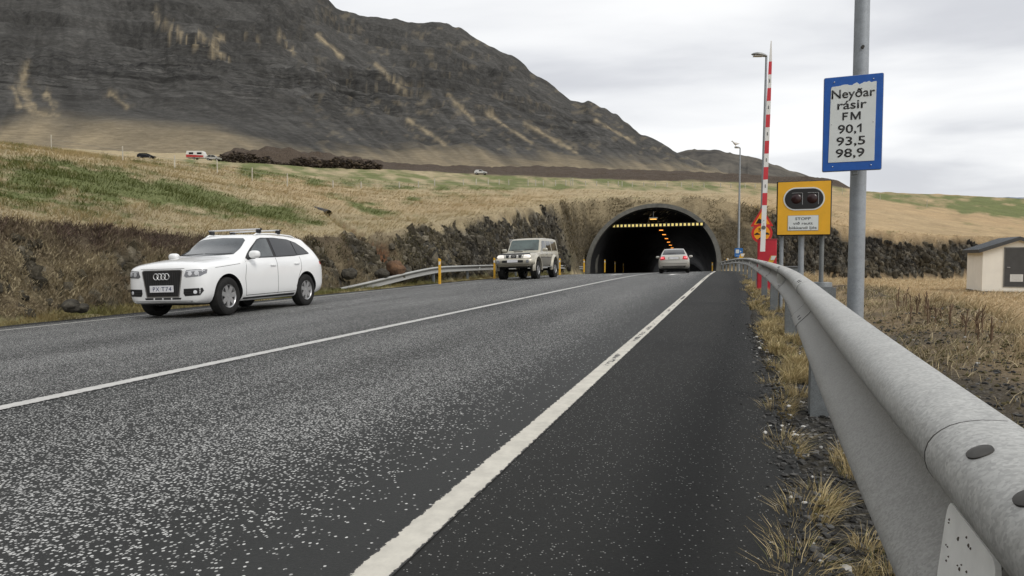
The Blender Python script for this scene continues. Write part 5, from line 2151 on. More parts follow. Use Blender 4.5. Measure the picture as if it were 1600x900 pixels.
M_TYRE = mat_tyre()
M_ALLOY = plain("alloy wheel", (0.48, 0.48, 0.48), 0.32, 0.75, 0.08, 14)
M_BRAKE = plain("dark wheel well", (0.010, 0.010, 0.010), 0.9)
M_GLASS = glassy("tinted window glass", (0.012, 0.014, 0.016))
M_GLASSF = glassy("windscreen glass", (0.060, 0.068, 0.072), 0.05)
M_GLASSS = glassy("front side glass", (0.085, 0.095, 0.098), 0.05)
M_TRIM = plain("black plastic trim", (0.016, 0.016, 0.017), 0.55)
M_CHROME = plain("bright trim", (0.62, 0.62, 0.62), 0.2, 0.9)
M_SEAM = plain("panel gap", (0.035, 0.035, 0.035), 0.8)
M_PLATE = plain("number plate white", (0.72, 0.72, 0.74), 0.4)
M_HEAD = glassy("headlamp glass", (0.20, 0.205, 0.22), 0.08)
M_HEADB = glassy("headlamp bright", (0.60, 0.61, 0.63), 0.06)
M_TAIL = plain("tail lamp red", (0.50, 0.012, 0.020), 0.2, 0, 0.05, 8, coat=0.5)
M_BLUEP = plain("plate ink", (0.02, 0.03, 0.10), 0.5)


class Car:
    def __init__(self, name, label, loc, rz_, tilt, group=None):
        self.t = thing(name, label, "car", loc, rz_, group)
        self.t.rotation_euler = (tilt[0], tilt[1], rz_)

    def body(self, st, keyj, paint, arches, nx=90, sub=5, name="body", sharp=30):
        """st: rows (x, [(y, z) * J]) ; loft with monotone cubic along x and Catmull-Rom round the section"""
        st = sorted(st, key=lambda s: s[0])
        xs = np.array([s[0] for s in st])[:, None]
        J = len(st[0][1])
        dat = np.array([[c for p in s[1] for c in p] for s in st])      # (n, 2J)
        # sample positions: stations plus even infill
        xi = np.unique(np.round(np.concatenate([xs[:, 0], np.linspace(xs[0, 0], xs[-1, 0], nx)]), 4))
        keep = [xi[0]]
        for v in xi[1:]:
            if v - keep[-1] > 0.006:
                keep.append(v)
        keep[-1] = xi[-1]
        xi = np.array(keep)[:, None]
        D = np.stack([pchip_cols(xs, dat[:, k:k + 1], xi)[:, 0] for k in range(2 * J)], 1)
        rings = []
        bm = bmesh.new()
        for r_, x in zip(D, xi[:, 0]):
            P = r_.reshape(J, 2)
            pts = [P[0]]
            for i in range(J - 1):
                p0 = P[i - 1] if i > 0 else np.array([-P[1][0], P[1][1]])
                p1, p2 = P[i], P[i + 1]
                p3 = P[i + 2] if i + 2 < J else np.array([-P[J - 2][0], P[J - 2][1]])
                tn = keyj.get(i, 0.5)
                tn2 = keyj.get(i + 1, 0.5)
                m1, m2 = (p2 - p0) * tn, (p3 - p1) * tn2
                # keep tangents no longer than the span
                L = np.linalg.norm(p2 - p1) * 1.2
                for m_ in (m1, m2):
                    l = np.linalg.norm(m_)
                    if l > L:
                        m_ *= L / l
                for k in range(1, sub + 1):
                    u = k / sub
                    h = (2 * u ** 3 - 3 * u ** 2 + 1) * p1 + (u ** 3 - 2 * u ** 2 + u) * m1 + (-2 * u ** 3 + 3 * u ** 2) * p2 + (u ** 3 - u ** 2) * m2
                    pts.append(h)
            full = [(x, p[0], p[1]) for p in pts] + [(x, -p[0], p[1]) for p in reversed(pts[1:-1])]
            rings.append([bm.verts.new(v) for v in full])
        n = len(rings[0])
        for A, B in zip(rings[:-1], rings[1:]):
            for k in range(n):
                bm.faces.new((A[k], A[(k + 1) % n], B[(k + 1) % n], B[k]))
        bm.faces.new(rings[0])
        bm.faces.new(list(reversed(rings[-1])))
        bmesh.ops.recalc_face_normals(bm, faces=bm.faces)
        self.bvh = BVHTree.FromBMesh(bm)
        me = bpy.data.meshes.new(name)
        bm.to_mesh(me)
        bm.free()
        me.materials.append(paint)
        me.materials.append(M_BRAKE)
        o = bpy.data.objects.new(name, me)
        link(o)
        cb = bmesh.new()
        for (ax, az, ar, yi) in arches:
            for s in (-1, 1):
                add_cyl(cb, (ax, s * yi, az), (ax, s * 1.6, az), ar, seg=48, mi=0)
        cm = bpy.data.meshes.new("cutter")
        bmesh.ops.recalc_face_normals(cb, faces=cb.faces)
        cb.to_mesh(cm)
        cb.free()
        cm.materials.append(M_BRAKE)
        co = bpy.data.objects.new("cutter", cm)
        link(co)
        md = o.modifiers.new("cut", 'BOOLEAN')
        md.object = co
        md.operation = 'DIFFERENCE'
        md.solver = 'EXACT'
        md.material_mode = 'TRANSFER'
        dg = bpy.context.evaluated_depsgraph_get()
        me2 = bpy.data.meshes.new_from_object(o.evaluated_get(dg))
        me2.name = name
        bpy.data.objects.remove(o)
        bpy.data.objects.remove(co)
        o = bpy.data.objects.new(name, me2)
        link(o, self.t)
        me2.shade_smooth()
        me2.set_sharp_from_angle(angle=R(sharp))
        self.o = o
        return o

    def hit(self, a, b, side):
        if side == 'L':
            r = self.bvh.ray_cast(Vector((a, 3, b)), Vector((0, -1, 0)))
        elif side == 'R':
            r = self.bvh.ray_cast(Vector((a, -3, b)), Vector((0, 1, 0)))
        elif side == 'F':
            r = self.bvh.ray_cast(Vector((5, a, b)), Vector((-1, 0, 0)))
        elif side == 'B':
            r = self.bvh.ray_cast(Vector((-5, a, b)), Vector((1, 0, 0)))
        else:
            r = self.bvh.ray_cast(Vector((a, b, 4)), Vector((0, 0, -1)))
        if r[0] is None:
            return None
        n = r[1]
        return r[0], n

    def patch(self, name, outline, side, mat, off=0.004, depth=0.02, grid=0.05, parent=None, smooth=60):
        """a fitted panel that follows the body: outline in (x, z), (y, z) or (x, y) of that side"""
        bm = bmesh.new()
        bm.faces.new([bm.verts.new((a, b, 0)) for a, b in outline])
        a0, a1 = min(p[0] for p in outline), max(p[0] for p in outline)
        b0, b1 = min(p[1] for p in outline), max(p[1] for p in outline)
        for k in range(1, int((a1 - a0) / grid) + 1):
            bmesh.ops.bisect_plane(bm, geom=bm.verts[:] + bm.edges[:] + bm.faces[:], plane_co=(a0 + k * grid, 0, 0), plane_no=(1, 0, 0))
        for k in range(1, int((b1 - b0) / grid) + 1):
            bmesh.ops.bisect_plane(bm, geom=bm.verts[:] + bm.edges[:] + bm.faces[:], plane_co=(0, b0 + k * grid, 0), plane_no=(0, 1, 0))
        bad, nrm = [], {}
        for v in bm.verts:
            h = self.hit(v.co.x, v.co.y, side)
            if h is None:
                bad.append(v)
                continue
            nrm[v] = h[1]
            v.co = h[0] + h[1] * off
        if bad:
            bmesh.ops.delete(bm, geom=bad, context='VERTS')
        be = [e for e in bm.edges if e.is_boundary]
        low = {}
        for e in be:
            for v in e.verts:
                if v not in low:
                    low[v] = bm.verts.new(v.co - nrm[v] * depth)
        for e in be:
            a, b = e.verts
            try:
                bm.faces.new((a, b, low[b], low[a]))
            except ValueError:
                pass
        return obj(name, bm, mat, parent or self.t, smooth=smooth)

    def seam(self, path, side, w=0.011, name="panel_gap", mat=None, off=0.0015):
        """narrow strip along a polyline on the body"""
        pts = []
        for (a, b), (c, d) in zip(path[:-1], path[1:]):
            n = max(1, int(math.hypot(c - a, d - b) / 0.05))
            pts += [(a + (c - a) * k / n, b + (d - b) * k / n) for k in range(n)]
        pts.append(path[-1])
        bm = bmesh.new()
        prev = None
        for i, (a, b) in enumerate(pts):
            q = pts[min(i + 1, len(pts) - 1)]
            p = pts[max(i - 1, 0)]
            t = Vector((q[0] - p[0], q[1] - p[1])).normalized()
            n = Vector((-t.y, t.x)) * (w / 2)
            row = []
            for s in (1, -1):
                h = self.hit(a + n.x * s, b + n.y * s, side)
                if h is None:
                    row = None
                    break
                row.append(bm.verts.new(h[0] + h[1] * off))
            if row and prev:
                bm.faces.new((prev[0], prev[1], row[1], row[0]))
            prev = row
        if not bm.faces:
            bm.free()
            return None
        return obj(name, bm, mat or M_SEAM, self.t, smooth=60)

    def wheel(self, x, s, yo, r, w, rim, spokes, steer=0.0, style='Y', parent=None, tread=False):
        """s = +1 left, -1 right; yo = outer face of the tyre"""
        bm = bmesh.new()
        c = (0, 0, 0)
        yo_ = 0.0
        # barrel and lip, outward is +y for s=+1
        prof = [(rim * 1.0, -0.012), (rim * 0.985, -0.004), (rim * 0.94, -0.012), (rim * 0.90, -0.03), (rim * 0.88, -w * 0.8)]
        add_lathe(bm, [(a, s * b) for a, b in prof], 'Y', seg=40)
        add_lathe(bm, [(0.001, s * -0.018), (rim * 0.16, -0.018 * s), (rim * 0.21, -0.026 * s), (rim * 0.22, -0.07 * s)], 'Y', seg=24)
        for k in range(spokes):
            a = 2 * math.pi * k / spokes + 0.3
            for dlt, wd0, wd1 in (((0.10, 0.045, 0.03), (-0.10, 0.045, 0.03)) if style == 'Y' else ((0.0, 0.085, 0.075),)):
                a0, a1 = a + dlt * 0.4, a + dlt * 1.9
                p0 = Vector((math.cos(a0) * rim * 0.17, 0, math.sin(a0) * rim * 0.17))
                p1 = Vector((math.cos(a1) * rim * 0.93, 0, math.sin(a1) * rim * 0.93))
                d = (p1 - p0).normalized()
                n = Vector((-d.z, 0, d.x))
                w0, w1 = wd0 * rim / 0.22 * 0.55, wd1 * rim / 0.22 * 0.55
                quad = [p0 + n * w0, p1 + n * w1, p1 - n * w1, p0 - n * w0]
                yo1 = [-0.022, -0.016, -0.016, -0.022]
                add_poly(bm, [q + Vector((0, s * y_, 0)) for q, y_ in zip(quad, yo1)], (0, -s * 0.035, 0))
        o = obj("wheel", bm, M_ALLOY, parent or self.t, smooth=35)
        o.location = (x, s * yo, r)
        o.rotation_euler = (0, 0, steer)
        bm = bmesh.new()
        pr = [(rim * 1.0, -0.012), (rim + (r - rim) * 0.35, 0.006), (rim + (r - rim) * 0.75, 0.0), (r * 0.975, -0.020), (r, -0.050), (r, -w + 0.05), (r * 0.975, -w + 0.02), (rim + (r - rim) * 0.7, -w), (rim * 1.0, -w + 0.015)]
        add_lathe(bm, [(a, s * b) for a, b in pr], 'Y', seg=56)
        if tread:
            for k in range(36):
                a = 2 * math.pi * k / 36
                for yy in (-0.035, -w + 0.035):
                    q = Matrix.Rotation(-a, 3, 'Y')
                    add_box(bm, (math.cos(a) * r * 0.992, s * yy, math.sin(a) * r * 0.992), (0.03, 0.06, 0.038), rot=q)
        obj("tyre", bm, M_TYRE, o, smooth=35)
        bm = bmesh.new()
        add_lathe(bm, [(0.001, -0.10 * s), (rim * 0.86, -0.10 * s), (rim * 0.86, -0.13 * s), (0.001, -0.13 * s)], 'Y', seg=28)
        obj("brake_disc", bm, M_BRAKE, o)
        return o

    def box(self, name, c, s, mat, bevel=0.01, parent=None, rot=None):
        bm = bmesh.new()
        add_box(bm, c, s, rot, bevel)
        return obj(name, bm, mat, parent or self.t, smooth=40)


def mirror_pts(p):
    return [(-a, b) for a, b in reversed(p)]


def blob_mesh(c, s, flat=0.0):
    bm = bmesh.new()
    bmesh.ops.create_uvsphere(bm, u_segments=20, v_segments=12, radius=1.0)
    for v in bm.verts:
        # squarish pebble
        for i in range(3):
            v.co[i] = math.copysign(abs(v.co[i]) ** 0.72, v.co[i])
        v.co = Vector((v.co.x * s[0], v.co.y * s[1], v.co.z * s[2])) + Vector(c)
    return bm


# ------------------------------------------------------------------ white crossover
def white_suv():
    fl = Vector((-9.36, 10.55))
    # middle of the wheelbase
    xc, yc = -10.27, 11.89
    z = rz(xc, yc) + 0.004
    car = Car("white_suv", "white crossover with silver roof bars, driving towards the camera, nearest of the cars",
              (xc, yc, z), R(-90 - 2.0), (math.atan(-0.03) * 0, 0))
    car.t.rotation_euler = (0, 0, R(-91.5))
    # lie on the cross fall of the road: roll about the car's long axis
    car.t.rotation_euler = (Matrix.Rotation(math.atan(-0.03), 3, 'Y') @ Matrix.Rotation(R(-86.8), 3, 'Z')).to_euler()
    paint = car_paint("white car paint", (0.86, 0.865, 0.86), 0.25, 0, 0.5, 0.05)
    S = []

    def sec(x, zb, yb, ys, zs, ym, zm, yd, zd, yw, zw, yr, zr_, yt, zt, zc):
        S.append((x, [(0, zb), (yb, zb), (ys, zs), (ym, zm), (yd, zd), (yw, zw), (yr, zr_), (yt, zt), (0, zc)]))
    #    x      zb    yb    ys    zs    ym    zm    yd    zd     yw    zw     yr    zr     yt    zt     zc
    sec(-2.330, 0.42, 0.50, 0.58, 0.50, 0.62, 0.66, 0.62, 0.80, 0.60, 0.88, 0.55, 0.93, 0.40, 0.95, 0.955)
    sec(-2.300, 0.36, 0.62, 0.74, 0.46, 0.78, 0.66, 0.77, 0.84, 0.73, 0.94, 0.66, 1.00, 0.45, 1.02, 1.03)
    sec(-2.22, 0.32, 0.70, 0.83, 0.44, 0.86, 0.66, 0.85, 0.88, 0.80, 1.00, 0.72, 1.10, 0.50, 1.13, 1.14)
    sec(-2.08, 0.29, 0.74, 0.88, 0.42, 0.905, 0.66, 0.895, 0.90, 0.84, 1.05, 0.70, 1.27, 0.50, 1.31, 1.32)
    sec(-1.88, 0.27, 0.76, 0.90, 0.40, 0.925, 0.66, 0.915, 0.92, 0.86, 1.08, 0.64, 1.43, 0.48, 1.485, 1.495)
    sec(-1.72, 0.26, 0.77, 0.91, 0.40, 0.932, 0.66, 0.922, 0.925, 0.87, 1.08, 0.62, 1.515, 0.47, 1.555, 1.565)
    sec(-1.40, 0.25, 0.78, 0.915, 0.39, 0.938, 0.66, 0.926, 0.92, 0.872, 1.07, 0.62, 1.545, 0.48, 1.585, 1.60)
    sec(-0.90, 0.24, 0.78, 0.905, 0.37, 0.925, 0.64, 0.915, 0.91, 0.870, 1.045, 0.63, 1.57, 0.50, 1.605, 1.622)
    sec(-0.30, 0.24, 0.78, 0.900, 0.36, 0.920, 0.63, 0.910, 0.90, 0.870, 1.025, 0.64, 1.575, 0.51, 1.61, 1.628)
    sec(0.10, 0.24, 0.78, 0.900, 0.36, 0.920, 0.63, 0.910, 0.895, 0.868, 1.01, 0.63, 1.55, 0.50, 1.592, 1.612)
    sec(0.30, 0.24, 0.78, 0.902, 0.36, 0.921, 0.63, 0.910, 0.893, 0.864, 1.003, 0.64, 1.475, 0.50, 1.525, 1.548)
    sec(0.62, 0.24, 0.78, 0.905, 0.36, 0.923, 0.63, 0.910, 0.89, 0.855, 0.995, 0.685, 1.265, 0.52, 1.315, 1.342)
    sec(0.90, 0.24, 0.78, 0.910, 0.37, 0.926, 0.64, 0.910, 0.885, 0.840, 0.985, 0.725, 1.078, 0.54, 1.125, 1.152)
    sec(0.98, 0.24, 0.78, 0.912, 0.38, 0.928, 0.64, 0.910, 0.883, 0.835, 0.982, 0.725, 1.035, 0.54, 1.075, 1.098)
    sec(1.10, 0.24, 0.78, 0.915, 0.38, 0.930, 0.64, 0.910, 0.88, 0.830, 0.976, 0.715, 1.018, 0.53, 1.052, 1.070)
    sec(1.40, 0.25, 0.78, 0.918, 0.39, 0.932, 0.65, 0.910, 0.875, 0.815, 0.962, 0.69, 0.995, 0.50, 1.022, 1.042)
    sec(1.72, 0.25, 0.76, 0.900, 0.39, 0.920, 0.65, 0.890, 0.86, 0.785, 0.935, 0.65, 0.962, 0.46, 0.985, 1.005)
    sec(1.95, 0.26, 0.73, 0.880, 0.38, 0.905, 0.64, 0.875, 0.845, 0.770, 0.915, 0.63, 0.940, 0.44, 0.962, 0.980)
    sec(2.12, 0.27, 0.70, 0.835, 0.37, 0.862, 0.63, 0.830, 0.825, 0.730, 0.885, 0.60, 0.910, 0.43, 0.930, 0.945)
    sec(2.22, 0.28, 0.66, 0.770, 0.36, 0.795, 0.62, 0.765, 0.795, 0.670, 0.855, 0.56, 0.880, 0.41, 0.898, 0.910)
    sec(2.275, 0.30, 0.58, 0.670, 0.37, 0.695, 0.60, 0.665, 0.755, 0.590, 0.815, 0.50, 0.840, 0.37, 0.855, 0.865)
    sec(2.295, 0.33, 0.50, 0.570, 0.40, 0.590, 0.58, 0.570, 0.70, 0.500, 0.765, 0.43, 0.785, 0.31, 0.798, 0.806)
    # short, blunt front overhang
    up = lambda x, k: 0.0 if k < 4 else (0.055 if k < 6 else 0.0) * (1 - float(sstep(0.75, 1.0, np.array(x)))) * float(sstep(-2.33, -2.0, np.array(x))) + 0.075 * float(sstep(0.6, 1.0, np.array(x)))
    S = [(x if x < 1.75 else 1.75 + (x - 1.75) * 0.70, [(y, z + up(x, k)) for k, (y, z) in enumerate(sc_)]) for x, sc_ in S]
    car.body(S, {1: 0.25, 4: 0.4, 5: 0.28, 6: 0.35}, paint, [(1.405, 0.372, 0.425, 0.55), (-1.405, 0.372, 0.425, 0.55)])
    t = car.t
    t.scale = (0.965, 0.99, 1.02)
    # lower body in black along the sills and bumpers
    for s in ('L', 'R'):
        car.patch("sill_trim", [(-0.93, 0.245), (0.93, 0.245), (0.93, 0.315), (-0.93, 0.330)], s, M_TRIM, 0.006)
    # glass
    ws = [(-0.655, 1.175), (-0.40, 1.16), (0.0, 1.153), (0.40, 1.16), (0.655, 1.175), (0.585, 1.47), (0.50, 1.515), (0.0, 1.535), (-0.50, 1.515), (-0.585, 1.47)]
    car.patch("windscreen", ws, 'F', M_GLASSF, 0.004, 0.02, 0.06)
    for s in (-1, 1):
        sd = 'L' if s > 0 else 'R'
        car.patch("window_surround", [(0.735, 1.085), (-0.4, 1.118), (-1.0, 1.142), (-1.68, 1.195), (-1.70, 1.22), (-1.58, 1.335), (-1.36, 1.455), (-1.05, 1.522), (-0.5, 1.545), (-0.05, 1.53), (0.10, 1.495), (0.42, 1.30)], sd, M_TRIM, 0.003)
        fw = car.patch("front_window", [(0.60, 1.108), (-0.22, 1.130), (-0.22, 1.515), (-0.02, 1.505), (0.12, 1.468), (0.40, 1.275)], sd, M_GLASSS, 0.007)
        car.patch("rear_window", [(-0.32, 1.134), (-1.13, 1.164), (-1.13, 1.49), (-0.95, 1.515), (-0.5, 1.53), (-0.32, 1.522)], sd, M_GLASS, 0.007)
        car.patch("quarter_window", [(-1.17, 1.167), (-1.64, 1.208), (-1.53, 1.32), (-1.35, 1.43), (-1.17, 1.48)], sd, M_GLASS, 0.007)
        # door gaps
        car.seam([(0.86, 0.36), (0.88, 0.70), (0.80, 1.03)], sd)
        car.seam([(-0.26, 0.345), (-0.27, 0.70), (-0.27, 1.11)], sd)
        car.seam([(-0.98, 0.46), (-1.10, 0.72), (-1.20, 0.86), (-1.22, 1.13)], sd)
        car.seam([(0.86, 0.355), (-0.95, 0.365)], sd)
        car.seam([(1.00, 0.985), (1.75, 0.915)], sd, 0.008)
        for x in (-0.10, -1.02):
            p, n = car.hit(x, 0.945 if x > -0.5 else 0.97, sd)
            car.box("door_handle", p + n * 0.018, (0.19, 0.022, 0.030), paint, 0.008)
        # mirror
        h = car.hit(0.66, 1.03, sd)[0]
        bm = blob_mesh((0.655, s * 1.00, 1.165), (0.082, 0.115, 0.078))
        mr = obj("wing_mirror", bm, paint, t, smooth=60)
        bm = bmesh.new()
        add_tube(bm, [(0.67, s * 0.82, 1.08), (0.66, s * 0.92, 1.105), (0.655, s * 1.0, 1.11)], [0.03, 0.03, 0.035], 10)
        obj("mirror_arm", bm, M_TRIM, mr, smooth=60)
        # lamps
        hl = [(s * 0.50, 0.775), (s * 0.55, 0.748), (s * 0.80, 0.762), (s * 0.870, 0.815), (s * 0.868, 0.885), (s * 0.72, 0.890), (s * 0.545, 0.880)]
        lamp = car.patch("headlamp", hl if s < 0 else list(reversed(hl)), 'F', M_HEAD, 0.005, 0.02, 0.05)
        hb = [(s * 0.55, 0.866), (s * 0.72, 0.876), (s * 0.85, 0.872), (s * 0.85, 0.856), (s * 0.56, 0.850)]
        car.patch('lamp_strip', hb if s < 0 else list(reversed(hb)), 'F', M_HEADB, 0.009, 0.02, 0.05, parent=lamp)
        for yy, zz, rr_ in ((0.625, 0.815, 0.040), (0.745, 0.822, 0.040)):
            h = car.hit(s * yy, zz, 'F')
            bm = bmesh.new()
            q = h[1].to_track_quat('X', 'Z').to_matrix().to_4x4()
            add_lathe(bm, [(rr_, 0.006), (rr_, 0.012), (rr_ * 0.6, 0.014), (0.001, 0.015)], 'X', seg=20)
            bm.transform(Matrix.Translation(h[0]) @ q)
            obj("lamp_bulb", bm, M_HEADB, lamp, smooth=40)
        it = [(s * 0.50, 0.405), (s * 0.79, 0.415), (s * 0.845, 0.50), (s * 0.83, 0.550), (s * 0.48, 0.540), (s * 0.47, 0.46)]
        car.patch("side_intake", it if s < 0 else list(reversed(it)), 'F', M_TRIM, 0.004, 0.02, 0.05)
        for k in range(3):
            car.seam([(s * 0.49, 0.437 + 0.035 * k), (s * 0.80, 0.445 + 0.035 * k)], 'F', 0.010, "intake_slat", M_BRAKE, 0.007)
        h = car.hit(s * 0.715, 0.478, 'F')
        bm = bmesh.new()
        q = h[1].to_track_quat('X', 'Z').to_matrix().to_4x4()
        add_lathe(bm, [(0.034, 0.004), (0.034, 0.012), (0.022, 0.014), (0.001, 0.014)], 'X', seg=20)
        bm.transform(Matrix.Translation(h[0]) @ q)
        obj("fog_lamp", bm, M_HEADB, t, smooth=40)
        # tail lamps wrap on to the flank
        car.patch("tail_lamp", [(-2.29, 0.93), (-2.06, 0.96), (-2.05, 1.025), (-2.27, 1.03)], sd, M_TAIL, 0.004)
    # grille
    g0 = [(-0.465, 0.865), (-0.375, 0.385), (0.375, 0.385), (0.465, 0.865), (0.43, 0.896), (-0.43, 0.896)]
    car.patch("grille_surround", g0, 'F', plain("grille frame grey", (0.42, 0.42, 0.42), 0.3, 0.7), 0.005, 0.02, 0.05)
    g1 = [(-0.438, 0.858), (-0.352, 0.405), (0.352, 0.405), (0.438, 0.858), (0.415, 0.878), (-0.415, 0.878)]
    gr = car.patch("grille", g1, 'F', plain("grille dark", (0.022, 0.022, 0.023), 0.4), 0.011, 0.02, 0.05)
    for k in range(15):
        y = -0.35 + 0.05 * k
        zt = 0.84
        o = car.seam([(y, 0.43), (y, zt)], 'F', 0.010, "grille_bar", plain("grille bar", (0.075, 0.075, 0.078), 0.35, 0.4) if k == 0 else bpy.data.materials["grille bar"], 0.016)
        if o:
            o.parent = gr
    # four linked rings
    h = car.hit(0, 0.735, 'F')
    for k in range(4):
        y = -0.123 + 0.082 * k
        hh = car.hit(y, 0.77, 'F')
        bm = bmesh.new()
        pts = []
        rr_, tr = 0.056, 0.0085
        rings = []
        for a in range(28):
            an = 2 * math.pi * a / 28
            cx = Vector((0.024 + 0.002 * (k % 2), math.cos(an) * rr_, math.sin(an) * rr_))
            rad = Vector((0, math.cos(an), math.sin(an)))
            rings.append([bm.verts.new(hh[0] + cx + (rad * math.cos(2 * math.pi * q / 8) + Vector((1, 0, 0)) * math.sin(2 * math.pi * q / 8)) * tr) for q in range(8)])
        for i in range(28):
            A, B = rings[i], rings[(i + 1) % 28]
            for q in range(8):
                bm.faces.new((A[q], A[(q + 1) % 8], B[(q + 1) % 8], B[q]))
        obj("emblem_ring", bm, plain("emblem chrome", (0.80, 0.80, 0.80), 0.2, 0.6) if k == 0 else bpy.data.materials["emblem chrome"], gr, smooth=60)
    # number plate, tilted to the nose
    px = car.hit(0, 0.545, 'F')[0].x + 0.030
    bm = bmesh.new()
    add_box(bm, (px, 0, 0.545), (0.010, 0.54, 0.125), bevel=0.003)
    pl = obj("number_plate", bm, M_PLATE, t)
    RZ90 = Matrix.Rotation(R(90), 4, 'Z')
    for s_, y, wd in (("PX", -0.125, 0.145), ("T74", 0.115, 0.225)):
        bm = bmesh.new()
        text_bm(bm, s_, 0.112, RZ90 @ RX90, 'CENTER', 0.0, 1.2, 0.001)
        ys_ = [v.co.y for v in bm.verts]
        f = wd / (max(ys_) - min(ys_))
        bm.transform(Matrix.Translation((px + 0.0062, y, 0.505)) @ Matrix.Diagonal((1, f, 1, 1)))
        obj("lettering", bm, M_BLUEP, pl)
    for zz, hh_ in ((0.560, 0.014), (0.534, 0.014)):
        bm = bmesh.new()
        add_box(bm, (px + 0.0055, -0.026, zz), (0.002, 0.016, hh_))
        obj("plate_sticker", bm, plain("plate sticker", (0.50, 0.49, 0.47), 0.5), pl)
    # lower bumper
    car.patch("lower_intake", [(-0.40, 0.345), (0.40, 0.345), (0.42, 0.378), (-0.42, 0.378)], 'F', M_TRIM, 0.004, 0.02, 0.05)
    for y in (-0.2, 0.0, 0.2):
        car.seam([(y, 0.345), (y, 0.378)], 'F', 0.03, "bumper_strut", paint, 0.008)
    car.patch("skid_plate", [(-0.62, 0.285), (0.62, 0.285), (0.66, 0.325), (-0.66, 0.325)], 'F', plain("skid plate silver", (0.42, 0.42, 0.42), 0.4, 0.5), 0.006, 0.02, 0.05)
    # bonnet lines
    for s in (-1, 1):
        car.seam([(1.90, s * 0.52), (1.5, s * 0.60), (1.05, s * 0.68)], 'T', 0.007)
    car.seam([(-0.50, 0.912), (0.50, 0.912)], 'F', 0.008)
    # roof bars on rails
    for s in (-1, 1):
        bm = bmesh.new()
        pts = [(0.12, s * 0.60, 1.565), (0.02, s * 0.60, 1.615), (-0.6, s * 0.60, 1.635), (-1.3, s * 0.60, 1.605), (-1.5, s * 0.60, 1.55)]
        add_tube(bm, pts, 0.017, 8)
        obj("roof_rail", bm, paint, t, smooth=60)
    M_BAR = plain("roof bar aluminium", (0.62, 0.62, 0.62), 0.35, 0.5)
    for x in (-0.08, -0.80):
        bm = bmesh.new()
        add_tube(bm, [(x, -0.66, 1.715), (x, 0, 1.722), (x, 0.66, 1.715)], 0.02, 10)
        bm.transform(Matrix.Translation((x, 0, 1.72)) @ Matrix.Diagonal((1.7, 1, 0.8, 1)) @ Matrix.Translation((-x, 0, -1.72)))
        br = obj("roof_bar", bm, M_BAR, t, smooth=60)
        for s in (-1, 1):
            bm = bmesh.new()
            add_box(bm, (x, s * 0.60, 1.675), (0.12, 0.075, 0.085), bevel=0.02)
            obj("bar_foot", bm, M_TRIM, br, smooth=40)
            bm = bmesh.new()
            add_box(bm, (x, s * 0.668, 1.715), (0.07, 0.014, 0.034), bevel=0.004)
            obj("end_cap", bm, M_TRIM, br)
    # interior mirror and seats are only hinted at behind the glass
    bm = bmesh.new()
    for y0, y1, yo in ((-0.48, 0.02, 0.02), (0.10, 0.55, 0.02)):
        pass
    bm.free()
    for s in (-1, 1):
        o = car.seam([(s * 0.62, 1.187), (s * 0.30, 1.182), (s * 0.02, 1.192)], 'F', 0.014, "wiper", M_TRIM, 0.012)
    for x, s, st_ in ((1.405, 1, R(2)), (1.405, -1, R(2)), (-1.405, 1, 0), (-1.405, -1, 0)):
        car.wheel(x, s, 0.925, 0.366, 0.235, 0.222, 7, st_, 'S')
    car.box("underbody", (0, 0, 0.30), (3.9, 1.30, 0.14), M_BRAKE, 0.02)


white_suv()


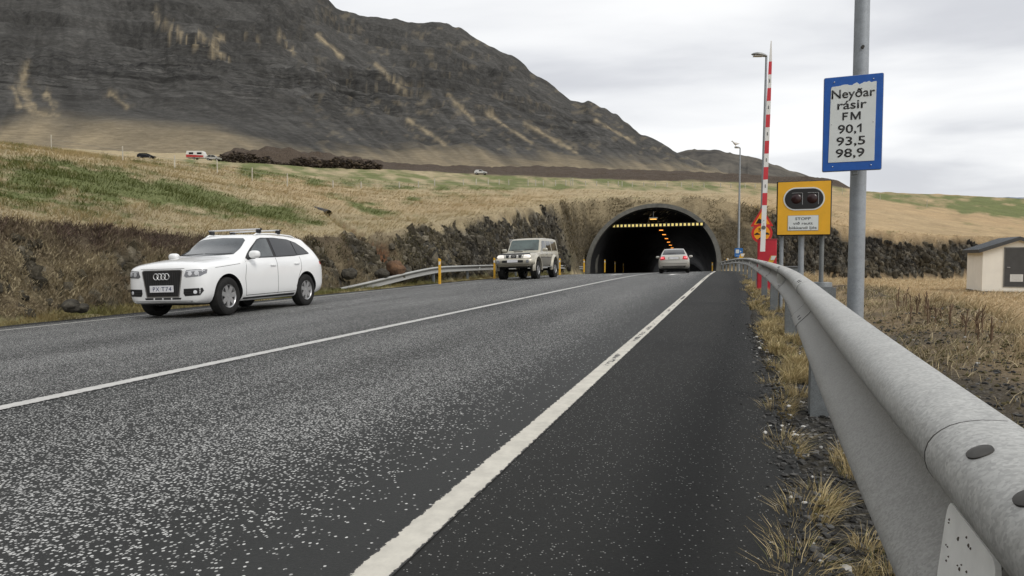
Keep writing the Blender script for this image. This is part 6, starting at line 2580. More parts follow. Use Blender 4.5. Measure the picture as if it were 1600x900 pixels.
# ------------------------------------------------------------------ beige off-roader
def offroader():
    xc, yc = -9.98, 33.1
    z = rz(xc, yc) + 0.004
    car = Car("offroader", "lifted beige off-roader with big tyres and lit headlamps coming out of the tunnel", (xc, yc, z), R(-91), (0, 0))
    car.t.rotation_euler = (Matrix.Rotation(math.atan(-0.03), 3, 'Y') @ Matrix.Rotation(R(-91), 3, 'Z')).to_euler()
    paint = car_paint("beige metallic paint", (0.47, 0.44, 0.36), 0.35, 0.25, 0.5, 0.25)
    lower = plain("bronze grey cladding", (0.19, 0.18, 0.155), 0.45, 0.2)
    S = []

    def sec(x, zb, yb, ys, zs, ym, zm, yd, zd, yw, zw, yr, zr_, yt, zt, zc):
        S.append((x, [(0, zb), (yb, zb), (ys, zs), (ym, zm), (yd, zd), (yw, zw), (yr, zr_), (yt, zt), (0, zc)]))
    sec(-2.50, 0.62, 0.70, 0.80, 0.68, 0.84, 0.92, 0.84, 1.15, 0.83, 1.25, 0.76, 1.32, 0.5, 1.36, 1.37)
    sec(-2.46, 0.60, 0.74, 0.84, 0.66, 0.88, 0.92, 0.87, 1.16, 0.85, 1.28, 0.72, 1.72, 0.5, 1.80, 1.82)
    sec(-2.38, 0.58, 0.76, 0.86, 0.64, 0.90, 0.92, 0.885, 1.17, 0.86, 1.28, 0.76, 1.86, 0.56, 1.915, 1.925)
    sec(-1.5, 0.56, 0.76, 0.88, 0.64, 0.91, 0.92, 0.895, 1.17, 0.87, 1.27, 0.755, 1.90, 0.56, 1.95, 1.962)
    sec(-0.3, 0.56, 0.76, 0.88, 0.64, 0.91, 0.92, 0.895, 1.17, 0.87, 1.26, 0.755, 1.90, 0.56, 1.945, 1.96)
    sec(0.25, 0.56, 0.76, 0.88, 0.64, 0.91, 0.92, 0.895, 1.17, 0.87, 1.255, 0.75, 1.865, 0.56, 1.91, 1.925)
    sec(0.38, 0.56, 0.76, 0.88, 0.64, 0.91, 0.92, 0.895, 1.17, 0.865, 1.25, 0.76, 1.80, 0.56, 1.85, 1.865)
    sec(0.78, 0.56, 0.76, 0.88, 0.64, 0.91, 0.92, 0.895, 1.165, 0.85, 1.245, 0.80, 1.33, 0.56, 1.37, 1.385)
    sec(0.84, 0.56, 0.76, 0.88, 0.64, 0.91, 0.92, 0.895, 1.165, 0.845, 1.24, 0.76, 1.275, 0.5, 1.30, 1.31)
    sec(1.5, 0.57, 0.74, 0.88, 0.65, 0.91, 0.92, 0.885, 1.14, 0.83, 1.205, 0.72, 1.24, 0.5, 1.262, 1.272)
    sec(2.05, 0.58, 0.74, 0.86, 0.66, 0.89, 0.90, 0.865, 1.10, 0.80, 1.16, 0.68, 1.19, 0.45, 1.205, 1.212)
    sec(2.20, 0.60, 0.72, 0.84, 0.66, 0.87, 0.88, 0.845, 1.06, 0.78, 1.11, 0.66, 1.135, 0.43, 1.145, 1.15)
    sec(2.26, 0.62, 0.70, 0.81, 0.68, 0.84, 0.86, 0.815, 1.00, 0.76, 1.04, 0.62, 1.055, 0.4, 1.06, 1.062)
    AR = 0.425
    car.body(S, {1: 0.2, 4: 0.3, 5: 0.2, 6: 0.2}, paint, [(1.485, 0.50, 0.53, 0.55), (-1.485, 0.50, 0.53, 0.55)], nx=60, sub=4)
    t = car.t
    t.scale = (1.045, 1.045, 1.065)
    car.patch("windscreen", [(-0.76, 1.34), (0.76, 1.34), (0.705, 1.81), (0.65, 1.85), (-0.65, 1.85), (-0.705, 1.81)], 'F', glassy("greenish windscreen", (0.060, 0.085, 0.080), 0.05), 0.005, 0.02, 0.08)
    for s in (-1, 1):
        sd = 'L' if s > 0 else 'R'
        car.patch("front_window", [(0.56, 1.315), (-0.22, 1.32), (-0.22, 1.80), (0.20, 1.80), (0.30, 1.75)], sd, M_GLASS, 0.005)
        car.patch("rear_window", [(-0.32, 1.32), (-1.12, 1.325), (-1.12, 1.80), (-0.32, 1.80)], sd, M_GLASS, 0.005)
        car.patch("quarter_window", [(-1.24, 1.33), (-2.20, 1.34), (-2.16, 1.74), (-2.08, 1.79), (-1.24, 1.80)], sd, M_GLASS, 0.005)
        car.patch("lower_cladding", [(-0.92, 0.60), (0.92, 0.60), (0.96, 0.98), (-0.96, 0.98)], sd, lower, 0.004)
        car.patch("lower_cladding", [(-2.42, 0.70), (-2.02, 0.70), (-2.02, 0.98), (-2.42, 0.98)], sd, lower, 0.004)
        car.patch("rub_strip", [(-0.98, 0.985), (0.98, 0.985), (0.98, 1.035), (-0.98, 1.035)], sd, M_CHROME, 0.010)
        car.seam([(0.72, 0.60), (0.74, 1.25)], sd, 0.012)
        car.seam([(-0.27, 0.60), (-0.27, 1.30)], sd, 0.012)
        car.seam([(-1.05, 1.02), (-1.17, 1.30)], sd, 0.012)
        for x in (-0.12, -1.0):
            p, n = car.hit(x, 1.16, sd)
            car.box("door_handle", p + n * 0.018, (0.20, 0.025, 0.035), M_CHROME, 0.008)
        bm = blob_mesh((0.60, s * 1.04, 1.36), (0.07, 0.13, 0.085))
        obj("wing_mirror", bm, paint, t, smooth=60)
        # flared arches
        for ax in (1.485, -1.485):
            bm = bmesh.new()
            n = 22
            ring = []
            for k in range(n + 1):
                a = math.pi * (-0.06 + 1.12 * k / n)
                ca, sa = math.cos(a), math.sin(a)
                row = []
                for rr_, yy in ((0.53, 0.80), (0.525, 0.985), (0.56, 1.00), (0.60, 0.955), (0.66, 0.885)):
                    row.append(bm.verts.new((ax + ca * rr_, s * yy, 0.50 + sa * rr_ * (1.0 if sa > 0 else 0.9))))
                ring.append(row)
            for A, B in zip(ring[:-1], ring[1:]):
                for k in range(4):
                    bm.faces.new((A[k], A[k + 1], B[k + 1], B[k]))
            obj("arch_flare", bm, paint, t, smooth=50)
        # step bar
        bm = bmesh.new()
        add_box(bm, (0, s * 0.90, 0.545), (1.75, 0.16, 0.045), bevel=0.015)
        obj("side_step", bm, plain("step grey", (0.25, 0.25, 0.24), 0.5, 0.3) if "step grey" not in bpy.data.materials else bpy.data.materials["step grey"], t, smooth=40)
        hl = [(s * 0.47, 0.985), (s * 0.80, 0.985), (s * 0.835, 1.05), (s * 0.74, 1.135), (s * 0.50, 1.130)]
        ml = bpy.data.materials.get("lit headlamp")
        if ml is None:
            b = NB("lit headlamp")
            b.P(Base_Color=(0.75, 0.72, 0.68), Roughness=0.1, Emission_Color=(1.0, 0.93, 0.84), Emission_Strength=0.45)
            ml = b.m
        car.patch("headlamp", hl if s < 0 else list(reversed(hl)), 'F', ml, 0.006, 0.02, 0.05)
    g = [(-0.40, 0.995), (0.40, 0.995), (0.42, 1.115), (-0.42, 1.115)]
    car.patch("grille_chrome", [(-0.45, 0.975), (0.45, 0.975), (0.47, 1.130), (-0.47, 1.130)], 'F', plain("bright grille frame", (0.66, 0.65, 0.62), 0.3, 0.4), 0.004, 0.02, 0.05)
    for y0, y1, k0, k1 in ((-0.40, -0.22, 0.0, 0.03), (-0.145, 0.145, -0.02, -0.02), (0.22, 0.40, 0.03, 0.0)):
        pp = [(y0 + (0.04 if y0 < -0.2 else 0.02 if y0 < 0 else 0.03), 0.99), (y1 - (0.03 if y1 < 0 else 0.02 if y1 < 0.2 else 0.04), 0.99), (y1, 1.118), (y0, 1.118)]
        car.patch("grille_opening", pp, 'F', M_TRIM, 0.009, 0.02, 0.05)
    h = car.hit(0, 1.055, 'F')
    bm = bmesh.new()
    add_lathe(bm, [(0.058, 0.012), (0.058, 0.022), (0.044, 0.024), (0.044, 0.012)], 'X', h[0], 24)
    add_box(bm, (h[0].x + 0.018, 0, 1.055), (0.014, 0.15, 0.030), bevel=0.003)
    obj("emblem", bm, M_CHROME, t, smooth=40)
    # bug deflector on the bonnet edge, scoop
    car.patch("bonnet_deflector", [(-0.78, 1.142), (0.78, 1.142), (0.72, 1.185), (-0.72, 1.185)], 'F', M_TRIM, 0.02, 0.03, 0.06)
    bm = bmesh.new()
    add_box(bm, (1.30, 0.16 * 0, 1.285), (0.55, 0.52, 0.07), bevel=0.025)
    sc_ = obj("bonnet_scoop", bm, paint, t, smooth=40)
    bm = bmesh.new()
    add_box(bm, (1.578, 0, 1.285), (0.006, 0.44, 0.035))
    obj("scoop_slot", bm, M_TRIM, sc_)
    # bumper
    bm = bmesh.new()
    prof = [(2.20, 0.965), (2.36, 0.955), (2.44, 0.90), (2.45, 0.78), (2.40, 0.70), (2.20, 0.66)]
    rows = []
    for yy, dx in ((-0.97, -0.42), (-0.93, -0.20), (-0.80, -0.07), (-0.5, -0.015), (0, 0.0), (0.5, -0.015), (0.80, -0.07), (0.93, -0.20), (0.97, -0.42)):
        rows.append([bm.verts.new((x + dx, yy, zz)) for x, zz in prof])
    for A, B in zip(rows[:-1], rows[1:]):
        for k in range(len(prof) - 1):
            bm.faces.new((A[k], A[k + 1], B[k + 1], B[k]))
    bp = obj("front_bumper", bm, paint, t, smooth=45)
    bm = bmesh.new()
    add_box(bm, (2.448, 0, 0.835), (0.02, 1.02, 0.105), bevel=0.008)
    obj("bumper_intake", bm, M_TRIM, bp)
    bm = bmesh.new()
    add_box(bm, (2.464, 0.0, 0.850), (0.012, 0.52, 0.125), bevel=0.003)
    obj("number_plate", bm, M_PLATE, t)
    for s in (-1, 1):
        bm = bmesh.new()
        add_lathe(bm, [(0.075, 0.0), (0.075, 0.02), (0.055, 0.026), (0.001, 0.018)], 'X', (2.405, s * 0.72, 0.83), 20)
        obj("fog_lamp", bm, M_HEAD, bp, smooth=40)
    car.seam([(-0.60, 1.37), (-0.15, 1.375)], 'F', 0.02, "wiper", M_TRIM, 0.014)
    car.seam([(0.05, 1.375), (0.55, 1.37)], 'F', 0.02, "wiper", M_TRIM, 0.014)
    for x, s in ((1.485, 1), (1.485, -1), (-1.485, 1), (-1.485, -1)):
        car.wheel(x, s, 0.965, AR, 0.31, 0.215, 6, R(3) if x > 0 else 0, 'S', tread=True)
    bm = bmesh.new()
    add_tube(bm, [(1.485, -0.7, 0.42), (1.485, 0.0, 0.40), (1.485, 0.7, 0.42)], 0.06, 10)
    obj("axle", bm, M_BRAKE, t)
    bm = bmesh.new()
    add_tube(bm, [(-1.485, -0.7, 0.42), (-1.485, 0.0, 0.40), (-1.485, 0.7, 0.42)], 0.06, 10)
    obj("axle", bm, M_BRAKE, t)
    car.box("underbody", (0, 0, 0.60), (4.2, 1.2, 0.16), M_BRAKE, 0.02)


offroader()


# ------------------------------------------------------------------ silver hatchback seen from behind
def silver_car():
    xc, yc = -3.30, 41.6
    z = rz(xc, yc) + 0.004
    car = Car("silver_car", "silver hatchback seen from behind, driving into the tunnel", (xc, yc, z), R(91.5), (0, 0))
    sl = float(grade(yc + 0.5) - grade(yc - 0.5))
    car.t.rotation_euler = (Matrix.Rotation(math.atan(-0.03), 3, 'Y') @ Matrix.Rotation(sl, 3, 'X') @ Matrix.Rotation(R(94.2), 3, 'Z')).to_euler()
    paint = car_paint("silver beige paint", (0.52, 0.50, 0.45), 0.3, 0.45, 0.5, 0.12)
    S = []

    def sec(x, zb, yb, ys, zs, ym, zm, yd, zd, yw, zw, yr, zr_, yt, zt, zc):
        S.append((x, [(0, zb), (yb, zb), (ys, zs), (ym, zm), (yd, zd), (yw, zw), (yr, zr_), (yt, zt), (0, zc)]))
    sec(-2.31, 0.40, 0.56, 0.64, 0.46, 0.67, 0.58, 0.66, 0.68, 0.62, 0.73, 0.56, 0.76, 0.4, 0.78, 0.785)
    sec(-2.28, 0.34, 0.66, 0.76, 0.42, 0.79, 0.58, 0.77, 0.74, 0.72, 0.84, 0.66, 0.90, 0.44, 0.94, 0.95)
    sec(-2.20, 0.30, 0.72, 0.83, 0.40, 0.85, 0.58, 0.83, 0.78, 0.77, 0.90, 0.70, 0.985, 0.46, 1.03, 1.045)
    sec(-2.05, 0.27, 0.74, 0.86, 0.38, 0.875, 0.58, 0.86, 0.80, 0.79, 0.925, 0.70, 1.015, 0.48, 1.055, 1.07)
    sec(-1.80, 0.25, 0.75, 0.87, 0.36, 0.885, 0.58, 0.87, 0.80, 0.80, 0.93, 0.685, 1.15, 0.48, 1.19, 1.205)
    sec(-1.30, 0.24, 0.75, 0.875, 0.35, 0.885, 0.58, 0.87, 0.80, 0.805, 0.93, 0.59, 1.36, 0.44, 1.395, 1.41)
    sec(-0.80, 0.24, 0.75, 0.875, 0.34, 0.885, 0.58, 0.87, 0.80, 0.805, 0.925, 0.58, 1.405, 0.44, 1.44, 1.455)
    sec(-0.10, 0.24, 0.75, 0.875, 0.34, 0.885, 0.58, 0.87, 0.79, 0.80, 0.91, 0.58, 1.41, 0.44, 1.445, 1.46)
    sec(0.30, 0.24, 0.75, 0.875, 0.34, 0.885, 0.58, 0.87, 0.785, 0.80, 0.90, 0.58, 1.375, 0.44, 1.41, 1.425)
    sec(1.00, 0.24, 0.75, 0.875, 0.34, 0.885, 0.58, 0.865, 0.78, 0.79, 0.885, 0.68, 0.98, 0.46, 1.02, 1.035)
    sec(1.50, 0.25, 0.74, 0.86, 0.36, 0.875, 0.58, 0.85, 0.76, 0.76, 0.84, 0.62, 0.87, 0.44, 0.90, 0.915)
    sec(2.10, 0.28, 0.62, 0.72, 0.38, 0.74, 0.56, 0.71, 0.68, 0.63, 0.74, 0.52, 0.76, 0.38, 0.78, 0.79)
    sec(2.22, 0.32, 0.46, 0.54, 0.40, 0.56, 0.54, 0.53, 0.62, 0.48, 0.67, 0.40, 0.69, 0.3, 0.70, 0.705)
    car.body(S, {1: 0.25, 4: 0.4, 5: 0.25, 6: 0.3}, paint, [(1.29, 0.315, 0.36, 0.52), (-1.29, 0.315, 0.36, 0.52)], nx=60, sub=4)
    t = car.t
    car.patch("rear_screen", [(-0.645, 1.075), (0.645, 1.075), (0.565, 1.335), (0.50, 1.385), (-0.50, 1.385), (-0.565, 1.335)], 'B', M_GLASS, 0.004, 0.02, 0.06)
    for s in (-1, 1):
        sd = 'L' if s > 0 else 'R'
        car.patch("side_window", [(0.62, 0.97), (-0.25, 0.985), (-0.25, 1.34), (0.10, 1.34), (0.28, 1.27)], sd, M_GLASS, 0.004)
        car.patch("side_window", [(-0.33, 0.985), (-1.45, 1.01), (-1.15, 1.29), (-0.85, 1.34), (-0.33, 1.345)], sd, M_GLASS, 0.004)
        tl = [(s * 0.47, 0.80), (s * 0.755, 0.76), (s * 0.80, 0.86), (s * 0.74, 0.985), (s * 0.52, 0.985)]
        lamp = car.patch("tail_lamp", tl if s > 0 else list(reversed(tl)), 'B', M_TAIL, 0.005, 0.02, 0.05)
        b = bpy.data.materials.get("lit tail lamp")
        if b is None:
            nb = NB("lit tail lamp")
            nb.P(Base_Color=(0.55, 0.02, 0.03), Roughness=0.2, Emission_Color=(1.0, 0.16, 0.18), Emission_Strength=0.9)
            b = nb.m
        tl2 = [(s * 0.57, 0.86), (s * 0.72, 0.845), (s * 0.73, 0.93), (s * 0.58, 0.94)]
        car.patch("lamp_glow", tl2 if s > 0 else list(reversed(tl2)), 'B', b, 0.010, 0.02, 0.05, parent=lamp)
        bm = blob_mesh((0.55, s * 0.99, 0.985), (0.06, 0.11, 0.07))
        obj("wing_mirror", bm, paint, t, smooth=60)
    h = car.hit(0, 0.875, 'B')
    car.patch("plate_recess", [(-0.34, 0.78), (0.34, 0.78), (0.30, 0.955), (-0.30, 0.955)], 'B', plain("recess shadow beige", (0.36, 0.345, 0.31), 0.4, 0.3), 0.003, 0.01, 0.05)
    bm = bmesh.new()
    add_box(bm, (h[0].x - 0.012, 0, 0.875), (0.012, 0.52, 0.112), bevel=0.003)
    obj("number_plate", bm, M_PLATE, t)
    car.seam([(-0.62, 0.755), (0.62, 0.755)], 'B', 0.014)
    car.seam([(-0.72, 0.555), (0.72, 0.555)], 'B', 0.018)
    car.patch("bumper_lower", [(-0.60, 0.325), (0.60, 0.325), (0.66, 0.425), (-0.66, 0.425)], 'B', M_TRIM, 0.005, 0.02, 0.05)
    car.seam([(-0.10, 1.135), (0.34, 1.145)], 'B', 0.02, "wiper", M_TRIM, 0.014)
    bm = bmesh.new()
    add_tube(bm, [(-1.02, 0, 1.44), (-1.12, 0, 1.53)], [0.007, 0.004], 6)
    obj("aerial", bm, M_TRIM, t)
    for x, s in ((1.29, 1), (1.29, -1), (-1.29, 1), (-1.29, -1)):
        car.wheel(x, s, 0.865, 0.316, 0.20, 0.20, 6, 0, 'S')
    car.box("underbody", (0, 0, 0.27), (3.9, 1.2, 0.12), M_BRAKE, 0.02)


silver_car()


# ------------------------------------------------------------------ traffic on the far road
def far_vehicle(name, label, u, vb, d, outline, glass, wid, paint, wheels, r_, rz_, extra=None, cat="car"):
    g = at(u, vb, d)
    gz = drop(g.x, g.y)
    t = thing(name, label, cat, (g.x, g.y, gz + 0.05), rz_)
    bm = bmesh.new()
    add_poly(bm, [(a, -wid / 2, b) for a, b in outline], (0, wid, 0))
    bmesh.ops.bevel(bm, geom=[e for e in bm.edges if abs(e.verts[0].co.y - e.verts[1].co.y) < 1e-6], offset=0.07, segments=2, affect='EDGES')
    obj("body", bm, paint, t, smooth=40)
    for q in glass:
        for s in (-1, 1):
            bm = bmesh.new()
            add_poly(bm, [(a, s * (wid / 2 + 0.006), b) for a, b in q], (0, -s * 0.012, 0))
            obj("window", bm, M_GLASS, t)
    for x in wheels:
        for s in (-1, 1):
            bm = bmesh.new()
            add_lathe(bm, [(0.001, 0.03 * s), (r_ * 0.55, 0.03 * s), (r_ * 0.6, 0.04 * s), (r_, 0.02 * s), (r_, -0.16 * s), (0.001, -0.16 * s)], 'Y', (0, 0, 0), 20)
            w = obj("wheel", bm, M_TYRE, t, smooth=35)
            w.location = (x, s * wid / 2, r_)
            bm = bmesh.new()
            add_lathe(bm, [(0.001, 0.042 * s), (r_ * 0.52, 0.042 * s), (r_ * 0.55, 0.02 * s)], 'Y', (0, 0, 0), 16)
            obj("hub", bm, M_ALLOY, w)
    if extra:
        extra(t)
    return t


RZF = YAW + R(2)
far_vehicle("black_car", "tiny black car on the distant road, leftmost of the far vehicles", 229, 251, 183,
            [(-2.2, 0.35), (2.2, 0.35), (2.25, 0.70), (1.2, 0.95), (0.4, 1.42), (-1.5, 1.45), (-2.15, 1.0)],
            [[(0.95, 0.95), (0.35, 1.33), (-0.5, 1.36), (-0.5, 0.97)], [(-0.6, 0.97), (-0.6, 1.36), (-1.4, 1.35), (-1.8, 1.0)]], 1.75,
            plain("black car paint", (0.012, 0.014, 0.022), 0.25, coat=0.4), (1.35, -1.35), 0.33, RZF)


def camper_extra(t):
    bm = bmesh.new()
    add_poly(bm, [(-2.36, -1.06, 0.62), (2.36, -1.06, 0.62), (2.36, -1.06, 1.12), (-2.36, -1.06, 1.35)], (0, 0.012, 0))
    obj("red_stripe", bm, plain("caravan red", (0.42, 0.035, 0.03), 0.5), t)
    bm = bmesh.new()
    add_tube(bm, [(2.3, 0, 0.5), (3.3, 0, 0.48)], 0.05, 8)
    obj("tow_bar", bm, M_TRIM, t)


far_vehicle("caravan", "white and red caravan towed along the distant road between the two far cars", 307, 252.5, 186,
            [(-2.4, 0.5), (2.4, 0.5), (2.45, 1.6), (2.1, 2.35), (-2.2, 2.35), (-2.45, 1.5)],
            [[(1.9, 1.4), (1.9, 1.95), (0.6, 1.95), (0.6, 1.4)], [(-0.4, 1.4), (-0.4, 1.95), (-1.6, 1.95), (-1.6, 1.4)]], 2.1,
            plain("caravan white", (0.70, 0.69, 0.66), 0.4), (-0.2,), 0.32, RZF, camper_extra, "caravan")
far_vehicle("silver_towing_car", "small silver car towing the caravan on the distant road", 334, 254, 187,
            [(-1.9, 0.4), (1.9, 0.4), (1.95, 0.85), (1.0, 1.0), (0.35, 1.55), (-1.2, 1.58), (-1.85, 1.05)],
            [[(0.85, 1.0), (0.3, 1.46), (-0.35, 1.48), (-0.35, 1.02)], [(-0.45, 1.02), (-0.45, 1.48), (-1.1, 1.47), (-1.55, 1.06)]], 1.75,
            plain("silver car paint", (0.50, 0.50, 0.48), 0.3, 0.3, coat=0.4), (1.15, -1.15), 0.34, RZF)
far_vehicle("white_car", "tiny white car parked at the edge of the far dark heath", 751, 275.5, 216,
            [(-2.0, 0.4), (2.0, 0.4), (2.05, 0.8), (1.0, 0.95), (0.4, 1.45), (-1.4, 1.48), (-1.95, 1.0)],
            [[(0.85, 0.95), (0.35, 1.36), (-0.4, 1.38), (-0.4, 0.97)]], 1.75,
            plain("white far paint", (0.62, 0.62, 0.62), 0.3, coat=0.4), (1.25, -1.25), 0.33, R(12))
# ================================================================== GRASS, HEATH AND GRAVEL
def mat_blades(name):
    b = NB(name)
    a = b.attr('tone')
    co = b.coord('Object')
    c = b.mix(1.0, a.outputs['Color'], b.ramp(b.noise(co, 3.0, 4, 0.6), [(0.3, 0.78), (0.7, 1.2)]), 'MULTIPLY')
    b.P(Base_Color=c, Roughness=0.85, Specular_IOR_Level=0.2)
    return b.m


M_BLADE = mat_blades("grass blades")


def blades(name, P, H, Wd, lean, tone, bend_=0.35):
    """P (n,3) roots, H heights, Wd widths, lean (n,2) tip offset in metres, tone (n,3); each blade is a bent tapering strip"""
    n = len(P)
    ang = RNG.uniform(0, 2 * np.pi, n)
    side = np.stack([np.cos(ang), np.sin(ang), np.zeros(n)], 1) * (Wd[:, None] / 2)
    mid = P + np.stack([lean[:, 0] * bend_, lean[:, 1] * bend_, H * 0.62], 1)
    tip = P + np.stack([lean[:, 0], lean[:, 1], H], 1)
    V = np.stack([P - side, P + side, mid + side * 0.75, mid - side * 0.75, tip + side * 0.12, tip - side * 0.12], 1).reshape(-1, 3)
    b0 = np.arange(n)[:, None] * 6
    Fq = np.concatenate([b0 + np.array([[0, 1, 2, 3]]), b0 + np.array([[3, 2, 4, 5]])], 0)
    k = np.array([0.85, 0.85, 1.0, 1.0, 1.12, 1.12])
    T = (tone[:, None, :] * k[None, :, None]).reshape(-1, 3)
    return tag(np_mesh(name, V, Fq, M_BLADE, attrs={'tone': T}), kind='stuff')


def pick(mask, n):
    w = np.clip(mask, 0, None).astype(float)
    w /= w.sum()
    return RNG.choice(len(w), size=n, p=w)


_r = np.hypot(_V[:, 0], _V[:, 1])
_X, _Y, _Z = _V[:, 0], _V[:, 1], _V[:, 2]
_front = (_X * -SY + _Y * CY) > 0.5 * _r
_d = np.maximum(-_X * SY + _Y * CY, 0.1)
_u = U0 + F * (_X * CY + _Y * SY) / _d
_inview = _front & (_u > -60) & (_u < 1660)
STRAW = np.array([0.51, 0.43, 0.275])
PALE = np.array([0.70, 0.62, 0.44])
TAWNY = np.array([0.56, 0.425, 0.27])
GREEN = np.array([0.200, 0.225, 0.090])
BROWN = np.array([0.245, 0.195, 0.130])
HEATH = np.array([0.100, 0.068, 0.058])


def wind(n, H, base=(0.55, -0.35), spread=0.5):
    a = np.array(base)[None, :] + RNG.normal(0, spread, (n, 2))
    return a * H[:, None]


def grass_fields():
    grassy = (_m1[:, 0] < 0.25) & (_m1[:, 3] < 0.3) & (_m1[:, 2] < 0.45) & (_m2[:, 0] < 0.3) & (_m2[:, 2] < 0.3) & _inview
    # slopes left of the road and above the cutting
    m = grassy & (_r > 12) & (_r < 95) & (_u < 1330) & (_Z > 0.6)
    n = 60000
    i = pick(m * np.interp(_r, [12, 20, 95], [0.5, 1.0, 0.8]), n)
    P = _V[i] + np.stack([RNG.normal(0, 0.05, n) * _r[i] / 20, RNG.normal(0, 0.05, n) * _r[i] / 20, np.full(n, -0.02)], 1)
    H = RNG.uniform(0.10, 0.30, n) * np.interp(_r[i], [12, 60], [0.85, 1.5])
    clump = np.clip(0.8 + 0.9 * fbm(P[:, 0] / 1.1, P[:, 1] / 1.1, oct=3, seed=301), 0.25, 1.7)
    H = H * clump
    W = np.interp(_r[i], [12, 95], [0.012, 0.055]) * RNG.uniform(0.6, 1.3, n)
    g = np.clip(_m1[i, 1] * 1.25 - 0.12 + RNG.normal(0, 0.12, n), 0, 1)[:, None]
    o = np.clip(_m2[i, 1], 0, 1)[:, None]
    mixp = RNG.uniform(0, 1, n)[:, None] ** 1.6
    tone = (STRAW * (1 - o) + TAWNY * o) * (1 - mixp) + PALE * mixp
    tone = tone * (1 - g) + (GREEN * (0.8 + 0.6 * RNG.uniform(0, 1, (n, 1)))) * g
    blades("hill_grass", P, H * 0.55, W, wind(n, H, (1.25, -0.85), 0.35), tone)
    # lower field on the right
    m = grassy & (_X > 2.4) & (_r > 6) & (_r < 80)
    n = 90000
    i = pick(m * np.interp(_r, [6, 25, 80], [1.3, 1.0, 0.7]), n)
    P = _V[i] + np.stack([RNG.normal(0, 0.06, n) * _r[i] / 15, RNG.normal(0, 0.06, n) * _r[i] / 15, np.full(n, -0.02)], 1)
    H = RNG.uniform(0.08, 0.26, n) * np.clip(0.8 + 0.9 * fbm(P[:, 0] / 1.6, P[:, 1] / 1.6, oct=3, seed=302), 0.2, 1.8)
    W = np.interp(_r[i], [6, 80], [0.007, 0.045]) * RNG.uniform(0.6, 1.3, n)
    mixp = RNG.uniform(0, 1, n)[:, None]
    g = np.clip(_m1[i, 1] * 1.2 + RNG.normal(0, 0.1, n), 0, 1)[:, None]
    brn = np.clip(sstep(8, 3.5, P[:, 0] - 0.08 * P[:, 1]) + RNG.normal(0, 0.2, n), 0, 1)[:, None] * 0.4
    tone = TAWNY * (1 - mixp) + PALE * np.array([1, 0.92, 0.82]) * mixp
    tone = tone * (1 - brn) + np.array([0.25, 0.19, 0.095]) * brn
    tone = tone * (1 - g) + GREEN * 1.3 * g
    blades("field_grass", P, H, W, wind(n, H, (0.35, -0.2), 0.5), tone)
    # thin mossy cover between the stones behind the rail
    n = 60000
    x = RNG.uniform(0.75, 5.5, n)
    y = 0.8 + 15 * RNG.uniform(0, 1, n) ** 1.3
    dens = np.clip(0.28 + 0.25 * (x - 0.8) + 1.2 * fbm(x / 0.5, y / 0.5, oct=3, seed=309), 0, 1) * np.where(y < 6, 0.8, 1.0)
    kx = RNG.uniform(0, 1, n) < dens
    x, y = x[kx], y[kx]
    n = len(x)
    P = np.stack([x, y, np.array([drop(a, b) for a, b in zip(x, y)]) - 0.005], 1)
    H = RNG.uniform(0.025, 0.10, n)
    q = RNG.uniform(0, 1, (n, 1))
    tone = np.array([0.28, 0.225, 0.13]) * (1 - q) + np.array([0.60, 0.50, 0.32]) * q
    tone = np.where(RNG.uniform(0, 1, (n, 1)) < 0.25, np.array([[0.13, 0.12, 0.05]]), tone)
    blades("verge_growth", P, H, np.interp(y, [0, 15], [0.0025, 0.010]) * RNG.uniform(0.7, 1.4, n), wind(n, H, (0.3, -0.2), 0.7), tone)
    # turf and heath hanging on the near bank
    m = _inview & ((_m2[:, 2] > 0.25) | (_m2[:, 0] > 0.25)) & (_r < 60) & (_r > 9)
    n = 42000
    i = pick(m, n)
    P = _V[i] + RNG.normal(0, 0.04, (n, 3))
    H = RNG.uniform(0.05, 0.20, n) * np.clip(0.8 + 1.1 * fbm(P[:, 0] / 0.7, P[:, 1] / 0.7, P[:, 2] / 0.7, oct=3, seed=303), 0.2, 2)
    W = RNG.uniform(0.010, 0.028, n)
    hh = np.clip(_m2[i, 0] + RNG.normal(0, 0.25, n), 0, 1)[:, None]
    pt = np.clip(0.55 + 1.9 * fbm(P[:, 0] / 1.3, P[:, 1] / 1.3, P[:, 2] / 0.9, oct=3, seed=304), 0, 1)[:, None]
    tone = BROWN * (1 - pt) + STRAW * 0.82 * pt
    tone = tone * (1 - hh) + HEATH * (0.7 + 0.9 * RNG.uniform(0, 1, (n, 1))) * hh
    ln = np.stack([RNG.normal(0.55, 0.4, n), RNG.normal(-0.1, 0.4, n)], 1) * H[:, None]
    blades("bank_turf", P, H * 0.8, W, ln, tone)
    # dead grass on the earth slope round the tunnel mouth
    m = _inview & (_m1[:, 2] > 0.25) & (_r < 80)
    n = 16000
    i = pick(m * np.clip(0.45 + fbm(_X / 1.8, _Z / 1.2, oct=3, seed=311), 0, 1), n)
    P = _V[i] + RNG.normal(0, 0.08, (n, 3))
    H = RNG.uniform(0.10, 0.34, n)
    q = RNG.uniform(0, 1, (n, 1))
    tone = np.array([0.10, 0.085, 0.050]) * (1 - q) + np.array([0.33, 0.27, 0.165]) * q ** 1.5
    keepb = ~((np.abs(tun_local(P[:, 0], P[:, 1])[0]) < RX + 0.1) & (P[:, 2] < PBASE + ZC + RZ * np.sqrt(np.clip(1 - (tun_local(P[:, 0], P[:, 1])[0] / RX) ** 2, 0, 1)) + 0.25))
    blades("slope_grass", P[keepb], H[keepb] * 0.7, RNG.uniform(0.025, 0.06, keepb.sum()), wind(keepb.sum(), H[keepb], (0.3, -0.5), 0.5), tone[keepb])
    # green-brown growth on the far rock cutting and its lip
    m = _inview & (_m1[:, 0] > 0.15) & (_r < 75) & (_r > 20)
    n = 9000
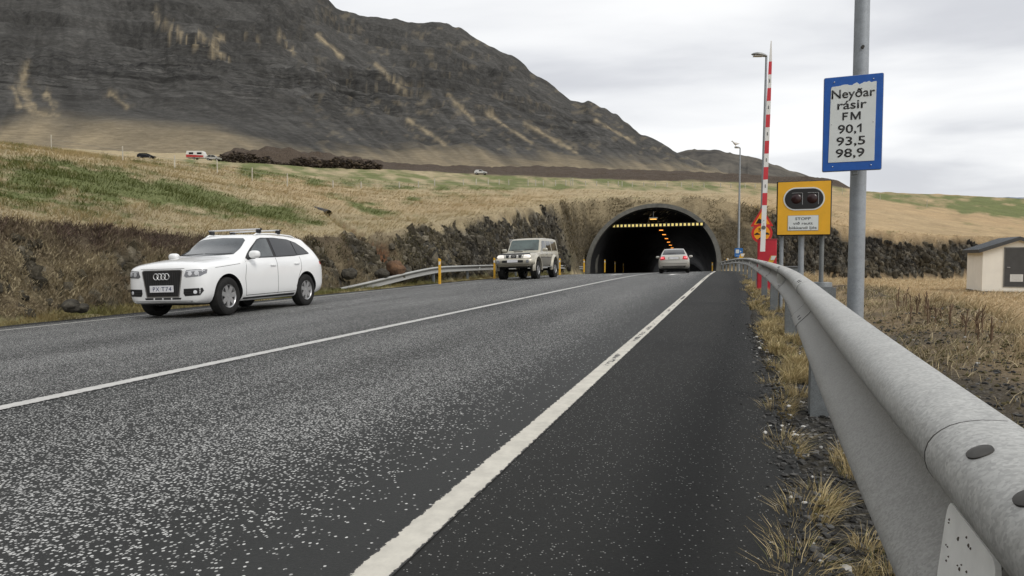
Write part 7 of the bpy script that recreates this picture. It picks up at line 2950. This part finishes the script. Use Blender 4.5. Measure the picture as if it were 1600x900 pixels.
    i = pick(m * np.clip(fbm(_X / 1.5, _Y / 1.5, _Z / 2.2, oct=3, seed=305) + 0.12, 0, 1), n)
    P = _V[i] + RNG.normal(0, 0.06, (n, 3))
    H = RNG.uniform(0.08, 0.26, n)
    W = RNG.uniform(0.02, 0.05, n)
    q = RNG.uniform(0, 1, (n, 1))
    tone = np.array([0.085, 0.080, 0.042]) * (1 - q) + np.array([0.22, 0.185, 0.10]) * q ** 2
    ln = np.stack([RNG.normal(0.35, 0.3, n), RNG.normal(-0.2, 0.3, n)], 1) * H[:, None]
    blades("cliff_growth", P, H * 0.5, W, ln, tone)
    # grassy strip at the foot of the bank
    n = 26000
    y = 7 + 50 * RNG.uniform(0, 1, n) ** 1.4
    x = RNG.uniform(-13.25, -12.55, n) - 0.05
    P = np.stack([x, y, road_z(x, y) - 0.02], 1)
    H = RNG.uniform(0.05, 0.20, n) * np.clip(0.9 + 1.0 * fbm(x / 0.5, y / 0.9, oct=3, seed=306), 0.15, 2) * np.interp(x, [-13.2, -12.6], [1.3, 0.5])
    W = np.interp(y, [7, 57], [0.010, 0.04]) * RNG.uniform(0.7, 1.3, n)
    q = np.clip(0.45 + 0.9 * fbm(x / 1.2, y / 1.8, oct=3, seed=307), 0, 1)[:, None]
    tone = np.array([0.165, 0.165, 0.060]) * q + np.array([0.33, 0.26, 0.13]) * (1 - q)
    blades("verge_grass", P, H, W, wind(n, H, (0.3, -0.2), 0.5), tone)


def rail_tufts():
    """tussocks of straw-coloured grass between the asphalt and the guard rail"""
    T = []
    for (u, v, s) in ((1246, 893, 1.0), (1262, 868, 0.9), (1240, 840, 0.8), (1256, 800, 1.0), (1283, 772, 0.9), (1290, 782, 0.6), (1222, 690, 1.0), (1234, 702, 0.8), (1215, 640, 1.0), (1226, 625, 0.9), (1207, 600, 1.0),
                      (1326, 712, 0.9), (1338, 730, 0.8), (1320, 700, .6), (1395, 880, 0.8), (1355, 838, 0.6), (1345, 880, .5), (1248, 610, 0.9), (1212, 570, 1.0), (1236, 580, 1.0), (1205, 545, 1), (1222, 545, 1)):
        p = ground_at(u, v)
        T.append((p.x, p.y, s))
    for k in range(300):
        y = 5.2 + 20 * random.random() ** 1.5
        x = random.uniform(0.36, 0.95) + 0.10 * math.sin(y * 1.3)
        T.append((x, y, random.uniform(0.5, 1.05)))
    for k in range(60):
        y = 24 + 30 * random.random()
        x = 0.55 + float(bend(y)) + random.uniform(0, 0.5)
        T.append((x, y, random.uniform(0.4, 0.9)))
    PP, HH, WW, LL, TT = [], [], [], [], []
    for x, y, s in T:
        n = int((240 if y < 6 else 120 if y < 12 else 50) * s)
        z = max(drop(x, y), rz(x, y) - 0.03)
        rr_ = 0.085 * s * np.sqrt(RNG.uniform(0, 1, n))
        a = RNG.uniform(0, 2 * np.pi, n)
        out = np.stack([np.cos(a), np.sin(a)], 1)
        P = np.stack([x + out[:, 0] * rr_, y + out[:, 1] * rr_, np.full(n, z - 0.01)], 1)
        H = RNG.uniform(0.025, 0.115, n) * s
        L = out * (RNG.uniform(0.1, 1.3, n) * H)[:, None] + RNG.normal(0, 0.012, (n, 2)) + np.array([[0.015, -0.02]])
        q = RNG.uniform(0, 1, (n, 1))
        g = (RNG.uniform(0, 1, (n, 1)) < 0.12)
        tone = np.array([0.36, 0.27, 0.125]) * (1 - q) + np.array([0.62, 0.51, 0.29]) * q
        tone = np.where(g, np.array([[0.17, 0.17, 0.06]]), tone)
        PP.append(P)
        HH.append(H)
        WW.append(RNG.uniform(0.0014, 0.0030, n) * (1 if y < 6 else 2.0 if y < 12 else 4.0))
        LL.append(L)
        TT.append(tone)
    blades("roadside_tussocks", np.concatenate(PP), np.concatenate(HH), np.concatenate(WW), np.concatenate(LL), np.concatenate(TT))


def gravel():
    bm = bmesh.new()
    bmesh.ops.create_icosphere(bm, subdivisions=1, radius=1.0)
    bm.verts.ensure_lookup_table()
    sv = np.array([v.co[:] for v in bm.verts])
    sf = np.array([[v.index for v in f.verts] for f in bm.faces])
    bm.free()
    xs, ys, sz = [], [], []
    n = 9000
    y = 0.6 + 8.5 * RNG.uniform(0, 1, n) ** 1.7
    x = RNG.uniform(0.20, 1.05, n) + 0.02 * RNG.normal(0, 1, n)
    s = 0.0050 + 0.011 * RNG.uniform(0, 1, n) ** 2.2
    xs.append(x), ys.append(y), sz.append(s)
    n = 8000
    y = 0.8 + 9 * RNG.uniform(0, 1, n) ** 1.3
    x = RNG.uniform(0.9, 4.2, n)
    s = 0.006 + 0.017 * RNG.uniform(0, 1, n) ** 2.6
    xs.append(x), ys.append(y), sz.append(s)
    n = 260          # loose chips thrown on to the shoulder
    y = 1.5 + 14 * RNG.uniform(0, 1, n)
    x = 0.32 - np.abs(RNG.normal(0, 0.22, n))
    xs.append(x), ys.append(y), sz.append(RNG.uniform(0.003, 0.007, n))
    x, y, s = np.concatenate(xs), np.concatenate(ys), np.concatenate(sz)
    n = len(x)
    z = np.array([max(drop(a, b), rz(a, b) + 0.004 if a < 0.33 else -9) for a, b in zip(x, y)])
    jit = 1 + 0.28 * RNG.normal(0, 1, (n, len(sv), 1))
    ax = np.stack([RNG.uniform(0.75, 1.35, n), RNG.uniform(0.75, 1.35, n), RNG.uniform(0.45, 0.85, n)], 1)
    a = RNG.uniform(0, 2 * np.pi, n)
    loc = sv[None] * jit * ax[:, None, :] * s[:, None, None]
    c, sn = np.cos(a)[:, None], np.sin(a)[:, None]
    V = np.stack([loc[..., 0] * c - loc[..., 1] * sn, loc[..., 0] * sn + loc[..., 1] * c, loc[..., 2]], -1)
    V += np.stack([x, y, z + s * 0.25], 1)[:, None, :]
    Fc = (np.arange(n)[:, None, None] * len(sv) + sf[None]).reshape(-1, 3)
    t = RNG.uniform(0, 1, n)
    g = np.where(t < 0.72, RNG.uniform(0.022, 0.065, n), np.where(t < 0.965, RNG.uniform(0.07, 0.15, n), RNG.uniform(0.35, 0.62, n)))
    tone = np.stack([g * 1.02, g, g * 0.95], 1)
    moss = (x > 1.0) & (RNG.uniform(0, 1, n) < 0.45)
    tone[moss] = np.array([0.085, 0.072, 0.035])
    tag(np_mesh("gravel", V.reshape(-1, 3), Fc, M_BLADE, attrs={'tone': np.repeat(tone, len(sv), axis=0)}), kind='stuff')


def scrub():
    """dark low scrub in a broken strip at the foot of the mountain"""
    bm = bmesh.new()
    bmesh.ops.create_icosphere(bm, subdivisions=1, radius=1.0)
    sv = np.array([v.co[:] for v in bm.verts])
    sf = np.array([[v.index for v in f.verts] for f in bm.faces])
    bm.free()
    n = 5200
    u = RNG.uniform(346, 596, n)
    lim = np.interp(u, [346, 370, 420, 440, 470, 520, 560, 596], [244, 238, 247, 256, 247, 249, 251, 257]) + 3 * vnoise(u / 6.0, u * 0, seed=501)
    base = np.interp(u, [346, 430, 500, 596], [257, 259, 261, 263])
    dd = RNG.uniform(196, 222, n)
    v = base - (base - lim) * RNG.uniform(0, 1, n) ** 1.3
    P = np.array([tuple(at(a, b_, c)) for a, b_, c in zip(u, v, dd)])
    s = RNG.uniform(0.14, 0.46, n)
    jit = 1 + 0.45 * RNG.normal(0, 1, (n, len(sv), 1))
    V = sv[None] * jit * s[:, None, None] * np.array([1.2, 1.2, 0.8]) + P[:, None, :]
    Fc = (np.arange(n)[:, None, None] * len(sv) + sf[None]).reshape(-1, 3)
    t = RNG.uniform(0, 1, (n, 1))
    tone = np.array([0.040, 0.030, 0.024]) * (1 - t) + np.array([0.115, 0.088, 0.062]) * t ** 2
    tag(np_mesh("scrub", V.reshape(-1, 3), Fc, M_BLADE, attrs={'tone': np.repeat(tone, len(sv), axis=0)}), kind='stuff')


scrub()
grass_fields()
rail_tufts()
gravel()
